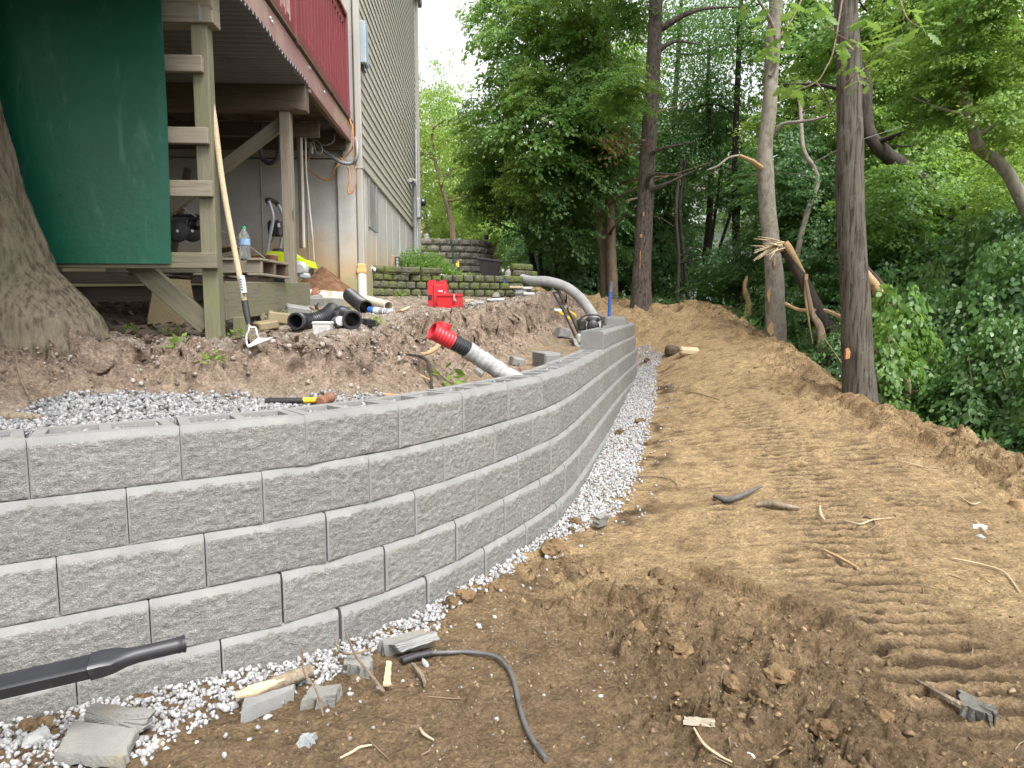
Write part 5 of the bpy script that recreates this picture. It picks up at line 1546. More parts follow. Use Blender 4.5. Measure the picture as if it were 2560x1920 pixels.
# --- low weeds and ground cover on the upper terrace
def tuft(n, spread, h, seed, mat, name):
    r = np.random.RandomState(seed)
    a = r.uniform(0, 6.28, n); q = r.uniform(0, 1, n) ** .5 * spread
    P = np.stack([np.cos(a) * q, np.sin(a) * q, r.uniform(0, h, n) * (1 - q / spread * .6)], 1)
    AX = np.stack([np.cos(a), np.sin(a), r.uniform(-.2, .9, n)], 1) + r.normal(size=(n, 3)) * .4
    NR = np.array([0, 0, 1.0]) + r.normal(size=(n, 3)) * .4
    ln = r.uniform(.5, 1.1, n)
    return leaves_np(name, P, AX, NR, ln * .07, ln * .035, mat)
WEED = tuft(26, .07, .07, 1, L_BRIGHT, "weed"); BUSH = tuft(1500, .42, .62, 2, L_MID, "foliage"); 
wl = 0
for px, py, s, lab in ((600, 845, .8, "small weed at the foot of the rake"), (690, 803, 1.0, "low weed under the rim board behind the black pipe"), (455, 868, .9, "weed sprout left of the front deck post"), (330, 828, .6, "sprig on the mossy patch between trunk and pier block"),
                       (425, 835, .7, "sprig in front of the tan pier block"), (125, 852, 1.0, "tiny plant in the crevice of the huge trunk roots"), (530, 905, .7, "sprout on the dirt bank below the front deck post"), (1110, 955, 1.7, "broad-leaved weed in the trench beside the white filter pipe"), (935, 808, .7, "weed behind the black coupling rings"),
                       (1000, 742, 1.0, "weed at the foot of the mossy wall left of the gas can")):
    p = G(px, py)
    o = tag(link("weed", WEED), lab, "weed"); o.location = p; o.scale = (s, s, s); o.rotation_euler.z = px
b = thing("bush", AT(1055, 690, 12.3), "loose green bush growing against the grey block wall by the house", "bush")
for px, py, y, s in ((1060, 670, 12.5, 1.0), (1030, 650, 12.6, .7), (1095, 680, 12.2, .8)):
    o = link("foliage", BUSH, b); o.location = AT(px, py + 20, y) - b.location; o.scale = (s, s, s); o.rotation_euler.z = px
n = 9000
X = rs2.uniform(-2.1, .4, n); Yq = rs2.uniform(10.4, 16.2, n)
k = fbm(X * 1.3, Yq * 1.3, 4, 3) > -.15
X, Yq = X[k], Yq[k]; n = len(X)
P = np.stack([X, Yq, H(X, Yq)], 1); AX = rs2.normal(size=(n, 3)) * .6 + np.array([0, 0, .8])
me = leaves_np("ground_cover", P, AX, rs2.normal(size=(n, 3)) + np.array([0, 0, .6]), rs2.uniform(.03, .10, n), rs2.uniform(.015, .045, n), L_BRIGHT)
tag(link("ground_cover", me), kind="stuff")
# undergrowth on the wood floor
n = 26000
X = rs2.uniform(3.3, 9, n); Yq = rs2.uniform(3, 19, n)
k = (EDGE.dist(X, Yq)[0] < -.35) & (fbm(X * .8, Yq * .8, 2, 3) > -.25)
X2 = rs2.uniform(-.5, 7, 9000); Y2 = rs2.uniform(15, 24, 9000)
X, Yq = np.concatenate([X[k], X2]), np.concatenate([Yq[k], Y2]); n = len(X)
P = np.stack([X, Yq, H(X, Yq) + rs2.uniform(0, .35, n) ** 1.5], 1); AX = rs2.normal(size=(n, 3)) + np.array([0, 0, .1])
me = leaves_np("undergrowth", P, AX, rs2.normal(size=(n, 3)) * .5 + np.array([0, 0, 1.0]), rs2.uniform(.05, .12, n), rs2.uniform(.03, .07, n), L_DARK)
tag(link("undergrowth", me), kind="stuff")

# leaf litter under the deck and twigs on the earth
n = 1500
X = np.concatenate([rs2.uniform(-4.2, -1.5, n), rs2.uniform(-2.4, -1.0, 300)]); Yq = np.concatenate([rs2.uniform(3.75, 6.2, n), rs2.uniform(3.7, 4.6, 300)])
P = np.stack([X, Yq, H(X, Yq) + .006], 1); n = len(X)
AX = rs2.normal(size=(n, 3)) * np.array([1, 1, .25])
me = leaves_np("leaf_litter", P, AX, rs2.normal(size=(n, 3)) * .5 + np.array([0, 0, 1.0]), rs2.uniform(.03, .08, n), rs2.uniform(.02, .045, n), leaf_mat("leaf_litter_brown", (.07, .05, .035), (.17, .125, .085), (.2, .14, .09), .15))
tag(link("leaf_litter", me), kind="stuff")
m = MB(); rg = random.Random(77)
for k in range(240):
    x = rg.uniform(-.6, 3.9); y = rg.uniform(1.9, 9.5)
    if float(WALL.dist(np.array([x]), np.array([y]))[0][0]) > -.25 or x > 3.6: continue
    a = rg.uniform(0, 6.28); L = rg.uniform(.03, .16)
    e = (x + math.cos(a) * L, y + math.sin(a) * L); q = (x + math.cos(a) * L * .5 + rg.uniform(-.01, .01), y + math.sin(a) * L * .5)
    zz = H(np.array([x, q[0], e[0]]), np.array([y, q[1], e[1]])) + .003
    m.tube([(x, y, zz[0]), (q[0], q[1], zz[1] + .003), (e[0], e[1], zz[2])], [.0018, .0024, .001], 4, False)
tag(m.build("twig_litter", simple("twig_brown", (.16, .115, .07), .9, .5, 5, 0), None), kind="stuff")

# ------------------------------------------------------------------ things on the building site
def M4(p, rx=0, ry=0, rz=0): return Matrix.Translation(Vector(p)) @ Euler((rx, ry, rz), 'XYZ').to_matrix().to_4x4()
def axis(p, d, up=(0, 0, 1)):
    """frame whose z axis points along d"""
    z = Vector(d).normalized(); u = Vector(up)
    if abs(z.dot(u)) > .98: u = Vector((0, 1, 0))
    x = u.cross(z).normalized(); y = z.cross(x)
    M = Matrix((x, y, z)).transposed().to_4x4(); M.translation = Vector(p)
    return M
def sub(mb, name, mat, parent, root, sm=None):
    """a part of a part; vertices are in world space"""
    me = mb.mesh(name, mat, sm); me.transform(Matrix.Translation(-root.location))
    return link(name, me, parent)

M_BLK = simple("black_plastic", (.022, .023, .027), .38, .25, 6, .03, 60, spec=.5, dirt=(.12, .11, .10), dirt_amt=.12, dirt_scale=8)
M_BLK2 = simple("black_rubber", (.02, .02, .021), .6, .2, 8, .06)
M_REDP = simple("red_plastic", (.50, .025, .035), .38, .08, 5, .03)
M_REDT = simple("red_steel", (.52, .022, .028), .42, .1, 6, .03, dirt=(.25, .05, .04), dirt_amt=.1)
M_SOCK = simple("white_sock", (.30, .30, .30), .9, .12, 9, .5, 45, spec=.2, dirt=(.42, .38, .33), dirt_amt=.2, dirt_scale=7)
M_YEL = simple("yellow_paint", (.65, .45, .02), .5, .1, 6, .03)
M_BLUE = simple("blue_paint", (.03, .12, .42), .4, .15, 6, .05)
M_STEEL = simple("worn_steel", (.42, .42, .41), .4, .15, 8, .05, 60, metal=.7)
M_RUST = simple("rusty_iron", (.20, .09, .05), .8, .3, 12, .2)
M_GREYP = simple("grey_machine_paint", (.36, .37, .37), .5, .1, 6, .04, dirt=(.3, .25, .18), dirt_amt=.3)
M_LIME = simple("lime_plastic", (.50, .62, .015), .35, .06, 5, .02)
M_LABEL = simple("white_label", (.52, .52, .51), .5, .06, 6, 0)
M_INK = simple("printed_ink", (.05, .05, .06), .6, .1, 6, 0)
M_TANC = simple("tan_concrete", (.235, .19, .115), .9, .12, 8, .6, 90, spec=.2, dirt=(.2, .2, .1), dirt_amt=.3, dirt_scale=4)
M_PAVER = simple("paver_concrete", (.20, .20, .185), .9, .14, 7, .5, 120, spec=.2, dirt=(.24, .19, .115), dirt_amt=.25, dirt_scale=5)
M_HANDLE = wood_mat("tool_handle_wood", (.46, .38, .25), (.30, .24, .15))
def glass_mat(name, col, rough=.1):
    m, t, p = base_mat(name)
    p.inputs["Base Color"].default_value = (*col, 1); p.inputs["Roughness"].default_value = rough
    p.inputs["Transmission Weight"].default_value = .85; p.inputs["IOR"].default_value = 1.2
    return m
M_CLEAR = glass_mat("clear_plastic", (.85, .9, .95), .12)
M_PEEL = simple("peeling_white_pipe", (.62, .58, .50), .6, .1, 6, .3, 40, dirt=(.30, .20, .10), dirt_amt=.62, dirt_scale=14)
M_BARKL = bark_mat("bark_log", (.22, .18, .13), (.10, .075, .05), 18, .4)

def corrug(m, pts, r, pitch=.0165, depth=.0045, n=16, wall=.005, seg=10, closed=False):
    """corrugated pipe along a path with an open bore"""
    c = catmull([tuple(p) for p in pts], seg)
    L = np.concatenate([[0], np.cumsum(np.linalg.norm(np.diff(c, axis=0), axis=1))])
    k = max(4, int(L[-1] / pitch)) * 4
    s = np.linspace(0, L[-1], k + 1)
    P = np.stack([np.interp(s, L, c[:, i]) for i in range(3)], 1)
    R = [r + depth * (.5 if (i % 4) in (0, 1) else -.5) for i in range(k + 1)]
    m.tube([tuple(p) for p in P], R, n, caps=False)
    q = P[::4]
    m.tube([tuple(p) for p in q], [r - depth - wall] * len(q), n, caps=False)
    for a, b in ((0, 1), (-1, -2)):
        M = axis(P[a], P[a] - P[b])
        m.lathe([(R[a], 0), (r - depth - wall, .0005)], M, n, caps=False)
    return P

# black downspout with a round outlet, leaning in front of the wall
def downspout():
    p0, p1, p2, p3 = AT(-330, 1792, 1.86), AT(228, 1666, 2.02), AT(330, 1640, 2.08), AT(462, 1609, 2.17)
    root = thing("drain_downspout", p1, "black rectangular plastic downspout ending in a round outlet in front of the wall", "downspout")
    ax = (p3 - p0).normalized()
    R = frame(p1 - p0, (0, -.35, 1))
    secs = []
    n = 28
    def rect(c, w, h, R):
        out = []
        for k in range(n):
            a = 2 * math.pi * k / n
            ca, sa = math.cos(a), math.sin(a)
            f = 1 / max(abs(ca), abs(sa))
            rr = .93
            out.append(c + R.col[1] * (ca * f * w / 2 * rr ** (1 - 1)) + R.col[2] * (sa * f * h / 2))
        return out
    def circ(c, r, R): return [c + R.col[1] * (math.cos(2 * math.pi * k / n) * r) + R.col[2] * (math.sin(2 * math.pi * k / n) * r) for k in range(n)]
    W, Hh = .066, .046
    for t in (0, .5, .995): secs.append(rect(p0.lerp(p1, t), W, Hh, R))
    m = MB()
    vs = [v for s in secs for v in s]
    fs = [(i * n + k, i * n + (k + 1) % n, (i + 1) * n + (k + 1) % n, (i + 1) * n + k) for i in range(len(secs) - 1) for k in range(n)]
    fs.append(tuple(range(n))); m.add(vs, fs)
    m.build("square_pipe", M_BLK, root, 35)
    m = MB()
    secs = [rect(p1, W + .006, Hh + .008, R), rect(p1.lerp(p2, .3), W + .006, Hh + .008, R)]
    a, b = rect(p1.lerp(p2, .55), W + .006, Hh, R), circ(p2, .0245, R)
    for f in (0, .35, .7, 1): secs.append([x.lerp(y, f) for x, y in zip(a, circ(p2, .0245, R))] if f < 1 else circ(p2.lerp(p3, .12), .0245, R))
    secs.append(circ(p3, .0247, R))
    vs = [v for s in secs for v in s]
    fs = [(i * n + k, i * n + (k + 1) % n, (i + 1) * n + (k + 1) % n, (i + 1) * n + k) for i in range(len(secs) - 1) for k in range(n)]
    fs.append(tuple(range(n)))
    m.add(vs, fs)
    m.build("round_adapter", M_BLK, root, 40)
    m = MB(); M = axis(p3, p3 - p2)
    m.lathe([(.024, -.022), (.0265, -.022), (.0265, -.017), (.0252, -.015), (.0252, -.006), (.0275, -.005), (.0275, 0), (.023, 0), (.022, -.04)], M, 28, caps=False)
    m.lathe([(.023, -.015), (.001, -.015)], M, 28, caps=False)
    m.build("end_collar", M_BLK, root, 40)
downspout()

# loose pavers and broken blocks on the gravel
def slab(corners, th, label, mat=M_PAVER, name="paver", cat="paver", seed=0, rough=.006):
    """a slab whose top face has the four given corners"""
    C = [Vector(c) for c in corners]
    nrm = (C[1] - C[0]).cross(C[3] - C[0]).normalized()
    if nrm.z < 0: nrm = -nrm
    n = 9
    rg = random.Random(seed)
    ring = []
    for a in range(4):
        for k in range(n):
            p = C[a].lerp(C[(a + 1) % 4], k / n)
            ring.append(p + Vector((rg.uniform(-1, 1), rg.uniform(-1, 1), 0)) * rough * .5)
    c = sum(ring, Vector()) / len(ring)
    N = len(ring)
    top2 = [p.lerp(c, .04) + nrm * 0 for p in ring]
    e = [p - nrm * .007 for p in ring]
    lo = [p - nrm * th + Vector((rg.uniform(-1, 1), rg.uniform(-1, 1), 0)) * rough for p in ring]
    vs = [c] + top2 + e + lo
    fs = []
    for k in range(N):
        k2 = (k + 1) % N
        fs.append((0, 1 + k, 1 + k2))
        for r in range(2):
            a = 1 + r * N
            fs.append((a + k, a + N + k, a + N + k2, a + k2))
    fs.append(tuple(1 + 2 * N + k for k in range(N)))
    m = MB().add(vs, fs)
    return tag(m.build(name, mat, None, 30), label, cat)
def onG(px, py, dz=0.0): return march(px, py, lambda x, y: H(x, y) + dz)
def up(p, dz): return Vector((p.x, p.y, p.z + dz))
def quad(pix, dz): return [onG(x, y, d) for (x, y), d in zip(pix, dz if hasattr(dz, '__len__') else [dz] * 4)]
slab(quad([(138, 1880), (310, 1895), (345, 1820), (180, 1800)], (.05, .05, .055, .06)), .035, "grey weathered paver lying flat on top of another at the lower left", seed=1)
slab(quad([(205, 1812), (352, 1832), (372, 1790), (210, 1773)], (.03, .03, .075, .085)), .04, "lichen-edged grey paver propped behind the flat one against the wall base", seed=2)
slab(quad([(604, 1775), (735, 1722), (738, 1690), (608, 1738)], .045), .05, "long grey block chip on the gravel below the split log", M_CONC, "block_chip", "block chip", 3)
slab(quad([(755, 1750), (835, 1738), (850, 1710), (775, 1715)], .04), .05, "small rough grey block chip between the log and the bark pieces", M_PAVER, "block_chip", "block chip", 4, .012)
slab(quad([(858, 1660), (925, 1668), (930, 1640), (868, 1632)], .055), .05, "squat grey block chip beside the upright pale bark piece", M_PAVER, "block_chip", "block chip", 5, .012)
slab(quad([(1000, 1632), (1100, 1598), (1092, 1578), (985, 1612)], (.04, .05, .08, .07)), .06, "long smooth grey block offcut leaning at the wall base by the black cable", M_CONC, "block_chip", "block chip", 6)
slab(quad([(960, 1612), (1080, 1590), (1060, 1572), (950, 1598)], .055), .05, "rough grey block offcut lying behind the smooth one at the wall", M_PAVER, "block_chip", "block chip", 7, .01)
slab(quad([(1480, 1312), (1506, 1300), (1508, 1280), (1486, 1290)], (.03, .03, .08, .08)), .05, "single grey stone chunk on the gravel at the foot of the wall's curve", M_PAVER, "stone", "stone", 8, .012)
slab(quad([(1705, 1812), (1786, 1818), (1784, 1796), (1710, 1790)], .014), .012, "flat pale tan stone flake on the brown earth", simple("tan_stone", (.36, .315, .24), .8, .12, 9, .2), "stone_flake", "stone", 9, .004)
slab(quad([(2400, 1760), (2480, 1790), (2492, 1768), (2395, 1720)], .04), .05, "long dark grey rock half buried at the lower right", simple("dark_rock", (.12, .115, .1), .9, .3, 14, .8, 60), "rock", "rock", 10, .014)
slab(quad([(750, 1846), (782, 1850), (786, 1832), (758, 1832)], .025), .03, "lone bluish grey stone on the bare earth below the block chips", simple("blue_stone", (.25, .27, .27), .8, .15, 12, .5), "stone", "stone", 11, .012)

# split log, bark pieces, sticks
def log(pts, r, label, mat=M_BARKL, name="log", cat="log", n=10, heart=None):
    c = catmull([tuple(p) for p in pts], 5)
    rr = r if hasattr(r, '__len__') else [r] * len(c)
    rr = list(np.interp(np.linspace(0, 1, len(c)), np.linspace(0, 1, len(rr)), rr))
    m = MB(); m.tube([tuple(q) for q in c], rr, n)
    return tag(m.build(name, mat, None, 50), label, cat)
lgp = thing("split_log", AT(680, 1710, 2.5), "half peeled split log resting on the white gravel against the wall", "log")
mb = MB(); mb.tube([onG(600, 1742, .05), onG(690, 1708, .055), onG(778, 1676, .06)], [.014, .026, .024], 10); mb.build("bark", M_BARKL, lgp, 60)
mb = MB(); mb.tube([onG(588, 1740, .055), onG(640, 1724, .065), onG(710, 1699, .07)], [.012, .023, .010], 8); mb.build("bare_wood", M_HEARTP, lgp, 60)
slab(quad([(958, 1709), (975, 1707), (980, 1652), (966, 1650)], .04), .012, "upright pale strip of split wood on the gravel edge", M_HEARTP, "wood_strip", "wood strip", 21, .004)
log([onG(1030, 1660, .025), onG(1045, 1675, .03), onG(1058, 1695, .025), onG(1062, 1714, .02)], [.006, .009, .008, .006], "bent brown twig curling out from the end of the black cable", M_BARKL, "twig", "twig", 6)
log([onG(864, 1580, .22), onG(890, 1640, .13), onG(930, 1690, .06), onG(960, 1730, .02)], [.003, .005, .006, .006], "thin stick leaning up against the wall's lowest course", B_TAN, "stick", "stick", 6)
log([onG(755, 1620, .24), onG(760, 1680, .15), onG(790, 1725, .09), onG(808, 1790, .0)], [.003, .004, .004, .003], "thin bare stalk rising in front of the split log", B_TAN, "stick", "stick", 6)
log([onG(836, 1590, .11), onG(848, 1625, .07), onG(880, 1635, .08), onG(930, 1622, .09)], [.003, .005, .005, .003], "crooked grey twig lying over the block chips", B_TAN, "twig", "twig", 6)
log([onG(2020, 1645, .02), onG(2080, 1690, .02), onG(2140, 1730, .03)] if False else [onG(2060, 1375, .02), onG(2100, 1395, .025), onG(2145, 1420, .02)], [.008, .012, .008], "pale stick lying across the cleat tracks", M_HEART, "stick", "stick", 6)
log([onG(2290, 1700, .02), onG(2360, 1740, .02), onG(2440, 1785, .015)], [.006, .011, .016], "long brown stick pointing at the half buried rock", M_BARKL, "stick", "stick", 6)
log([onG(1785, 1240, .02), onG(1815, 1250, .02), onG(1850, 1240, .03), onG(1905, 1215, .03)], [.012, .022, .016, .008], "dark twisted root lying on the middle of the path", simple("grey_root", (.09, .085, .08), .85, .3, 20, .5), "root", "root", 8)
log([onG(1890, 1262, .02), onG(1925, 1258, .035), onG(1960, 1265, .025), onG(2000, 1270, .01)], [.012, .024, .02, .008], "dark brown root clump beside the twisted root on the path", M_BARKL, "root", "root", 8)
log([onG(2050, 1265, .02), onG(2052, 1285, .03), onG(2062, 1300, .02)], [.005, .008, .005], "short pale twig on the path right of the roots", M_HEARTP, "twig", "twig", 6)
for k, (pp, lab) in enumerate((([(850, 1895), (880, 1880), (900, 1868), (930, 1862)], "pale rootlet on the near earth at bottom centre"), ([(1050, 1820), (1060, 1835), (1085, 1850)], "tiny pale rootlet above the other on the near earth"), ([(1735, 1820), (1760, 1860), (1800, 1890), (1830, 1905)], "thin pale root curving down from the tan stone flake"),
        ([(2110, 1300), (2150, 1310), (2180, 1300), (2230, 1295)], "pale roots matted on the right side of the path"), ([(2130, 1320), (2160, 1290), (2190, 1310), (2160, 1335)], "looped rootlet on the right side of the path"), ([(2400, 1240), (2430, 1260), (2450, 1255)], "pale twig on the lumpy right edge of the path"), ([(2440, 1300), (2455, 1320), (2470, 1335)], "pale split stick near the grey stones by the right edge"),
        ([(1350, 1205), (1420, 1195), (1520, 1200), (1600, 1210)], "long thin dark twig crossing from the gravel to the path"), ([(2380, 1395), (2450, 1410), (2510, 1430), (2550, 1480)], "thin pale stem lying near the right border"), ([(1700, 975), (1750, 985), (1800, 1000)], "thin dark twig lying on the far path"), ([(2240, 1150), (2300, 1165), (2350, 1180)], "pale root on the right part of the track"))):
    if lab.startswith("long thin"): pp = [(1560, 1200), (1620, 1190), (1680, 1200), (1700, 1225)]
    log([onG(a_, b_, .012) for a_, b_ in pp], [.0035, .0055, .003], lab, M_HEARTP if "pale" in lab else B_TAN, "rootlet", "root", 5)
st = log([AT(2558, 1320, 4.2), AT(2556, 1290, 4.2), AT(2552, 1250, 4.22)], [.07, .065, .06], "short sawn stump with orange bark at the right border", M_HEART, "stump", "stump", 12)
# log chunks beyond the wall end
mb = MB(); mb.lathe([(.10, 0), (.115, .03), (.11, .10), (.09, .125), (.03, .13)], axis(G0(1678, 886), (.1, -.2, 1)), 9)
tag(mb.build("log_chunk", simple("dark_log_bark", (.08, .055, .038), .9, .35, 14, .9, 40), None, None), "dark squat log chunk on the path near the wall end", "log")
mb = MB(); mb.lathe([(.05, -.13), (.07, -.11), (.07, .12), (.05, .14)], axis(up(G0(1722, 888), .05), (1, -.1, -.06)), 9)
tag(mb.build("log_chunk", M_HEARTP, None, None), "pale split wood chunk right of the dark log chunk", "log")
# larger lumps of earth and stones
def lump(px, py, r, label, mat, seed, flat=.75, name="earth_clod", cat="clod", n=3):
    rs_ = np.random.RandomState(seed)
    import bmesh
    bm = bmesh.new(); bmesh.ops.create_icosphere(bm, subdivisions=n, radius=1)
    co = np.array([v.co[:] for v in bm.verts])
    f = .9 + .4 * fbm(co[:, 0] * 1.4 + seed, co[:, 1] * 1.4, co[:, 2] * 1.4, 2) + .28 * np.round(2.2 * fbm(co[:, 0] * 2.1 + seed, co[:, 1] * 2.1, co[:, 2] * 2.1 + seed, 2)) / 2.2 + .2 * fbm(co[:, 0] * 6 + seed, co[:, 1] * 6, co[:, 2] * 6, 2)
    co = co * f[:, None] * np.array([1, rs_.uniform(.65, .9), flat]) * r
    for v, q in zip(bm.verts, co): v.co = q
    me = bpy.data.meshes.new(name); bm.to_mesh(me); bm.free(); me.materials.append(mat)
    o = link(name, me); p = G0(px, py); o.location = (p.x, p.y, p.z + r * flat * .35); o.rotation_euler.z = seed
    return tag(o, label, cat)
M_EARTH = simple("clod_brown", (.145, .096, .052), .95, .35, 12, .9, 50, spec=.15)
M_EARTHD = simple("clod_dark", (.11, .075, .042), .95, .35, 12, .9, 50, spec=.15)
for px, py, r, lab, mt in ((1550, 1085, .055, "dark brown clod alone on the white gravel below the wall", M_EARTHD), (1438, 1312, .05, "brown wood-like clod on the gravel strip next to the grey chunk", M_EARTH), (1430, 1328, .03, "small dark clod touching the brown one on the gravel strip", M_EARTHD), (1618, 905, .07, "brown clod at the gravel's far end by the wall", M_EARTHD),
        (1165, 1500, .055, "brown lump of earth piled against the lowest wall course", M_EARTH), (1128, 1512, .045, "brown lump beside the other one on the lowest wall course", M_EARTHD), (1385, 1385, .085, "brown lump at the path edge spilling onto gravel", M_EARTH), (1245, 1480, .05, "small lump between the gravel and the churned earth", M_EARTH),
        (1945, 1700, .055, "angular brown clod in the middle of the churned earth", M_EARTH), (1830, 1720, .042, "upright oval clod left of the angular one", M_EARTH), (1845, 1845, .055, "rounded dark clod near the bottom of the frame", M_EARTHD), (1900, 1760, .06, "broad dark clod in front of the angular one", M_EARTHD), (1640, 1450, .06, "dark clod at the upper end of the torn hole", M_EARTHD),
        (1720, 1500, .07, "dark crumbling clod beside the torn hole", M_EARTHD), (2210, 1810, .05, "tan clod near the long brown stick", M_EARTH), (2060, 1830, .045, "tan clod left of the tan one by the stick", M_EARTH), (1590, 1590, .06, "brown clod at the left foot of the churned ridge", M_EARTH), (1700, 1640, .07, "wide brown clod on the churned ridge", M_EARTH),
        (2420, 1130, .10, "large brown lump on the berm at the right", M_EARTH), (2330, 1110, .07, "brown lump left of the large one on the berm", M_EARTH), (2480, 1180, .09, "brown lump near the right border of the berm", M_EARTH), (2220, 1030, .07, "brown lump on the berm below the thick oak", M_EARTH), (2100, 960, .10, "brown lump left of the thick oak's foot", M_EARTH), (2020, 970, .08, "brown lump on the path edge between the two trunks", M_EARTH),
        (1600, 1060, .07, "dark clod on the path's left edge above the gravel", M_EARTHD), (1618, 1115, .05, "tan clod on the path's left edge", M_EARTH), (2300, 1080, .08, "brown lump on the berm right of the thick oak", M_EARTH), (1890, 925, .045, "small dark clod alone on the far path", M_EARTHD), (2550, 1230, .09, "tan lump by the sawn stump", M_EARTH), (310, 1842, .03, "dark clod lying on the white gravel by the pavers", M_EARTHD),
        (470, 1815, .024, "small dark clod on the gravel right of the pavers", M_EARTHD), (70, 1835, .05, "mud lump among the gravel at the left border", M_EARTHD), (120, 1820, .04, "mud lump right of the one at the left border", M_EARTHD), (890, 1705, .03, "brown clod beside the squat block chip", M_EARTHD)):
    lump(px, py, r, lab, mt, int(px + py) % 97)
for px, py, r, lab in ((2450, 1325, .045, "grey stone beside the split stick near the right border"), (2452, 1348, .03, "smaller grey stone below the one near the right border"), (1500, 1750, .02, "grey pebble left of the tan stone flake"), (1895, 1830, .03, "greenish grey stone right of the rounded dark clod"), (1875, 1895, .018, "white stone at the bottom edge of the frame"), (2475, 1800, .017, "bright white stone below the half buried rock"), (90, 1860, .05, "grey broken stone in the gravel at the left border")):
    lump(px, py, r, lab, simple("site_stone", (.36, .37, .36), .85, .15, 12, .4) if "grey" in lab else M_LABEL, int(px) % 89, .7, "stone", "stone", 2)

# black cable on the ground
def ground_cord(name, pix, r, mat, label, cat, lift=.012):
    pts = [onG(a_, b_, lift) for a_, b_ in pix]
    return tag(MB().tube([tuple(q) for q in catmull(pts, 6)], r, 7).build(name, mat, None, 60), label, cat)
ground_cord("cable", [(1000, 1648), (1040, 1636), (1090, 1632), (1170, 1630), (1235, 1640), (1268, 1668), (1285, 1705), (1295, 1750), (1312, 1810), (1335, 1855), (1365, 1898)], .0085, simple("grey_black_cable", (.085, .085, .088), .55, .3, 40, .2), "twisted grey-black cable curving across the earth towards the bottom edge", "cable", .016)
tag(MB().tube([onG(1005, 1652, .02), onG(1040, 1640, .025), onG(1080, 1632, .02)], .014, 8).build("fabric_scrap", M_BLK2, None, 60), "scrap of black fabric at the end of the cable under the offcut", "fabric scrap")

# sledge hammer behind the wall
hm = thing("hammer", AT(745, 1000, 3.3), "short sledge hammer with black and yellow handle lying on the grey gravel", "hammer")
mb = MB(); mb.tube([AT(664, 1004, 3.2), AT(672, 1003, 3.2), AT(760, 1001, 3.2)], [.012, .0165, .0135], 10); mb.build("grip", M_BLK2, hm, 50)
mb = MB(); mb.tube([AT(758, 1001, 3.2), AT(802, 1000, 3.2)], .0135, 10); mb.build("handle", M_YEL, hm, 50)
mb = MB(); mb.lathe([(.02, -.05), (.026, -.045), (.026, -.02), (.022, -.015), (.022, .015), (.026, .02), (.026, .045), (.02, .05)], axis(AT(814, 999, 3.2), (.25, .95, .1)), 12); mb.build("head", M_RUST, hm, 40)
log([AT(690, 995, 3.42), AT(705, 985, 3.42), AT(723, 982, 3.42)], [.014, .018, .012], "short broken root stub behind the hammer", M_HEART, "root", "root", 7)
log([AT(915, 990, 3.5), AT(960, 988, 3.55), AT(1015, 991, 3.5)], [.008, .012, .008], "orange-brown root lying along the back of the wall", M_HEART, "root", "root", 7)
log([AT(-30, 1035, 2.75), AT(40, 1043, 2.72), AT(105, 1045, 2.7)], [.02, .022, .014], "brown root end along the gravel at the left border", M_BARKL, "root", "root", 8)
log([AT(1010, 885, 4.2), AT(1060, 895, 4.15), AT(1075, 925, 4.1), AT(1080, 975, 3.9)], [.006, .01, .011, .007], "dark root arching out of the bank down to the wall", B_DARK, "root", "root", 7)
log([AT(975, 910, 4.2), AT(1020, 925, 4.1), AT(1075, 950, 4.0)], [.006, .009, .006], "pale root slanting over the foot of the bank", M_HEART, "root", "root", 6)
log([AT(1105, 850, 4.8), AT(1090, 870, 4.7), AT(1058, 885, 4.6), AT(1000, 880, 4.6)], [.012, .016, .012, .006], "forked pale root under the red pipe fitting", M_HEART, "root", "root", 7)
for k, (pp, lab) in enumerate((([(1150, 870), (1200, 880), (1240, 880)], "thin root drooping from the bank above the white sock pipe"), ([(1230, 830), (1260, 850), (1290, 900)], "thin root hanging down the bank in the middle"), ([(1330, 780), (1335, 810), (1345, 840)], "thin root hanging at the right end of the bank"), ([(1190, 820), (1240, 826), (1290, 815)], "thin root stretched along the bank below its rim"), ([(60, 900), (75, 960), (100, 1010)], "thin root on the bank near the left border"), ([(1250, 860), (1300, 880), (1320, 875)], "thin rootlet curling out of the trench bank"), ([(1290, 880), (1300, 920), (1305, 940)], "straight dry stalk standing in the trench"))):
    log([up(G(a_, b_), .01) + Vector((0, -.05, .01)) for a_, b_ in pp], [.003, .005, .003], lab, B_TAN, "rootlet", "root", 5)
# fine roots hanging from the cut bank, past counting
m = MB(); rg = random.Random(31)
for k in range(260):
    px = rg.uniform(960, 1385); t_ = (px - 960) / 425
    py = rg.uniform(800 - 45 * t_, 930 - 90 * t_)
    q = G(px, py)
    d = Vector((rg.uniform(-.06, .06), rg.uniform(-.10, -.02), rg.uniform(-.16, -.02)))
    m.tube([q + Vector((0, .02, .02)), q + d * .5 + Vector((0, -.02, .01)), q + d], [.0022, .0018, .0008], 3, False)
tag(m.build("fine_roots", simple("root_fibre", (.26, .19, .12), .9, .3, 8, 0), None), kind="stuff")

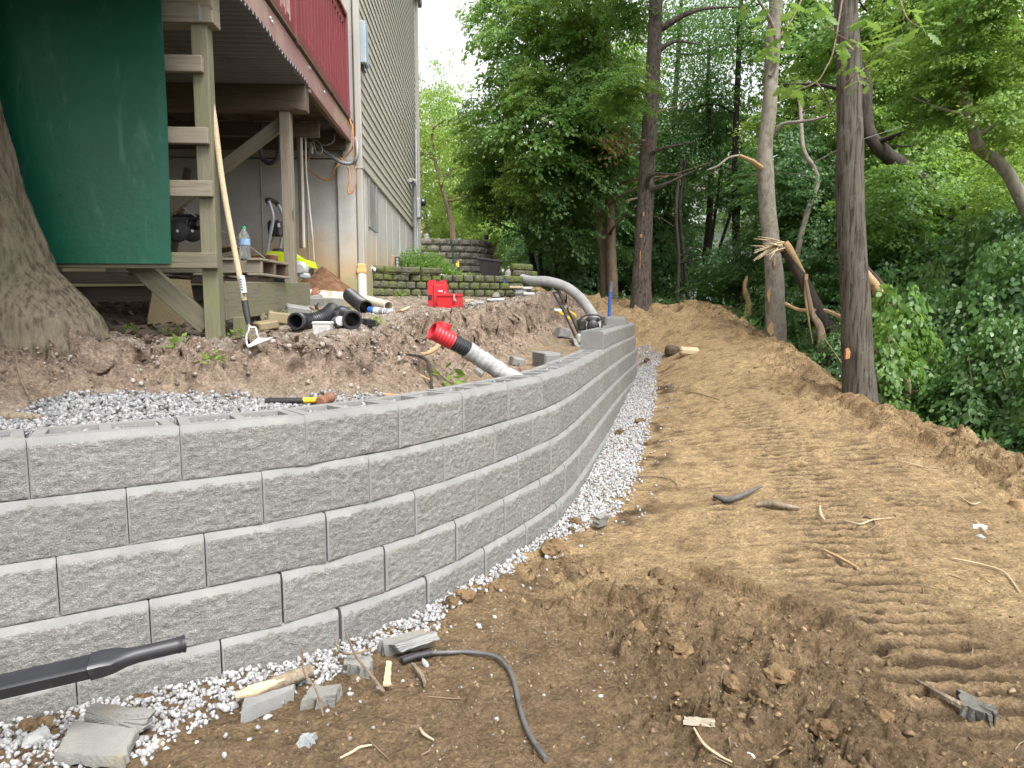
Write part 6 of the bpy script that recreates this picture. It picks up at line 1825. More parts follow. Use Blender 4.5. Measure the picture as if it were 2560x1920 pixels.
# filter sock pipe with black corrugated section and red fitting
fp = thing("filter_pipe", AT(1150, 870, 4.3), "white sock covered drain pipe with a red corrugated end sticking up behind the wall", "drain pipe")
path = [AT(1083, 828, 4.22), AT(1128, 852, 4.27), AT(1168, 874, 4.31), AT(1215, 905, 4.36), AT(1258, 933, 4.4), AT(1310, 962, 4.43)]
mb = MB(); c = catmull(path[2:], 14)
rr = [.049 + .002 * math.sin(i * 1.7) + .002 * math.sin(i * .6) for i in range(len(c))]
mb.tube([tuple(q) for q in c], rr, 20); k0 = 0
for i in range(len(mb.v)):
    p = Vector(mb.v[i]); f = .0045 * float(ridged(p.x * 16 + p.z * 10, p.y * 8, p.z * 22, 2)); ctr = Vector(c[min(len(c) - 1, i // 20)]); mb.v[i] = tuple(p + (p - ctr).normalized() * f)
mb.build("sock", M_SOCK, fp, 60)
mb = MB(); corrug(mb, [path[1] + (path[1] - path[2]) * .1, path[1].lerp(path[2], .5), path[2]], .048, .018); mb.build("corrugated_pipe", M_BLK, fp, 40)
mb = MB(); d = (path[0] - path[1]).normalized()
corrug(mb, [path[0], path[0].lerp(path[1], .5), path[1] + (path[2] - path[1]) * .04], .052, .022, .004); mb.lathe([(.052, -.01), (.057, -.008), (.057, .008), (.049, .01), (.044, -.06)], axis(path[0], d), 20, caps=False); mb.build("red_fitting", M_REDP, fp, 40)
mb = MB(); mb.lathe([(.04, .03), (.044, .05), (.044, .075), (.036, .078), (.034, .03)], axis(path[0].lerp(path[1], .45), Vector((.25, .2, 1))), 16, caps=False); mb.build("side_port", M_REDP, fp, 40)

# long white pipe over the bank edge, blue bar, plate compactor
tag(MB().tube([tuple(q) for q in catmull([AT(1262, 700, 11.3), AT(1290, 694, 10.8), AT(1325, 702, 10.4), AT(1370, 704, 10.2), AT(1415, 718, 10.1), AT(1450, 745, 10.0), AT(1480, 785, 9.9), AT(1500, 825, 9.8), AT(1512, 860, 9.7)], 8)], .072, 16).build("drain_pipe", M_SOCK, None, 60),
    "long white sock covered pipe arching over the bank and down to the wall end", "drain pipe")
tag(MB().lathe([(.01, -.12), (.09, -.09), (.12, 0), (.09, .09), (.01, .12)], axis(AT(1280, 688, 11.6), (1, .3, .2)), 12).build("fabric_roll", M_SOCK, None, 60), "bunched white fabric at the upper end of the long white pipe", "fabric")
bb = thing("digging_bar", AT(1524, 806, 10.4), "blue steel bar with grey tip standing upright behind the wall end", "bar")
mb = MB(); mb.tube([AT(1522, 810, 10.4), AT(1526, 728, 10.4)], .026, 8); mb.build("shaft", M_BLUE, bb, 50)
mb = MB(); mb.tube([AT(1526, 730, 10.4), AT(1528, 704, 10.4)], [.03, .03], 8); mb.build("tip", simple("bar_tip", (.12, .13, .16), .5), bb, 50)
mb = MB(); mb.tube([AT(1522, 816, 10.4), AT(1523, 796, 10.4)], .030, 8); mb.build("collar", M_GALV, bb, 50)

pc = thing("plate_compactor", AT(1465, 868, 8.35), "grey plate compactor with black folding handle parked behind the raised wall end", "plate compactor")
yc = 8.35
def PCv(px, py, dy=0): return AT(px, py, yc + dy)
mb = MB()
sx = AT(1500, 860, yc).x; lx = AT(1432, 860, yc).x; zb = AT(1465, 868, yc).z
mb.prism([(lx, zb + .10), (lx + .02, zb + .03), (lx + .06, zb), (sx - .02, zb), (sx + .05, zb + .05), (sx + .05, zb + .075), (sx, zb + .03), (lx + .07, zb + .03), (lx + .03, zb + .10)], yc - .05, yc + .40); mb.build("base_plate", M_GREYP, pc, 40)
mb = MB(); mb.box(((lx + sx) / 2 + .03, yc + .17, zb + .10), (.30, .36, .12), .02); mb.build("engine_deck", M_GREYP, pc, 30)
mb = MB(); mb.box(PCv(1472, 822, .16), (.22, .24, .12), .02); mb.lathe([(.075, -.13), (.075, .0), (.06, .02)], axis(PCv(1476, 830, .12), (0, -1, 0)), 16); mb.build("engine", M_GREYP, pc, 40)
mb = MB(); mb.box(PCv(1453, 812, .1), (.10, .2, .13), .02); mb.box(PCv(1482, 799, .15), (.16, .24, .05), .02); mb.lathe([(.07, 0), (.075, .03), (.05, .05)], axis(PCv(1482, 815, .0), (0, -1, 0)), 16); mb.build("engine_cover", M_BLK, pc, 40)
mb = MB()
for dy in (-.06, .36):
    mb.tube([tuple(q) for q in catmull([PCv(1447, 800, dy), PCv(1466, 788, dy), PCv(1498, 790, dy), PCv(1505, 812, dy), PCv(1500, 830, dy)], 5)], .011, 7)
mb.tube([PCv(1498, 790, -.06), PCv(1498, 790, .36)], .011, 7); mb.build("roll_cage", M_BLK, pc, 50)
mb = MB()
for dx, dy in ((0, -.02), (13, .34)):
    mb.tube([tuple(q) for q in catmull([PCv(1437 + dx * .9, 840, dy), PCv(1412 + dx, 785, dy), PCv(1390 + dx, 744, dy), PCv(1384 + dx, 733, dy)], 5)], .0125, 8)
mb.tube([PCv(1384, 733, -.02), PCv(1397, 731, .34)], .014, 8); mb.build("handle", M_BLK, pc, 50)
for a_, b_ in ((1402, 768), (1414, 790), (1415, 766)):
    mb = MB(); mb.lathe([(.02, -.02), (.02, .02)], axis(PCv(a_, b_, .0 if a_ != 1415 else .34), (.5, 0, .9)), 8); mb.build("handle_joint", M_STEEL, pc, 40)
mb = MB()
for pts in (([1467, 846], [1471, 846], [1471, 858], [1467, 858], [1467, 846]), ([1474, 858], [1474, 846], [1479, 846], [1479, 852], [1474, 852])):
    mb.tube([PCv(x_, y_, -.012) for x_, y_ in pts], .004, 4)
mb.build("lettering", M_INK, pc)
# loose wall blocks in the trench
def loose(px, py, size, rot, label, cat="block", dz=0.0):
    p = onG(px, py); m = MB().box((0, 0, 0), size, .006); L_, W_, H_ = size
    m.box((0, -W_ / 2 - .004, .0), (L_ * .9, .02, H_ * .86), .008)
    o = link("concrete_block", m.mesh("concrete_block", M_CONC)); o.matrix_basis = M4((p.x, p.y + W_ / 2, p.z + H_ * .42 + dz), *rot)
    return tag(o, label, cat)
loose(1408, 846, (.17, .12, .13), (-.15, .25, .5), "loose grey half block tipped on its corner left of the compactor")
loose(1368, 922, (.16, .30, .15), (0, 0, .35), "loose grey half block set on end just behind the wall")
loose(1292, 914, (.12, .10, .08), (.1, .2, .4), "small grey block piece lying on the trench floor")
loose(1535, 825, (.3, .2, .2), (0, 0, .2), "pale block standing beyond the end of the raised course")
slab(quad([(1440, 890), (1470, 890), (1472, 880), (1446, 880)], .03), .04, "flat grey block piece in front of the compactor", M_CONC, "block_chip", "block chip", 31)
slab(quad([(1186, 922), (1206, 935), (1212, 928), (1196, 917)], .03), .03, "flat pale stone with dark edge in the trench below the sock pipe", M_PAVER, "stone", "stone", 32)
yt = thing("yellow_tool", AT(1410, 785, 9.6), "yellow handled tool lying on the dirt behind the compactor handle", "tool")
mb = MB(); mb.tube([AT(1395, 778, 9.6), AT(1425, 798, 9.4)], .02, 7); mb.tube([AT(1415, 772, 9.7), AT(1440, 790, 9.5)], .016, 7); mb.build("handles", M_YEL, yt, 50)
mb = MB(); mb.lathe([(.03, 0), (.03, .12)], axis(AT(1386, 776, 9.6), (1, 0, -.1)), 8); mb.build("head", M_GALV, yt, 50)

# red fuel can and toolbox
gc = thing("fuel_can", AT(1092, 773, 8.8), "tall red plastic fuel can with black label behind the toolbox", "fuel can")
y0 = 8.8
xl, xr = AT(1070, 770, y0).x, AT(1119, 770, y0).x; zb = AT(1090, 773, y0).z; zt_ = AT(1090, 700, y0).z; hh = zt_ - zb; wd_ = xr - xl
mb = MB()
ol = [(xl, zb), (xr, zb), (xr, zb + hh * .78), (xr - .02, zb + hh * .97), (xr - .035, zb + hh), (xr - .075, zb + hh), (xr - .085, zb + hh * .95), (xl + .10, zb + hh * .95), (xl + .09, zb + hh), (xl + .02, zb + hh), (xl, zb + hh * .93)]
mb.prism(ol, y0, y0 + .16); gcb = mb.build("body", M_REDP, gc)
mb = MB(); mb.box(((xl + xr) / 2 + .025, y0 - .006, zb + hh * .45), (wd_ * .62, .018, hh * .78), .008); mb.build("front_panel", M_REDP, gc)
mb = MB(); mb.box((xl + .028, y0 - .008, zb + hh * .42), (.045, .012, hh * .16), .004); mb.build("label", M_BLK, gc)
mb = MB(); mb.box((xl + wd_ * .66, y0 - .018, zb + hh * .62), (.055, .004, .018), .001); mb.box((xl + wd_ * .52, y0 - .018, zb + hh * .51), (.02, .004, .016), .001); mb.box((xl + wd_ * .62, y0 - .018, zb + hh * .51), (.014, .004, .016), .001); mb.box((xr - .03, y0 - .018, zb + hh * .57), (.014, .004, .02), .001); mb.build("printed_mark", M_LABEL, gc)
mb = MB(); mb.lathe([(.02, 0), (.02, .025)], Matrix.Translation(((xl + xr) / 2 - .01, y0 + .08, zt_ - .025)), 10); mb.build("cap", M_BLK, gc, 40)
tb = thing("toolbox", AT(1125, 775, 8.6), "red metal toolbox with hanging padlock in front of the fuel can", "toolbox")
xl, xr = AT(1095, 773, 8.6).x, AT(1151, 773, 8.6).x; zb = AT(1125, 774, 8.6).z; zt_ = AT(1125, 734, 8.6).z
xm = xl + (xr - xl) * .5
M = Matrix.Translation((xm, 8.72, 0)) @ Matrix.Rotation(-.18, 4, 'Z')
hw = (xr - xl) / 2
mb = MB(); mb.box((xm, 8.74, zb + (zt_ - zb) * .40), (hw * 1.96, .24, (zt_ - zb) * .8), .006, Matrix.Rotation(-.18, 3, 'Z')); mb.build("case", M_REDT, tb)
mb = MB(); mb.box((xm, 8.74, zb + (zt_ - zb) * .90), (hw * 2.03, .255, (zt_ - zb) * .2), .008, Matrix.Rotation(-.18, 3, 'Z')); mb.build("lid", M_REDT, tb)
mb = MB(); px_ = xm + hw * .45; mb.box((px_, 8.585, zb + (zt_ - zb) * .83), (.022, .014, .05), .003); mb.lathe([(.016, -.006), (.016, .006)], axis((px_ + .008, 8.575, zb + (zt_ - zb) * .64), (0, 1, 0)), 10); mb.tube([(px_ - .012, 8.575, zb + (zt_ - zb) * .62), (px_ + .03, 8.57, zb + (zt_ - zb) * .52)], .005, 5); mb.build("padlock", M_STEEL, tb, 40)
# oddments beside the toolbox
for k, (px, py, L, lab, mt) in enumerate(((1172, 752, .12, "pale wooden offcut right of the toolbox", M_HEARTP), (1165, 764, .08, "grey block chip right of the toolbox", M_PAVER), (1063, 768, .12, "pale wooden offcut left of the fuel can", M_HEARTP), (1240, 750, .2, "grey caulking tube lying beyond the toolbox", M_STEEL))):
    p = AT(px, py, 8.9 if px < 1200 else 9.6); p = Vector((p.x, p.y, p.z))
    if "tube" in lab:
        root = thing("caulking_gun", p, "steel caulking gun lying on the dirt beyond the toolbox", "caulking gun")
        mb = MB(); mb.lathe([(.024, -.12), (.026, -.11), (.026, .11), (.02, .115)], axis(p, (1, .1, .06)), 12); mb.build("barrel", M_STEEL, root, 40)
        mb = MB(); mb.tube([p + Vector((.12, 0, .006)), p + Vector((.21, .02, .03))], .006, 6); mb.build("nozzle", M_BLK, root, 40)
        mb = MB(); mb.tube([p + Vector((-.12, 0, 0)), p + Vector((-.02, -.15, -.04)), p + Vector((.05, -.3, -.07))], [.012, .014, .01], 6); mb.build("handle", M_BARKL, root, 40)
    else:
        mb = MB(); mb.box(p, (L, .06, .04), .006, Matrix.Rotation(.3 + k, 3, 'Z')); tag(mb.build("wood_offcut" if "wooden" in lab else "block_chip", mt), lab, "offcut")
tag(MB().lathe([(.001, -.1), (.035, -.09), (.04, 0), (.03, .09), (.001, .1)], axis(AT(1192, 758, 8.9), (1, .2, .05)), 8).build("plastic_wrap", M_CLEAR, None), "crumpled clear plastic wrapping right of the toolbox", "plastic wrap")
tag(MB().lathe([(.001, -.08), (.04, -.06), (.045, .03), (.03, .09), (.001, .1)], axis(AT(1300, 733, 9.9), (1, .2, .05)), 8).build("plastic_bottle", M_CLEAR, None), "clear plastic bottle lying near the bank top", "bottle")
for px, py, y, L, rz, lab, mt in ((1290, 718, 10.2, .22, .5, "yellow wooden strip on the step of the mossy wall end", M_HEARTP), (1305, 726, 10.1, .26, .35, "black tool lying under the yellow strip", M_BLK), (1322, 734, 9.8, .16, .3, "white plank piece near the bank rim", M_LABEL), (1318, 720, 10.3, .18, .3, "white and black scrap on the bank top", M_LABEL)):
    mb = MB(); mb.box(AT(px, py, y), (L, .05, .035), .006, Matrix.Rotation(rz, 3, 'Z') ); tag(mb.build("scrap", mt), lab, "scrap")
slab([AT(1232, 745, 10.0), AT(1252, 745, 10.0), AT(1252, 733, 10.1), AT(1234, 733, 10.1)] if False else [AT(1230, 742, 9.9), AT(1250, 742, 9.9), AT(1246, 730, 9.97), AT(1236, 730, 9.97)], .03, "pointed grey stone leaning on the mossy wall", M_PAVER, "stone", "stone", 33)

# black pipes, pail, spray can and the like on the terrace
def onT(px, py, dz=0): 
    p = onG(px, py); return Vector((p.x, p.y, p.z + dz))
p = onT(762, 825); y_ = p.y + .06
mb = MB()
corrug(mb, [AT(739, 803, y_ - .13), AT(750, 803, y_ - .06), AT(775, 804, y_ + .0), AT(803, 797, y_ + .05), AT(822, 786, y_ + .13), AT(832, 776, y_ + .22)], .056, .0135)
tag(mb.build("corrugated_pipe", M_BLK, None, 40), "longest curved black corrugated pipe piece, open end facing left", "pipe")
p = onT(880, 823); y_ = p.y + .06
el = thing("pipe_elbow", p, "black pipe elbow with its round mouth facing the camera beside the clear jar", "pipe elbow")
mb = MB(); corrug(mb, [AT(880, 799, y_ - .08), AT(876, 797, y_), AT(866, 791, y_ + .09), AT(852, 783, y_ + .18)], .054, .02); mb.build("elbow", M_BLK, el, 40)
mb = MB(); corrug(mb, [AT(881, 800, y_ - .11), AT(879, 799, y_ - .06)], .061, .02); mb.build("collar", M_BLK, el, 40)
p = onT(915, 786); y_ = p.y + .05
mb = MB(); corrug(mb, [AT(914, 769, y_ - .1), AT(905, 763, y_ + .02), AT(888, 750, y_ + .22), AT(874, 738, y_ + .4)], .06, .015)
tag(mb.build("corrugated_pipe", M_BLK, None, 40), "straight black corrugated pipe piece pointing at the foundation corner", "pipe")
p = onT(922, 816); y_ = p.y
mb = MB()
for k in range(3): mb.lathe([(.045, -.006), (.055, -.003), (.055, .003), (.045, .006)], axis(Vector((p.x, p.y, p.z + .014 + k * .014)), (.12, .05, 1)), 20, caps=False)
mb.lathe([(.04, 0), (.04, .05)], axis(Vector((p.x, p.y, p.z)), (.12, .05, 1)), 16); tag(mb.build("pipe_coupling", M_BLK2, None, 40), "short black ribbed coupling lying on the terrace right of the elbow", "coupling")
p = onT(960, 776); y_ = p.y
mb = MB(); a_, b_ = AT(972, 766, y_ - .1), AT(905, 748, y_ + .35); mb.tube([a_, b_], .052, 18, False); mb.tube([a_, b_], .046, 18, False); mb.lathe([(.052, 0), (.046, 0)], axis(a_, a_ - b_), 18, False)
tag(mb.build("pvc_pipe", simple("cream_pvc", (.58, .53, .42), .45, .08, 4, .03), None, 40), "cream plastic pipe lying behind the spray can", "pipe")
pp_ = thing("old_pipe", AT(820, 745, 6.9), "flaking rusty white pipe with a broken clamp lying by the rim board", "pipe")
mb = MB(); mb.tube([AT(745, 737, 6.95), AT(800, 742, 6.9), AT(872, 748, 6.9), AT(880, 748, 6.9)], [.066, .066, .064, .05], 16); mb.build("pipe", M_PEEL, pp_, 50)
mb = MB(); mb.lathe([(.072, -.03), (.078, -.02), (.078, .02), (.072, .03)], axis(AT(790, 740, 6.9), (1, 0, -.08)), 16, False); mb.tube([AT(800, 728, 6.82), AT(792, 738, 6.8), AT(798, 748, 6.8)], .008, 6); mb.build("clamp", M_RUST, pp_, 50)
pl = thing("pail", onT(808, 836), "small white plastic pail with a label, lid snapped on", "pail")
q = onT(808, 836)
mb = MB(); sc = q.y / 1761
w0, w1 = .050, .057
mb.add([(q.x - w0, q.y - .034, q.z), (q.x + w0, q.y - .034, q.z), (q.x + w0, q.y + .034, q.z), (q.x - w0, q.y + .034, q.z), (q.x - w1, q.y - .04, q.z + .066), (q.x + w1, q.y - .04, q.z + .066), (q.x + w1, q.y + .04, q.z + .066), (q.x - w1, q.y + .04, q.z + .066)],
       [(0, 3, 2, 1), (4, 5, 6, 7), (0, 1, 5, 4), (1, 2, 6, 5), (2, 3, 7, 6), (3, 0, 4, 7)]); mb.build("tub", M_LABEL, pl)
mb = MB(); mb.box((q.x, q.y, q.z + .074), (.124, .09, .018), .006); mb.build("lid", M_LABEL, pl)
mb = MB(); mb.box(q + Vector((.012, -.0415, .032)), (.045, .004, .036), .001); mb.build("label", simple("grey_label", (.45, .46, .47), .5), pl)
mb = MB()
for k in range(7): mb.box(q + Vector((.018 + k * .003, -.0442, .02)), (.0014, .002, .012), 0)
mb.build("barcode", M_INK, pl)
q = onT(846, 818)
jr = thing("plastic_jar", q, "clear plastic jar lying on its side between the pail and the elbow", "jar")
mb = MB(); mb.lathe([(.02, -.05), (.036, -.04), (.037, .02), (.03, .035)], axis(up(q, .037), (.5, -.8, .1)), 18); mb.build("body", M_CLEAR, jr, 40)
mb = MB(); mb.lathe([(.031, .03), (.031, .05), (.02, .053)], axis(up(q, .037), (.5, -.8, .1)), 18); mb.build("cap", M_LABEL, jr, 40)
q = onT(956, 790)
sp = thing("spray_can", q, "white and grey spray can with blue cap lying on its side", "spray can")
d = Vector((1, -.25, -.12)).normalized(); cz = up(q, .035)
mb = MB(); mb.lathe([(.028, -.075), (.033, -.07), (.033, .09), (.034, .093), (.034, .1), (.028, .1), (.02, .094)], axis(cz, d), 18); mb.build("can", M_LABEL, sp, 40)
mb = MB(); mb.lathe([(.026, -.125), (.030, -.12), (.031, -.075), (.02, -.07)], axis(cz, d), 18); mb.build("cap", M_BLUE, sp, 40)
mb = MB(); mb.lathe([(.0335, -.02), (.0335, .06)], axis(cz, d), 18, False); mb.build("label", simple("grey_print", (.16, .17, .2), .5), sp, 40)
mb = MB(); mb.lathe([(.0338, .012), (.0338, .022)], axis(cz, d), 18, False); mb.lathe([(.0338, .034), (.0338, .038)], axis(cz, d), 18, False); mb.build("lettering", M_LABEL, sp, 40)
q = onT(1005, 782)
cv = thing("hand_cultivator", q, "rusty hand cultivator with a wooden handle lying near the bank edge", "garden tool")
mb = MB(); mb.tube([AT(985, 785, q.y), AT(1022, 769, q.y + .25)], [.013, .016], 8); mb.build("handle", M_HANDLE, cv, 50)
mb = MB()
for k in range(3): mb.tube([tuple(t_) for t_ in catmull([AT(988, 782, q.y), AT(1000 + k * 3, 777 + k, q.y - .03 * k), AT(1010 + k * 3, 780 + k * 2, q.y - .05 * k), AT(1014 + k * 3, 793 + k * 2, q.y - .06 * k)], 4)], .007, 6)
mb.build("tines", M_RUST, cv, 50)
tag(MB().box(AT(1000, 795, 6.6), (.2, .02, .008), .002, Matrix.Rotation(-.2, 3, 'Z')).build("paint_stick", M_LABEL), "thin white paint stick lying before the spray can", "stick")
for px, py, y, s_, lab in ((902, 786, 6.0, .05, "pale stone beside the elbow"), (888, 778, 6.1, .045, "round tan stone behind the elbow")):
    lump(px, py + 12, s_, lab, simple("tan_rock", (.45, .38, .28), .85, .15, 10, .3), px % 50, .7, "stone", "stone", 2)

# tan pier block and rubble under the deck
q = AT(430, 835, 4.75); zb = GZ(q.x, q.y) - .05
mb = MB(); r0_, r1_ = .155, .105
mb.add([(q.x - r0_, q.y - r0_, zb), (q.x + r0_, q.y - r0_, zb), (q.x + r0_, q.y + r0_, zb), (q.x - r0_, q.y + r0_, zb), (q.x - r1_, q.y - r1_, zb + .33), (q.x + r1_, q.y - r1_, zb + .33), (q.x + r1_, q.y + r1_, zb + .33), (q.x - r1_, q.y + r1_, zb + .33)],
       [(0, 3, 2, 1), (4, 5, 6, 7), (0, 1, 5, 4), (1, 2, 6, 5), (2, 3, 7, 6), (3, 0, 4, 7)])
pb = tag(mb.build("pier_block", M_TANC), "tan tapered concrete pier block under the diagonal deck brace", "pier block"); pb.rotation_euler = (0, .05, .5)
rg = random.Random(8)
for px, py, y, s_, lab in ((705, 800, 5.0, .10, "flat stone under the rim board behind the rake"), (665, 805, 4.75, .07, "tan stone under the rim board nearer the rake"), (745, 790, 5.4, .11, "mossy grey block under the right end of the rim board"), (800, 768, 6.6, .12, "flat pale paver under the flaking pipe"), (845, 765, 6.8, .11, "tilted paver under the flaking pipe's end"), (775, 752, 6.7, .1, "grey stone block where the flaking pipe meets the rim board")):
    p = AT(px, py, y); mb = MB(); mb.box((p.x, p.y, GZ(p.x, p.y) + .03), (s_ * 2, s_ * 1.6, s_ * .8), .01, Euler((rg.uniform(-.15, .15), rg.uniform(-.15, .15), rg.uniform(0, 3))).to_matrix())
    tag(mb.build("stone_block", M_PAVER if "grey" in lab or "paver" in lab else M_TANC), lab, "stone block")
# heap of earth against the foundation
n = 26
vs, fs = [], []
cx, cy = AT(815, 735, 7.75).x, 7.8
for j in range(n):
    for i in range(n):
        a_, b_ = i / (n - 1) * 2 - 1, j / (n - 1) * 2 - 1
        x, y = cx + a_ * .45, cy + b_ * .4
        h = max(0, 1 - math.hypot(a_ + .2, b_ - .4) * .95)
        vs.append((x, y, GZ(x, y) - .03 + .34 * h + .03 * float(fbm(x * 9, y * 9, 2, 3)) * min(1, h * 4)))
for j in range(n - 1):
    for i in range(n - 1): fs.append((j * n + i, j * n + i + 1, (j + 1) * n + i + 1, (j + 1) * n + i))
o = MB().add(vs, fs).build("earth_heap", simple("red_brown_earth", (.15, .085, .05), .95, .4, 18, .9, 40, spec=.1), None, 80); tag(o, "small heap of red-brown earth against the foundation under the deck", "earth heap")

# long handled rake leaning on the front post
rk = thing("garden_rake", onG(622, 868), "long wooden handled hoe-like rake leaning on the front deck post", "rake")
h0, h1, h2 = AT(521, 208, 4.19), AT(560, 480, 4.13), AT(612, 760, 4.07)
mb = MB(); mb.tube([tuple(t_) for t_ in catmull([h0, AT(536, 300, 4.17), h1, h2], 6)], .0165, 10); mb.build("handle", M_HANDLE, rk, 50)
mb = MB(); mb.tube([AT(611.5, 752, 4.05), AT(618, 790, 4.035), AT(622, 812, 4.02)], [.0195, .0185, .011], 10); mb.build("grip", M_BLK2, rk, 50)
mb = MB(); a_, b_ = AT(604, 690, 4.062), AT(610, 733, 4.052); mb.tube([a_, b_], .0178, 10, False); lbl = mb.build("label", M_LABEL, rk, 50)
mb = MB()
for k in range(5): mb.box(a_.lerp(b_, .2 + k * .15) + Vector((0, -.0172, 0)), (.010, .003, .007), 0)
sub(mb, "printed_mark", M_INK, lbl, rk)
mb = MB(); mb.tube([AT(599, 686, 4.05), AT(605, 745, 4.03)], .003, 5); mb.build("wire", M_STEEL, rk)
e0 = onG(620, 866, .03); e1 = AT(646, 846, e0.y + .05); yk = e0.y + .04
nk = AT(622, 812, yk + .02)
mb = MB()
mb.tube([tuple(t_) for t_ in catmull([nk, AT(621, 826, yk), AT(616, 838, yk - .01), AT(616, 855, yk - .03), e0], 5)], .006, 7)
mb.tube([tuple(t_) for t_ in catmull([nk, AT(626, 818, yk + .01), AT(638, 820, yk + .02), AT(643, 836, yk + .01), e1], 5)], .006, 7); mb.build("fork", M_STEEL, rk, 50)
tipd = AT(674, 846, e0.y) - e1
for k in range(13):
    f = k / 12
    s_ = e0.lerp(e1, f)
    mb = MB(); L_ = .35 + .65 * f
    mb.tube([s_, s_ + Vector((tipd.x * .5 * L_, -.012, -.002)), s_ + Vector((tipd.x * L_, -.02, .003))], [.0038, .0036, .0025], 5); mb.build("tine", simple("white_paint", (.72, .71, .68), .5) if k == 0 else MATS["white_paint"], rk, 50)
mb = MB(); mb.tube([e0, e1], .005, 6); mb.build("crossbar", M_STEEL, rk, 50)

# pallet, bottle, lumber, pressure washer, mower under the deck
pa = thing("pallet", AT(660, 705, 5.3), "weathered wooden pallet end with two square openings resting on the rim board", "pallet")
zb = 1.70; xr_ = AT(702, 690, 5.4).x; th_ = .12
for yy, nm in ((5.02, "stringer"), (5.30, "stringer"), (5.58, "stringer")):
    wood(nm, (xr_ - 1.1, yy, zb + .07), (xr_ - .005, yy, zb + .07), .04, .085, M_WOODD if yy != 5.02 else M_WOOD, pa)
for k in range(6):
    xx = xr_ - .05 - k * .19
    wood("slat", (xx, 4.98, zb + .122), (xx, 5.62, zb + .122), .1, .018, M_WOOD, pa)
    if k % 2 == 0: wood("slat", (xx, 4.98, zb + .018), (xx, 5.62, zb + .018), .1, .018, M_WOOD, pa)
bt = thing("water_bottle", Vector((AT(613, 660, 5.15).x, 5.15, zb + .131)), "clear water bottle with green cap standing on the pallet", "bottle")
q = Vector((AT(613, 660, 5.15).x, 5.15, zb + .131))
mb = MB(); prof = [(.012, 0), (.036, .002), (.04, .012)]
for k in range(8): prof += [(.0405, .02 + k * .012), (.0375, .026 + k * .012)]
prof += [(.04, .118), (.041, .145), (.034, .175), (.02, .2), (.0135, .212), (.0135, .222)]
mb.lathe(prof, Matrix.Translation(q), 20); mb.build("body", M_CLEAR, bt, 60)
mb = MB(); mb.lathe([(.0155, .214), (.0155, .232), (.012, .234)], Matrix.Translation(q), 14); mb.build("cap", simple("green_cap", (.05, .32, .16), .4), bt, 40)
mb = MB(); mb.lathe([(.0412, .10), (.0412, .145)], Matrix.Translation(q), 20, False); mb.build("label", simple("blue_label", (.22, .36, .55), .5, .3, 40), bt, 60)
for k, (p0, p1, w_, h_, mt, lab) in enumerate((((-4.4, 6.3, 1.585), (-1.95, 6.25, 1.61), .09, .15, M_WOODD, "lowest dark beam of the lumber stack under the deck"), ((-4.3, 6.15, 1.74), (-2.1, 6.2, 1.745), .14, .10, M_WOODD, "dark grey timber on the lumber stack"),
        ((-2.55, 5.95, 1.79), (-1.98, 5.8, 1.79), .10, .045, M_WOODP, "fresh yellow offcut on the lumber stack"), ((-2.7, 6.25, 1.84), (-2.0, 6.1, 1.85), .14, .04, M_WOODD, "brown board on top of the lumber stack"), ((-2.6, 6.6, 1.92), (-2.16, 6.5, 1.93), .12, .05, M_RUST, "reddish board at the back of the lumber stack"),
        ((-2.05, 5.75, 1.745), (-1.86, 5.75, 1.745), .12, .05, M_WOOD, "short grey block of wood at the end of the lumber stack"), ((-2.9, 6.2, 1.90), (-2.35, 6.1, 2.0), .2, .02, M_TANC, "sagging piece of cardboard under the mower wheel"))):
    tag(wood("timber" if k != 6 else "cardboard", p0, p1, w_, h_, mt, None), lab, "timber" if k != 6 else "cardboard")
tag(MB().box(AT(458, 655, 5.6), (.08, .03, .03), .01, Euler((.3, .5, .4)).to_matrix()).build("paper_scrap", M_LABEL), "crumpled white paper scrap on the lumber by the front post", "paper")

pw = thing("pressure_washer", (-2.05, 6.75, 1.6), "lime and black pressure washer with grey tube handle behind the second deck post", "pressure washer")
def W(px, py, dy=0): return AT(px, py, 6.75 + dy)
mb = MB()
for a_ in (([(662, 665), (675, 590), (683, 545), (676, 515), (672, 503)], 0), ([(695, 650), (708, 575), (709, 545), (700, 520), (690, 507)], .3)):
    mb.tube([tuple(t_) for t_ in catmull([W(x_, y_, a_[1]) for x_, y_ in a_[0]], 5)], .017, 8)
mb.build("handle_tubes", simple("handle_grey", (.33, .34, .36), .4, .1, 5, .02, metal=.3), pw, 50)
mb = MB(); mb.tube([tuple(t_) for t_ in catmull([W(671, 506, 0), W(668, 500, .05), W(678, 500, .2), W(692, 508, .3), W(694, 514, .3)], 5)], .022, 9); mb.build("grip", M_BLK2, pw, 50)
mb = MB(); mb.box(W(690, 572, .1), (.13, .12, .15), .02); mb.box(W(677, 565, .05), (.05, .06, .08), .01); mb.box(W(707, 572, .2), (.05, .06, .06), .01); mb.build("hose_box", M_BLK, pw, 30)
mb = MB(); mb.box(W(697, 563, -.0), (.022, .01, .035), .002); mb.build("printed_mark", M_LABEL, pw)
mb = MB()
x0_, x1_ = W(668, 640).x, W(777, 650).x; z0_ = W(700, 652).z
mb.prism([(x0_, z0_ + .02), (x0_ + .015, z0_ + .055), (x0_ + .06, z0_ + .085), (x0_ + .22, z0_ + .075), (x1_ - .12, z0_ + .03), (x1_ - .02, z0_ - .0), (x1_, z0_ - .06), (x1_ - .02, z0_ - .075), (x1_ - .16, z0_ - .03), (x0_ + .18, z0_ - .02), (x0_ + .02, z0_ - .005)], 6.66, 6.98); mb.build("cover", M_LIME, pw, 25)
mb = MB(); mb.box(W(683, 640, -.10), (.07, .006, .03), .002, Matrix.Rotation(.1, 3, 'Y')); mb.build("label", M_LABEL, pw)
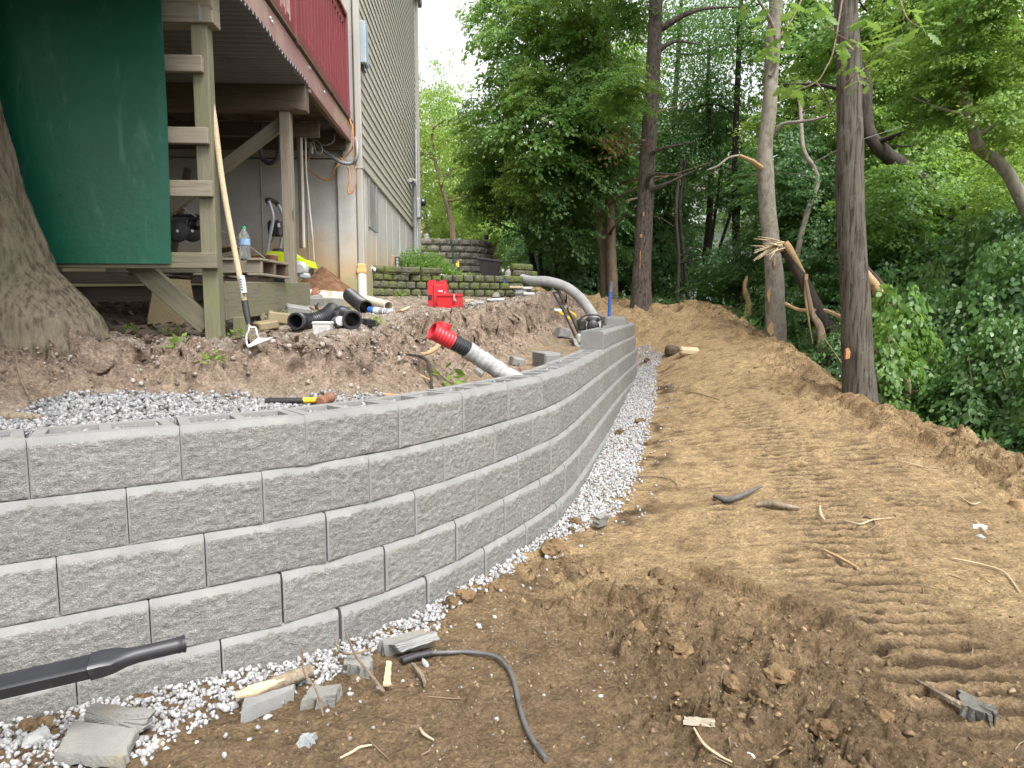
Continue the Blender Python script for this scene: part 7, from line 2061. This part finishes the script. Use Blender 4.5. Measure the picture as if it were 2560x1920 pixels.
mb = MB(); mb.lathe([(.06, 0), (.06, .03), (.04, .04)], Matrix.Translation(W(697, 632, .05)), 14); mb.box(W(705, 668, .05), (.22, .26, .12), .03); mb.box(W(770, 672, .06), (.07, .2, .12), .02); mb.build("engine", M_BLK, pw, 30)
mb = MB(); mb.lathe([(.07, -.03), (.07, .02), (.04, .05)], axis(W(752, 672, -.1), (0, -1, 0)), 16); mb.box(W(762, 690, -.1), (.09, .08, .05), .012); mb.build("pump", M_GREYP, pw, 40)
mb = MB(); mb.lathe([(.001, -.03), (.10, -.03), (.11, -.02), (.11, .02), (.10, .03), (.001, .03)], axis(W(690, 700, .0), (0, -1, 0)), 20); mb.build("wheel", M_BLK2, pw, 40)
mb = MB(); mb.tube([tuple(t_) for t_ in catmull([W(686, 588, 0), W(682, 598, -.02), W(678, 606, -.02)], 4)], .004, 5); mb.build("hose", M_BLK, pw, 50)
mw = thing("lawn_mower", AT(445, 600, 6.6), "dark lawn mower half hidden behind the front deck post", "lawn mower")
for px, py in ((443, 578), (480, 578)):
    mb = MB(); mb.lathe([(.001, -.035), (.085, -.035), (.098, -.025), (.098, .025), (.085, .035), (.001, .035)], axis(AT(px, py, 6.5 if px < 460 else 6.7), (.5, -.85, 0)), 22); w_ = mb.build("wheel", M_BLK2, mw, 40)
    mb = MB(); mb.lathe([(.001, .035), (.012, .037), (.015, .03)], axis(AT(px, py, 6.5 if px < 460 else 6.7), (.5, -.85, 0)), 18); sub(mb, "rim", M_STEEL, w_, mw, 40)
mb = MB(); mb.box(AT(470, 560, 6.85), (.4, .4, .14), .03); mb.build("deck_housing", M_BLK, mw, 30)
mb = MB(); mb.tube([tuple(t_) for t_ in catmull([AT(470, 575, 6.6), AT(472, 552, 6.6), AT(485, 546, 6.6), AT(510, 548, 6.6)], 5)], .016, 7); mb.build("handle", M_BLK, mw, 50)

# ------------------------------------------------------------------ low mossy block wall, upper block wall
def mossy_mat(name, col, mossy, amt):
    m, t, p = base_mat(name)
    v = coords(t); n = t.noise(v, 30, 5, .7); n2 = t.noise(v, 5, 6, .65)
    c = t.ramp(n, [(.3, tuple(q * .35 for q in col)), (.55, col), (.75, tuple(q * 1.5 for q in col))])
    c = t.mix(t.ramp(n2, [(.62 - .35 * amt, 0), (.8 - .35 * amt, .9)]), c, mossy)
    t.link(c, p.inputs["Base Color"]); p.inputs["Roughness"].default_value = .95; p.inputs["Specular IOR Level"].default_value = .15
    t.link(t.bump(n, .9, .02), p.inputs["Normal"])
    return m
M_MOSSB = mossy_mat("mossy_block", (.115, .11, .085), (.11, .145, .03), .5)
M_UPB = mossy_mat("old_block", (.27, .25, .215), (.16, .17, .08), .1)
def rock_block(seed, L, Dp, Hh, mat, name="block"):
    import bmesh
    nx, nz = 9, 6
    vs, fs = [], []
    rg = np.random.RandomState(seed)
    for j in range(nz):
        for i in range(nx):
            a_, b_ = i / (nx - 1) * 2 - 1, j / (nz - 1) * 2 - 1
            e = max(abs(a_) ** 6, abs(b_) ** 6)
            y = .28 * Dp * e + .10 * Dp * float(fbm(a_ * 2 + seed, b_ * 2, seed * .3, 3))
            vs.append((a_ * L / 2 * (1 - .02 * abs(b_)), y, (b_ + 1) * Hh / 2))
    n0 = len(vs)
    for j in (0, 1):
        for i in (0, 1): vs.append(((i * 2 - 1) * L / 2 * .9, Dp, j * Hh))
    for j in range(nz - 1):
        for i in range(nx - 1): fs.append((j * nx + i, j * nx + i + 1, (j + 1) * nx + i + 1, (j + 1) * nx + i))
    fs.append(tuple([(nz - 1) * nx + i for i in range(nx)] + [n0 + 3, n0 + 2]))
    fs.append(tuple([j * nx for j in range(nz)] + [n0 + 2, n0]))
    fs.append(tuple([j * nx + nx - 1 for j in range(nz - 1, -1, -1)] + [n0 + 1, n0 + 3]))
    m = MB().add(vs, fs)
    return m.mesh(name, mat, 60)
def block_run(root, poly, z0, courses, L, Dp, Hh, meshes, batter=.02, seed=0, s0=0.0, smax=None):
    rg = random.Random(seed)
    for k in range(courses):
        s = s0 + (L / 2 if k % 2 else 0) - L * .5
        while s < (smax[k] if smax else poly.a[-1] - L * .4):
            p, _ = poly.at(max(0, s)); q, _ = poly.at(max(0.01, s) + L)
            d = q - p; d /= np.hypot(*d); nr = np.array([-d[1], d[0]])
            c = (p + q) / 2 + nr * batter * k
            o = link("block", meshes[rg.randrange(len(meshes))], root)
            z = z0(c[0], c[1], k) if callable(z0) else z0 + k * Hh
            M = Matrix(((d[0], nr[0], 0, c[0]), (d[1], nr[1], 0, c[1]), (0, 0, 1, z), (0, 0, 0, 1))) @ Matrix.Rotation(rg.uniform(-.03, .03), 4, 'Z')
            M.translation = M.translation - root.location
            o.matrix_basis = M
            s += L + .004
mo = thing("mossy_wall", (-.8, 10, 1.5), "low old block wall covered with green moss behind the red fuel can", "garden wall")
MP = Poly([(-2.0, 9.05), (-1.75, 9.2), (-1.35, 9.7), (-.9, 9.95), (-.3, 10.15), (.1, 10.3), (.33, 10.6)])
mmesh = [rock_block(k, .15, .14, .102, M_MOSSB) for k in range(4)]
block_run(mo, MP, 1.52, 4, .15, .14, .102, mmesh, .012, 2)
MP2 = Poly([(-2.0, 9.06), (-1.75, 9.21), (-1.35, 9.71), (-1.1, 9.85)])
block_run(mo, MP2, 1.93, 1, .3, .14, .095, [rock_block(20 + k, .3, .14, .092, M_MOSSB) for k in range(3)], .0, 4)
MP3 = Poly([(.02, 10.5), (.2, 10.58), (.38, 10.85)])
block_run(mo, MP3, 1.92, 2, .16, .16, .1, mmesh, .03, 5)
# soil retained behind the mossy wall
uw = thing("block_wall", (-1.3, 16.5, 2.1), "tall weathered grey block wall curving behind the green bush near the house", "garden wall")
UPW = Poly(catmull([(-2.35, 16.0), (-1.9, 16.2), (-1.3, 16.3), (-.8, 16.5), (-.5, 16.9), (-.42, 17.5)], 5))
block_run(uw, UPW, 2.12, 6, .30, .25, .15, [rock_block(40 + k, .297, .25, .148, M_UPB) for k in range(5)], .008, 6)

# small things around the two garden walls
q = AT(1225, 688, 14.2)
pt = thing("planter", q, "large black tapered square planter tub standing on the grass", "planter")
mb = MB(); a_, b_ = .16, .24; z_ = q.z - .02
mb.add([(q.x - a_, q.y - a_, z_), (q.x + a_, q.y - a_, z_), (q.x + a_, q.y + a_, z_), (q.x - a_, q.y + a_, z_), (q.x - b_, q.y - b_, z_ + .34), (q.x + b_, q.y - b_, z_ + .28), (q.x + b_, q.y + b_, z_ + .28), (q.x - b_, q.y + b_, z_ + .34)],
       [(0, 3, 2, 1), (0, 1, 5, 4), (1, 2, 6, 5), (2, 3, 7, 6), (3, 0, 4, 7), (4, 5, 6, 7)]); mb.build("tub", simple("charcoal_plastic", (.035, .036, .042), .45, .15, 5, .02), pt)
mb = MB(); mb.box((q.x, q.y - b_ - .004, z_ + .31), (b_ * 2.1, .02, .03), .004, Matrix.Rotation(.125, 3, 'Y')); mb.build("rim", MATS["charcoal_plastic"], pt)
fg = thing("marker_flag", AT(1148, 690, 14), "small yellow marker flag on a wire in the grass", "flag")
mb = MB(); mb.tube([AT(1140, 700, 14), AT(1142, 668, 14), AT(1144, 648, 14)], .005, 5); mb.build("wire", M_STEEL, fg)
mb = MB(); mb.add([AT(1143, 649, 14), AT(1147, 652, 14.05), AT(1148, 666, 14.0), AT(1142, 668, 14), AT(1139, 660, 14.02)], [(0, 1, 2, 3, 4)]); mb.build("flag", M_YEL, fg)
fpst = thing("fence_post", AT(1134, 685, 14.6), "thin dark green post with netting standing in front of the grey block wall", "post")
mb = MB(); mb.tube([AT(1136, 672, 14.6), AT(1127, 598, 14.6)], .022, 7); mb.build("post", simple("dark_green_metal", (.02, .06, .045), .5), fpst, 50)
mb = MB(); rg = random.Random(5)
for k in range(14):
    f = k / 14; a_ = AT(1127 + 9 * f, 602 + 70 * f, 14.55); mb.tube([a_, a_ + Vector((.07, 0, .02)), a_ + Vector((.09, 0, -.06))], .004, 4)
mb.build("netting", MATS["dark_green_metal"], fpst)
tag(MB().tube([tuple(t_) for t_ in catmull([AT(1120, 670, 14), AT(1140, 680, 13.8), AT(1160, 684, 13.5), AT(1200, 692, 13.2)], 5)], .012, 6).build("hose", M_BLKH if False else M_BLK2, None, 50), "dark hose lying in the grass below the yellow flag", "hose")
q = AT(1034, 692, 11.0); zz = q.z
fpot = thing("flower_pot", q, "small black round plant pot on the mossy wall top", "pot")
mb = MB(); mb.lathe([(.055, 0), (.07, .10), (.078, .10), (.08, .125), (.07, .125), (.066, .1)], Matrix.Translation(q), 16); mb.build("pot", M_BLK, fpot, 40)
tag(MB().lathe([(.001, -.05), (.05, -.04), (.065, .0), (.04, .05), (.001, .07)], axis(AT(1012, 682, 10.9), (1, .3, .4)), 9).build("plastic_bag", M_LABEL, None, None), "crumpled white plastic bag left of the small black pot", "bag")
q = AT(994, 680, 10.7)
cn = thing("drink_box", q, "tall dark printed carton standing by the foundation left of the white bag", "carton")
mb = MB(); mb.box(q + Vector((0, 0, .11)), (.07, .07, .23), .006); mb.build("box", simple("dark_carton", (.06, .06, .065), .5, .5, 30), cn)
mb = MB()
for k in range(4): mb.lathe([(.018, 0), (.014, .002)], Matrix.Translation(q + Vector((.004, -.036, .05 + k * .045))) @ Matrix.Rotation(math.pi / 2, 4, 'X'), 10)
mb.build("print", simple("teal_print", (.25, .36, .34), .5), cn)
tag(MB().box(AT(982, 660, 10.8), (.05, .05, .26), .004).build("stake", M_WOODP), "short yellow wooden stake at the foundation beside the carton", "stake")
q = AT(1067, 683, 10.3)
lid = thing("reel_lid", q, "round white lid with an orange centre on the mossy wall", "lid")
mb = MB(); mb.lathe([(.05, -.012), (.052, 0), (.04, .008)], axis(q, (-.1, -1, .3)), 18); mb.build("disc", M_LABEL, lid, 40)
mb = MB(); mb.lathe([(.028, .008), (.024, .013)], axis(q, (-.1, -1, .3)), 14); mb.build("centre", simple("orange_plastic", (.6, .2, .08), .5), lid, 40)
def stripes():
    m, t, p = base_mat("striped_cloth")
    v = coords(t, False); wv = t.new("ShaderNodeTexWave"); wv.inputs["Scale"].default_value = 9; wv.inputs["Distortion"].default_value = 3
    t.link(v, wv.inputs["Vector"]); t.link(t.ramp(wv.outputs["Fac"], [(.48, (.03, .03, .035)), (.52, (.7, .7, .7))]), p.inputs["Base Color"]); p.inputs["Roughness"].default_value = .9
    return m
M_STRIPE = stripes()
for px, py, lab, s_ in ((1092, 688, "left striped black and white glove on the mossy wall", .075), (1108, 691, "right striped black and white glove on the mossy wall", .06)):
    o = lump(px, py + 6, s_, lab, M_STRIPE, px % 40, .6, "glove", "glove", 2); o.location = AT(px, py, 10.15)
o = lump(930, 690, .10, "crumpled black and white patterned bag by the downspout", M_STRIPE, 12, .5, "patterned_bag", "bag", 2); o.location = AT(926, 674, 9.15)
pr_ = thing("pliers", AT(1250, 703, 10.3), "blue handled pliers on the mossy wall step", "pliers")
mb = MB(); mb.tube([AT(1240, 704, 10.3), AT(1258, 702, 10.3), AT(1270, 700, 10.3)], [.012, .016, .012], 6); mb.tube([AT(1242, 702, 10.3), AT(1258, 705, 10.3), AT(1270, 706, 10.3)], [.012, .016, .012], 6); mb.build("handles", M_BLUE, pr_, 50)
mb = MB(); mb.tube([AT(1232, 704, 10.3), AT(1242, 703, 10.3)], [.005, .014], 6); mb.build("jaws", M_STEEL, pr_, 50)
for px, lab, mt, hh_ in ((1066, "white cap standing on the grey block wall", M_LABEL, .12), (1215, "small black pot on the right end of the grey block wall", M_BLK, .10)):
    q = AT(px, 602, 16.6); tag(MB().lathe([(.05, 0), (.06, hh_), (.04, hh_ + .01)], Matrix.Translation((q.x, q.y, 3.02)), 12).build("pot", mt, None, 40), lab, "pot")

# neighbouring house glimpsed through the wood
nh = thing("neighbour_house", AT(1800, 700, 34), "pale neighbouring house glimpsed through the leaves behind the pale trunk", "house")
M_NB = simple("white_siding", (.62, .64, .66), .5, .05, 2, 0)
c0, c1 = AT(1700, 720, 34), AT(2030, 720, 34)
mb = MB(); mb.box(((c0.x + c1.x) / 2, 36.1, 3.6), (c1.x - c0.x, 4, 6.4), 0); mb.build("wall", M_NB, nh)
pmn = None
mm = MB(); L_ = c1.x - c0.x
mm.add([(-L_ / 2, 0, 0), (L_ / 2, 0, 0), (L_ / 2, -.03, 0), (-L_ / 2, -.03, 0), (-L_ / 2, 0, .2), (L_ / 2, 0, .2)], [(0, 1, 2, 3), (3, 2, 5, 4), (0, 3, 4), (1, 5, 2)])
pmn = mm.mesh("siding_plank", M_NB)
for k in range(30):
    o = link("siding_plank", pmn, nh); o.location = Vector(((c0.x + c1.x) / 2, 34.09, .6 + k * .2)) - nh.location
mb = MB(); mb.prism([(c0.x - .4, 6.8), (c1.x + .4, 6.8), ((c0.x + c1.x) / 2, 8.6)], 33.7, 38.5); mb.build("roof", simple("grey_shingle", (.22, .17, .16), .9), nh)
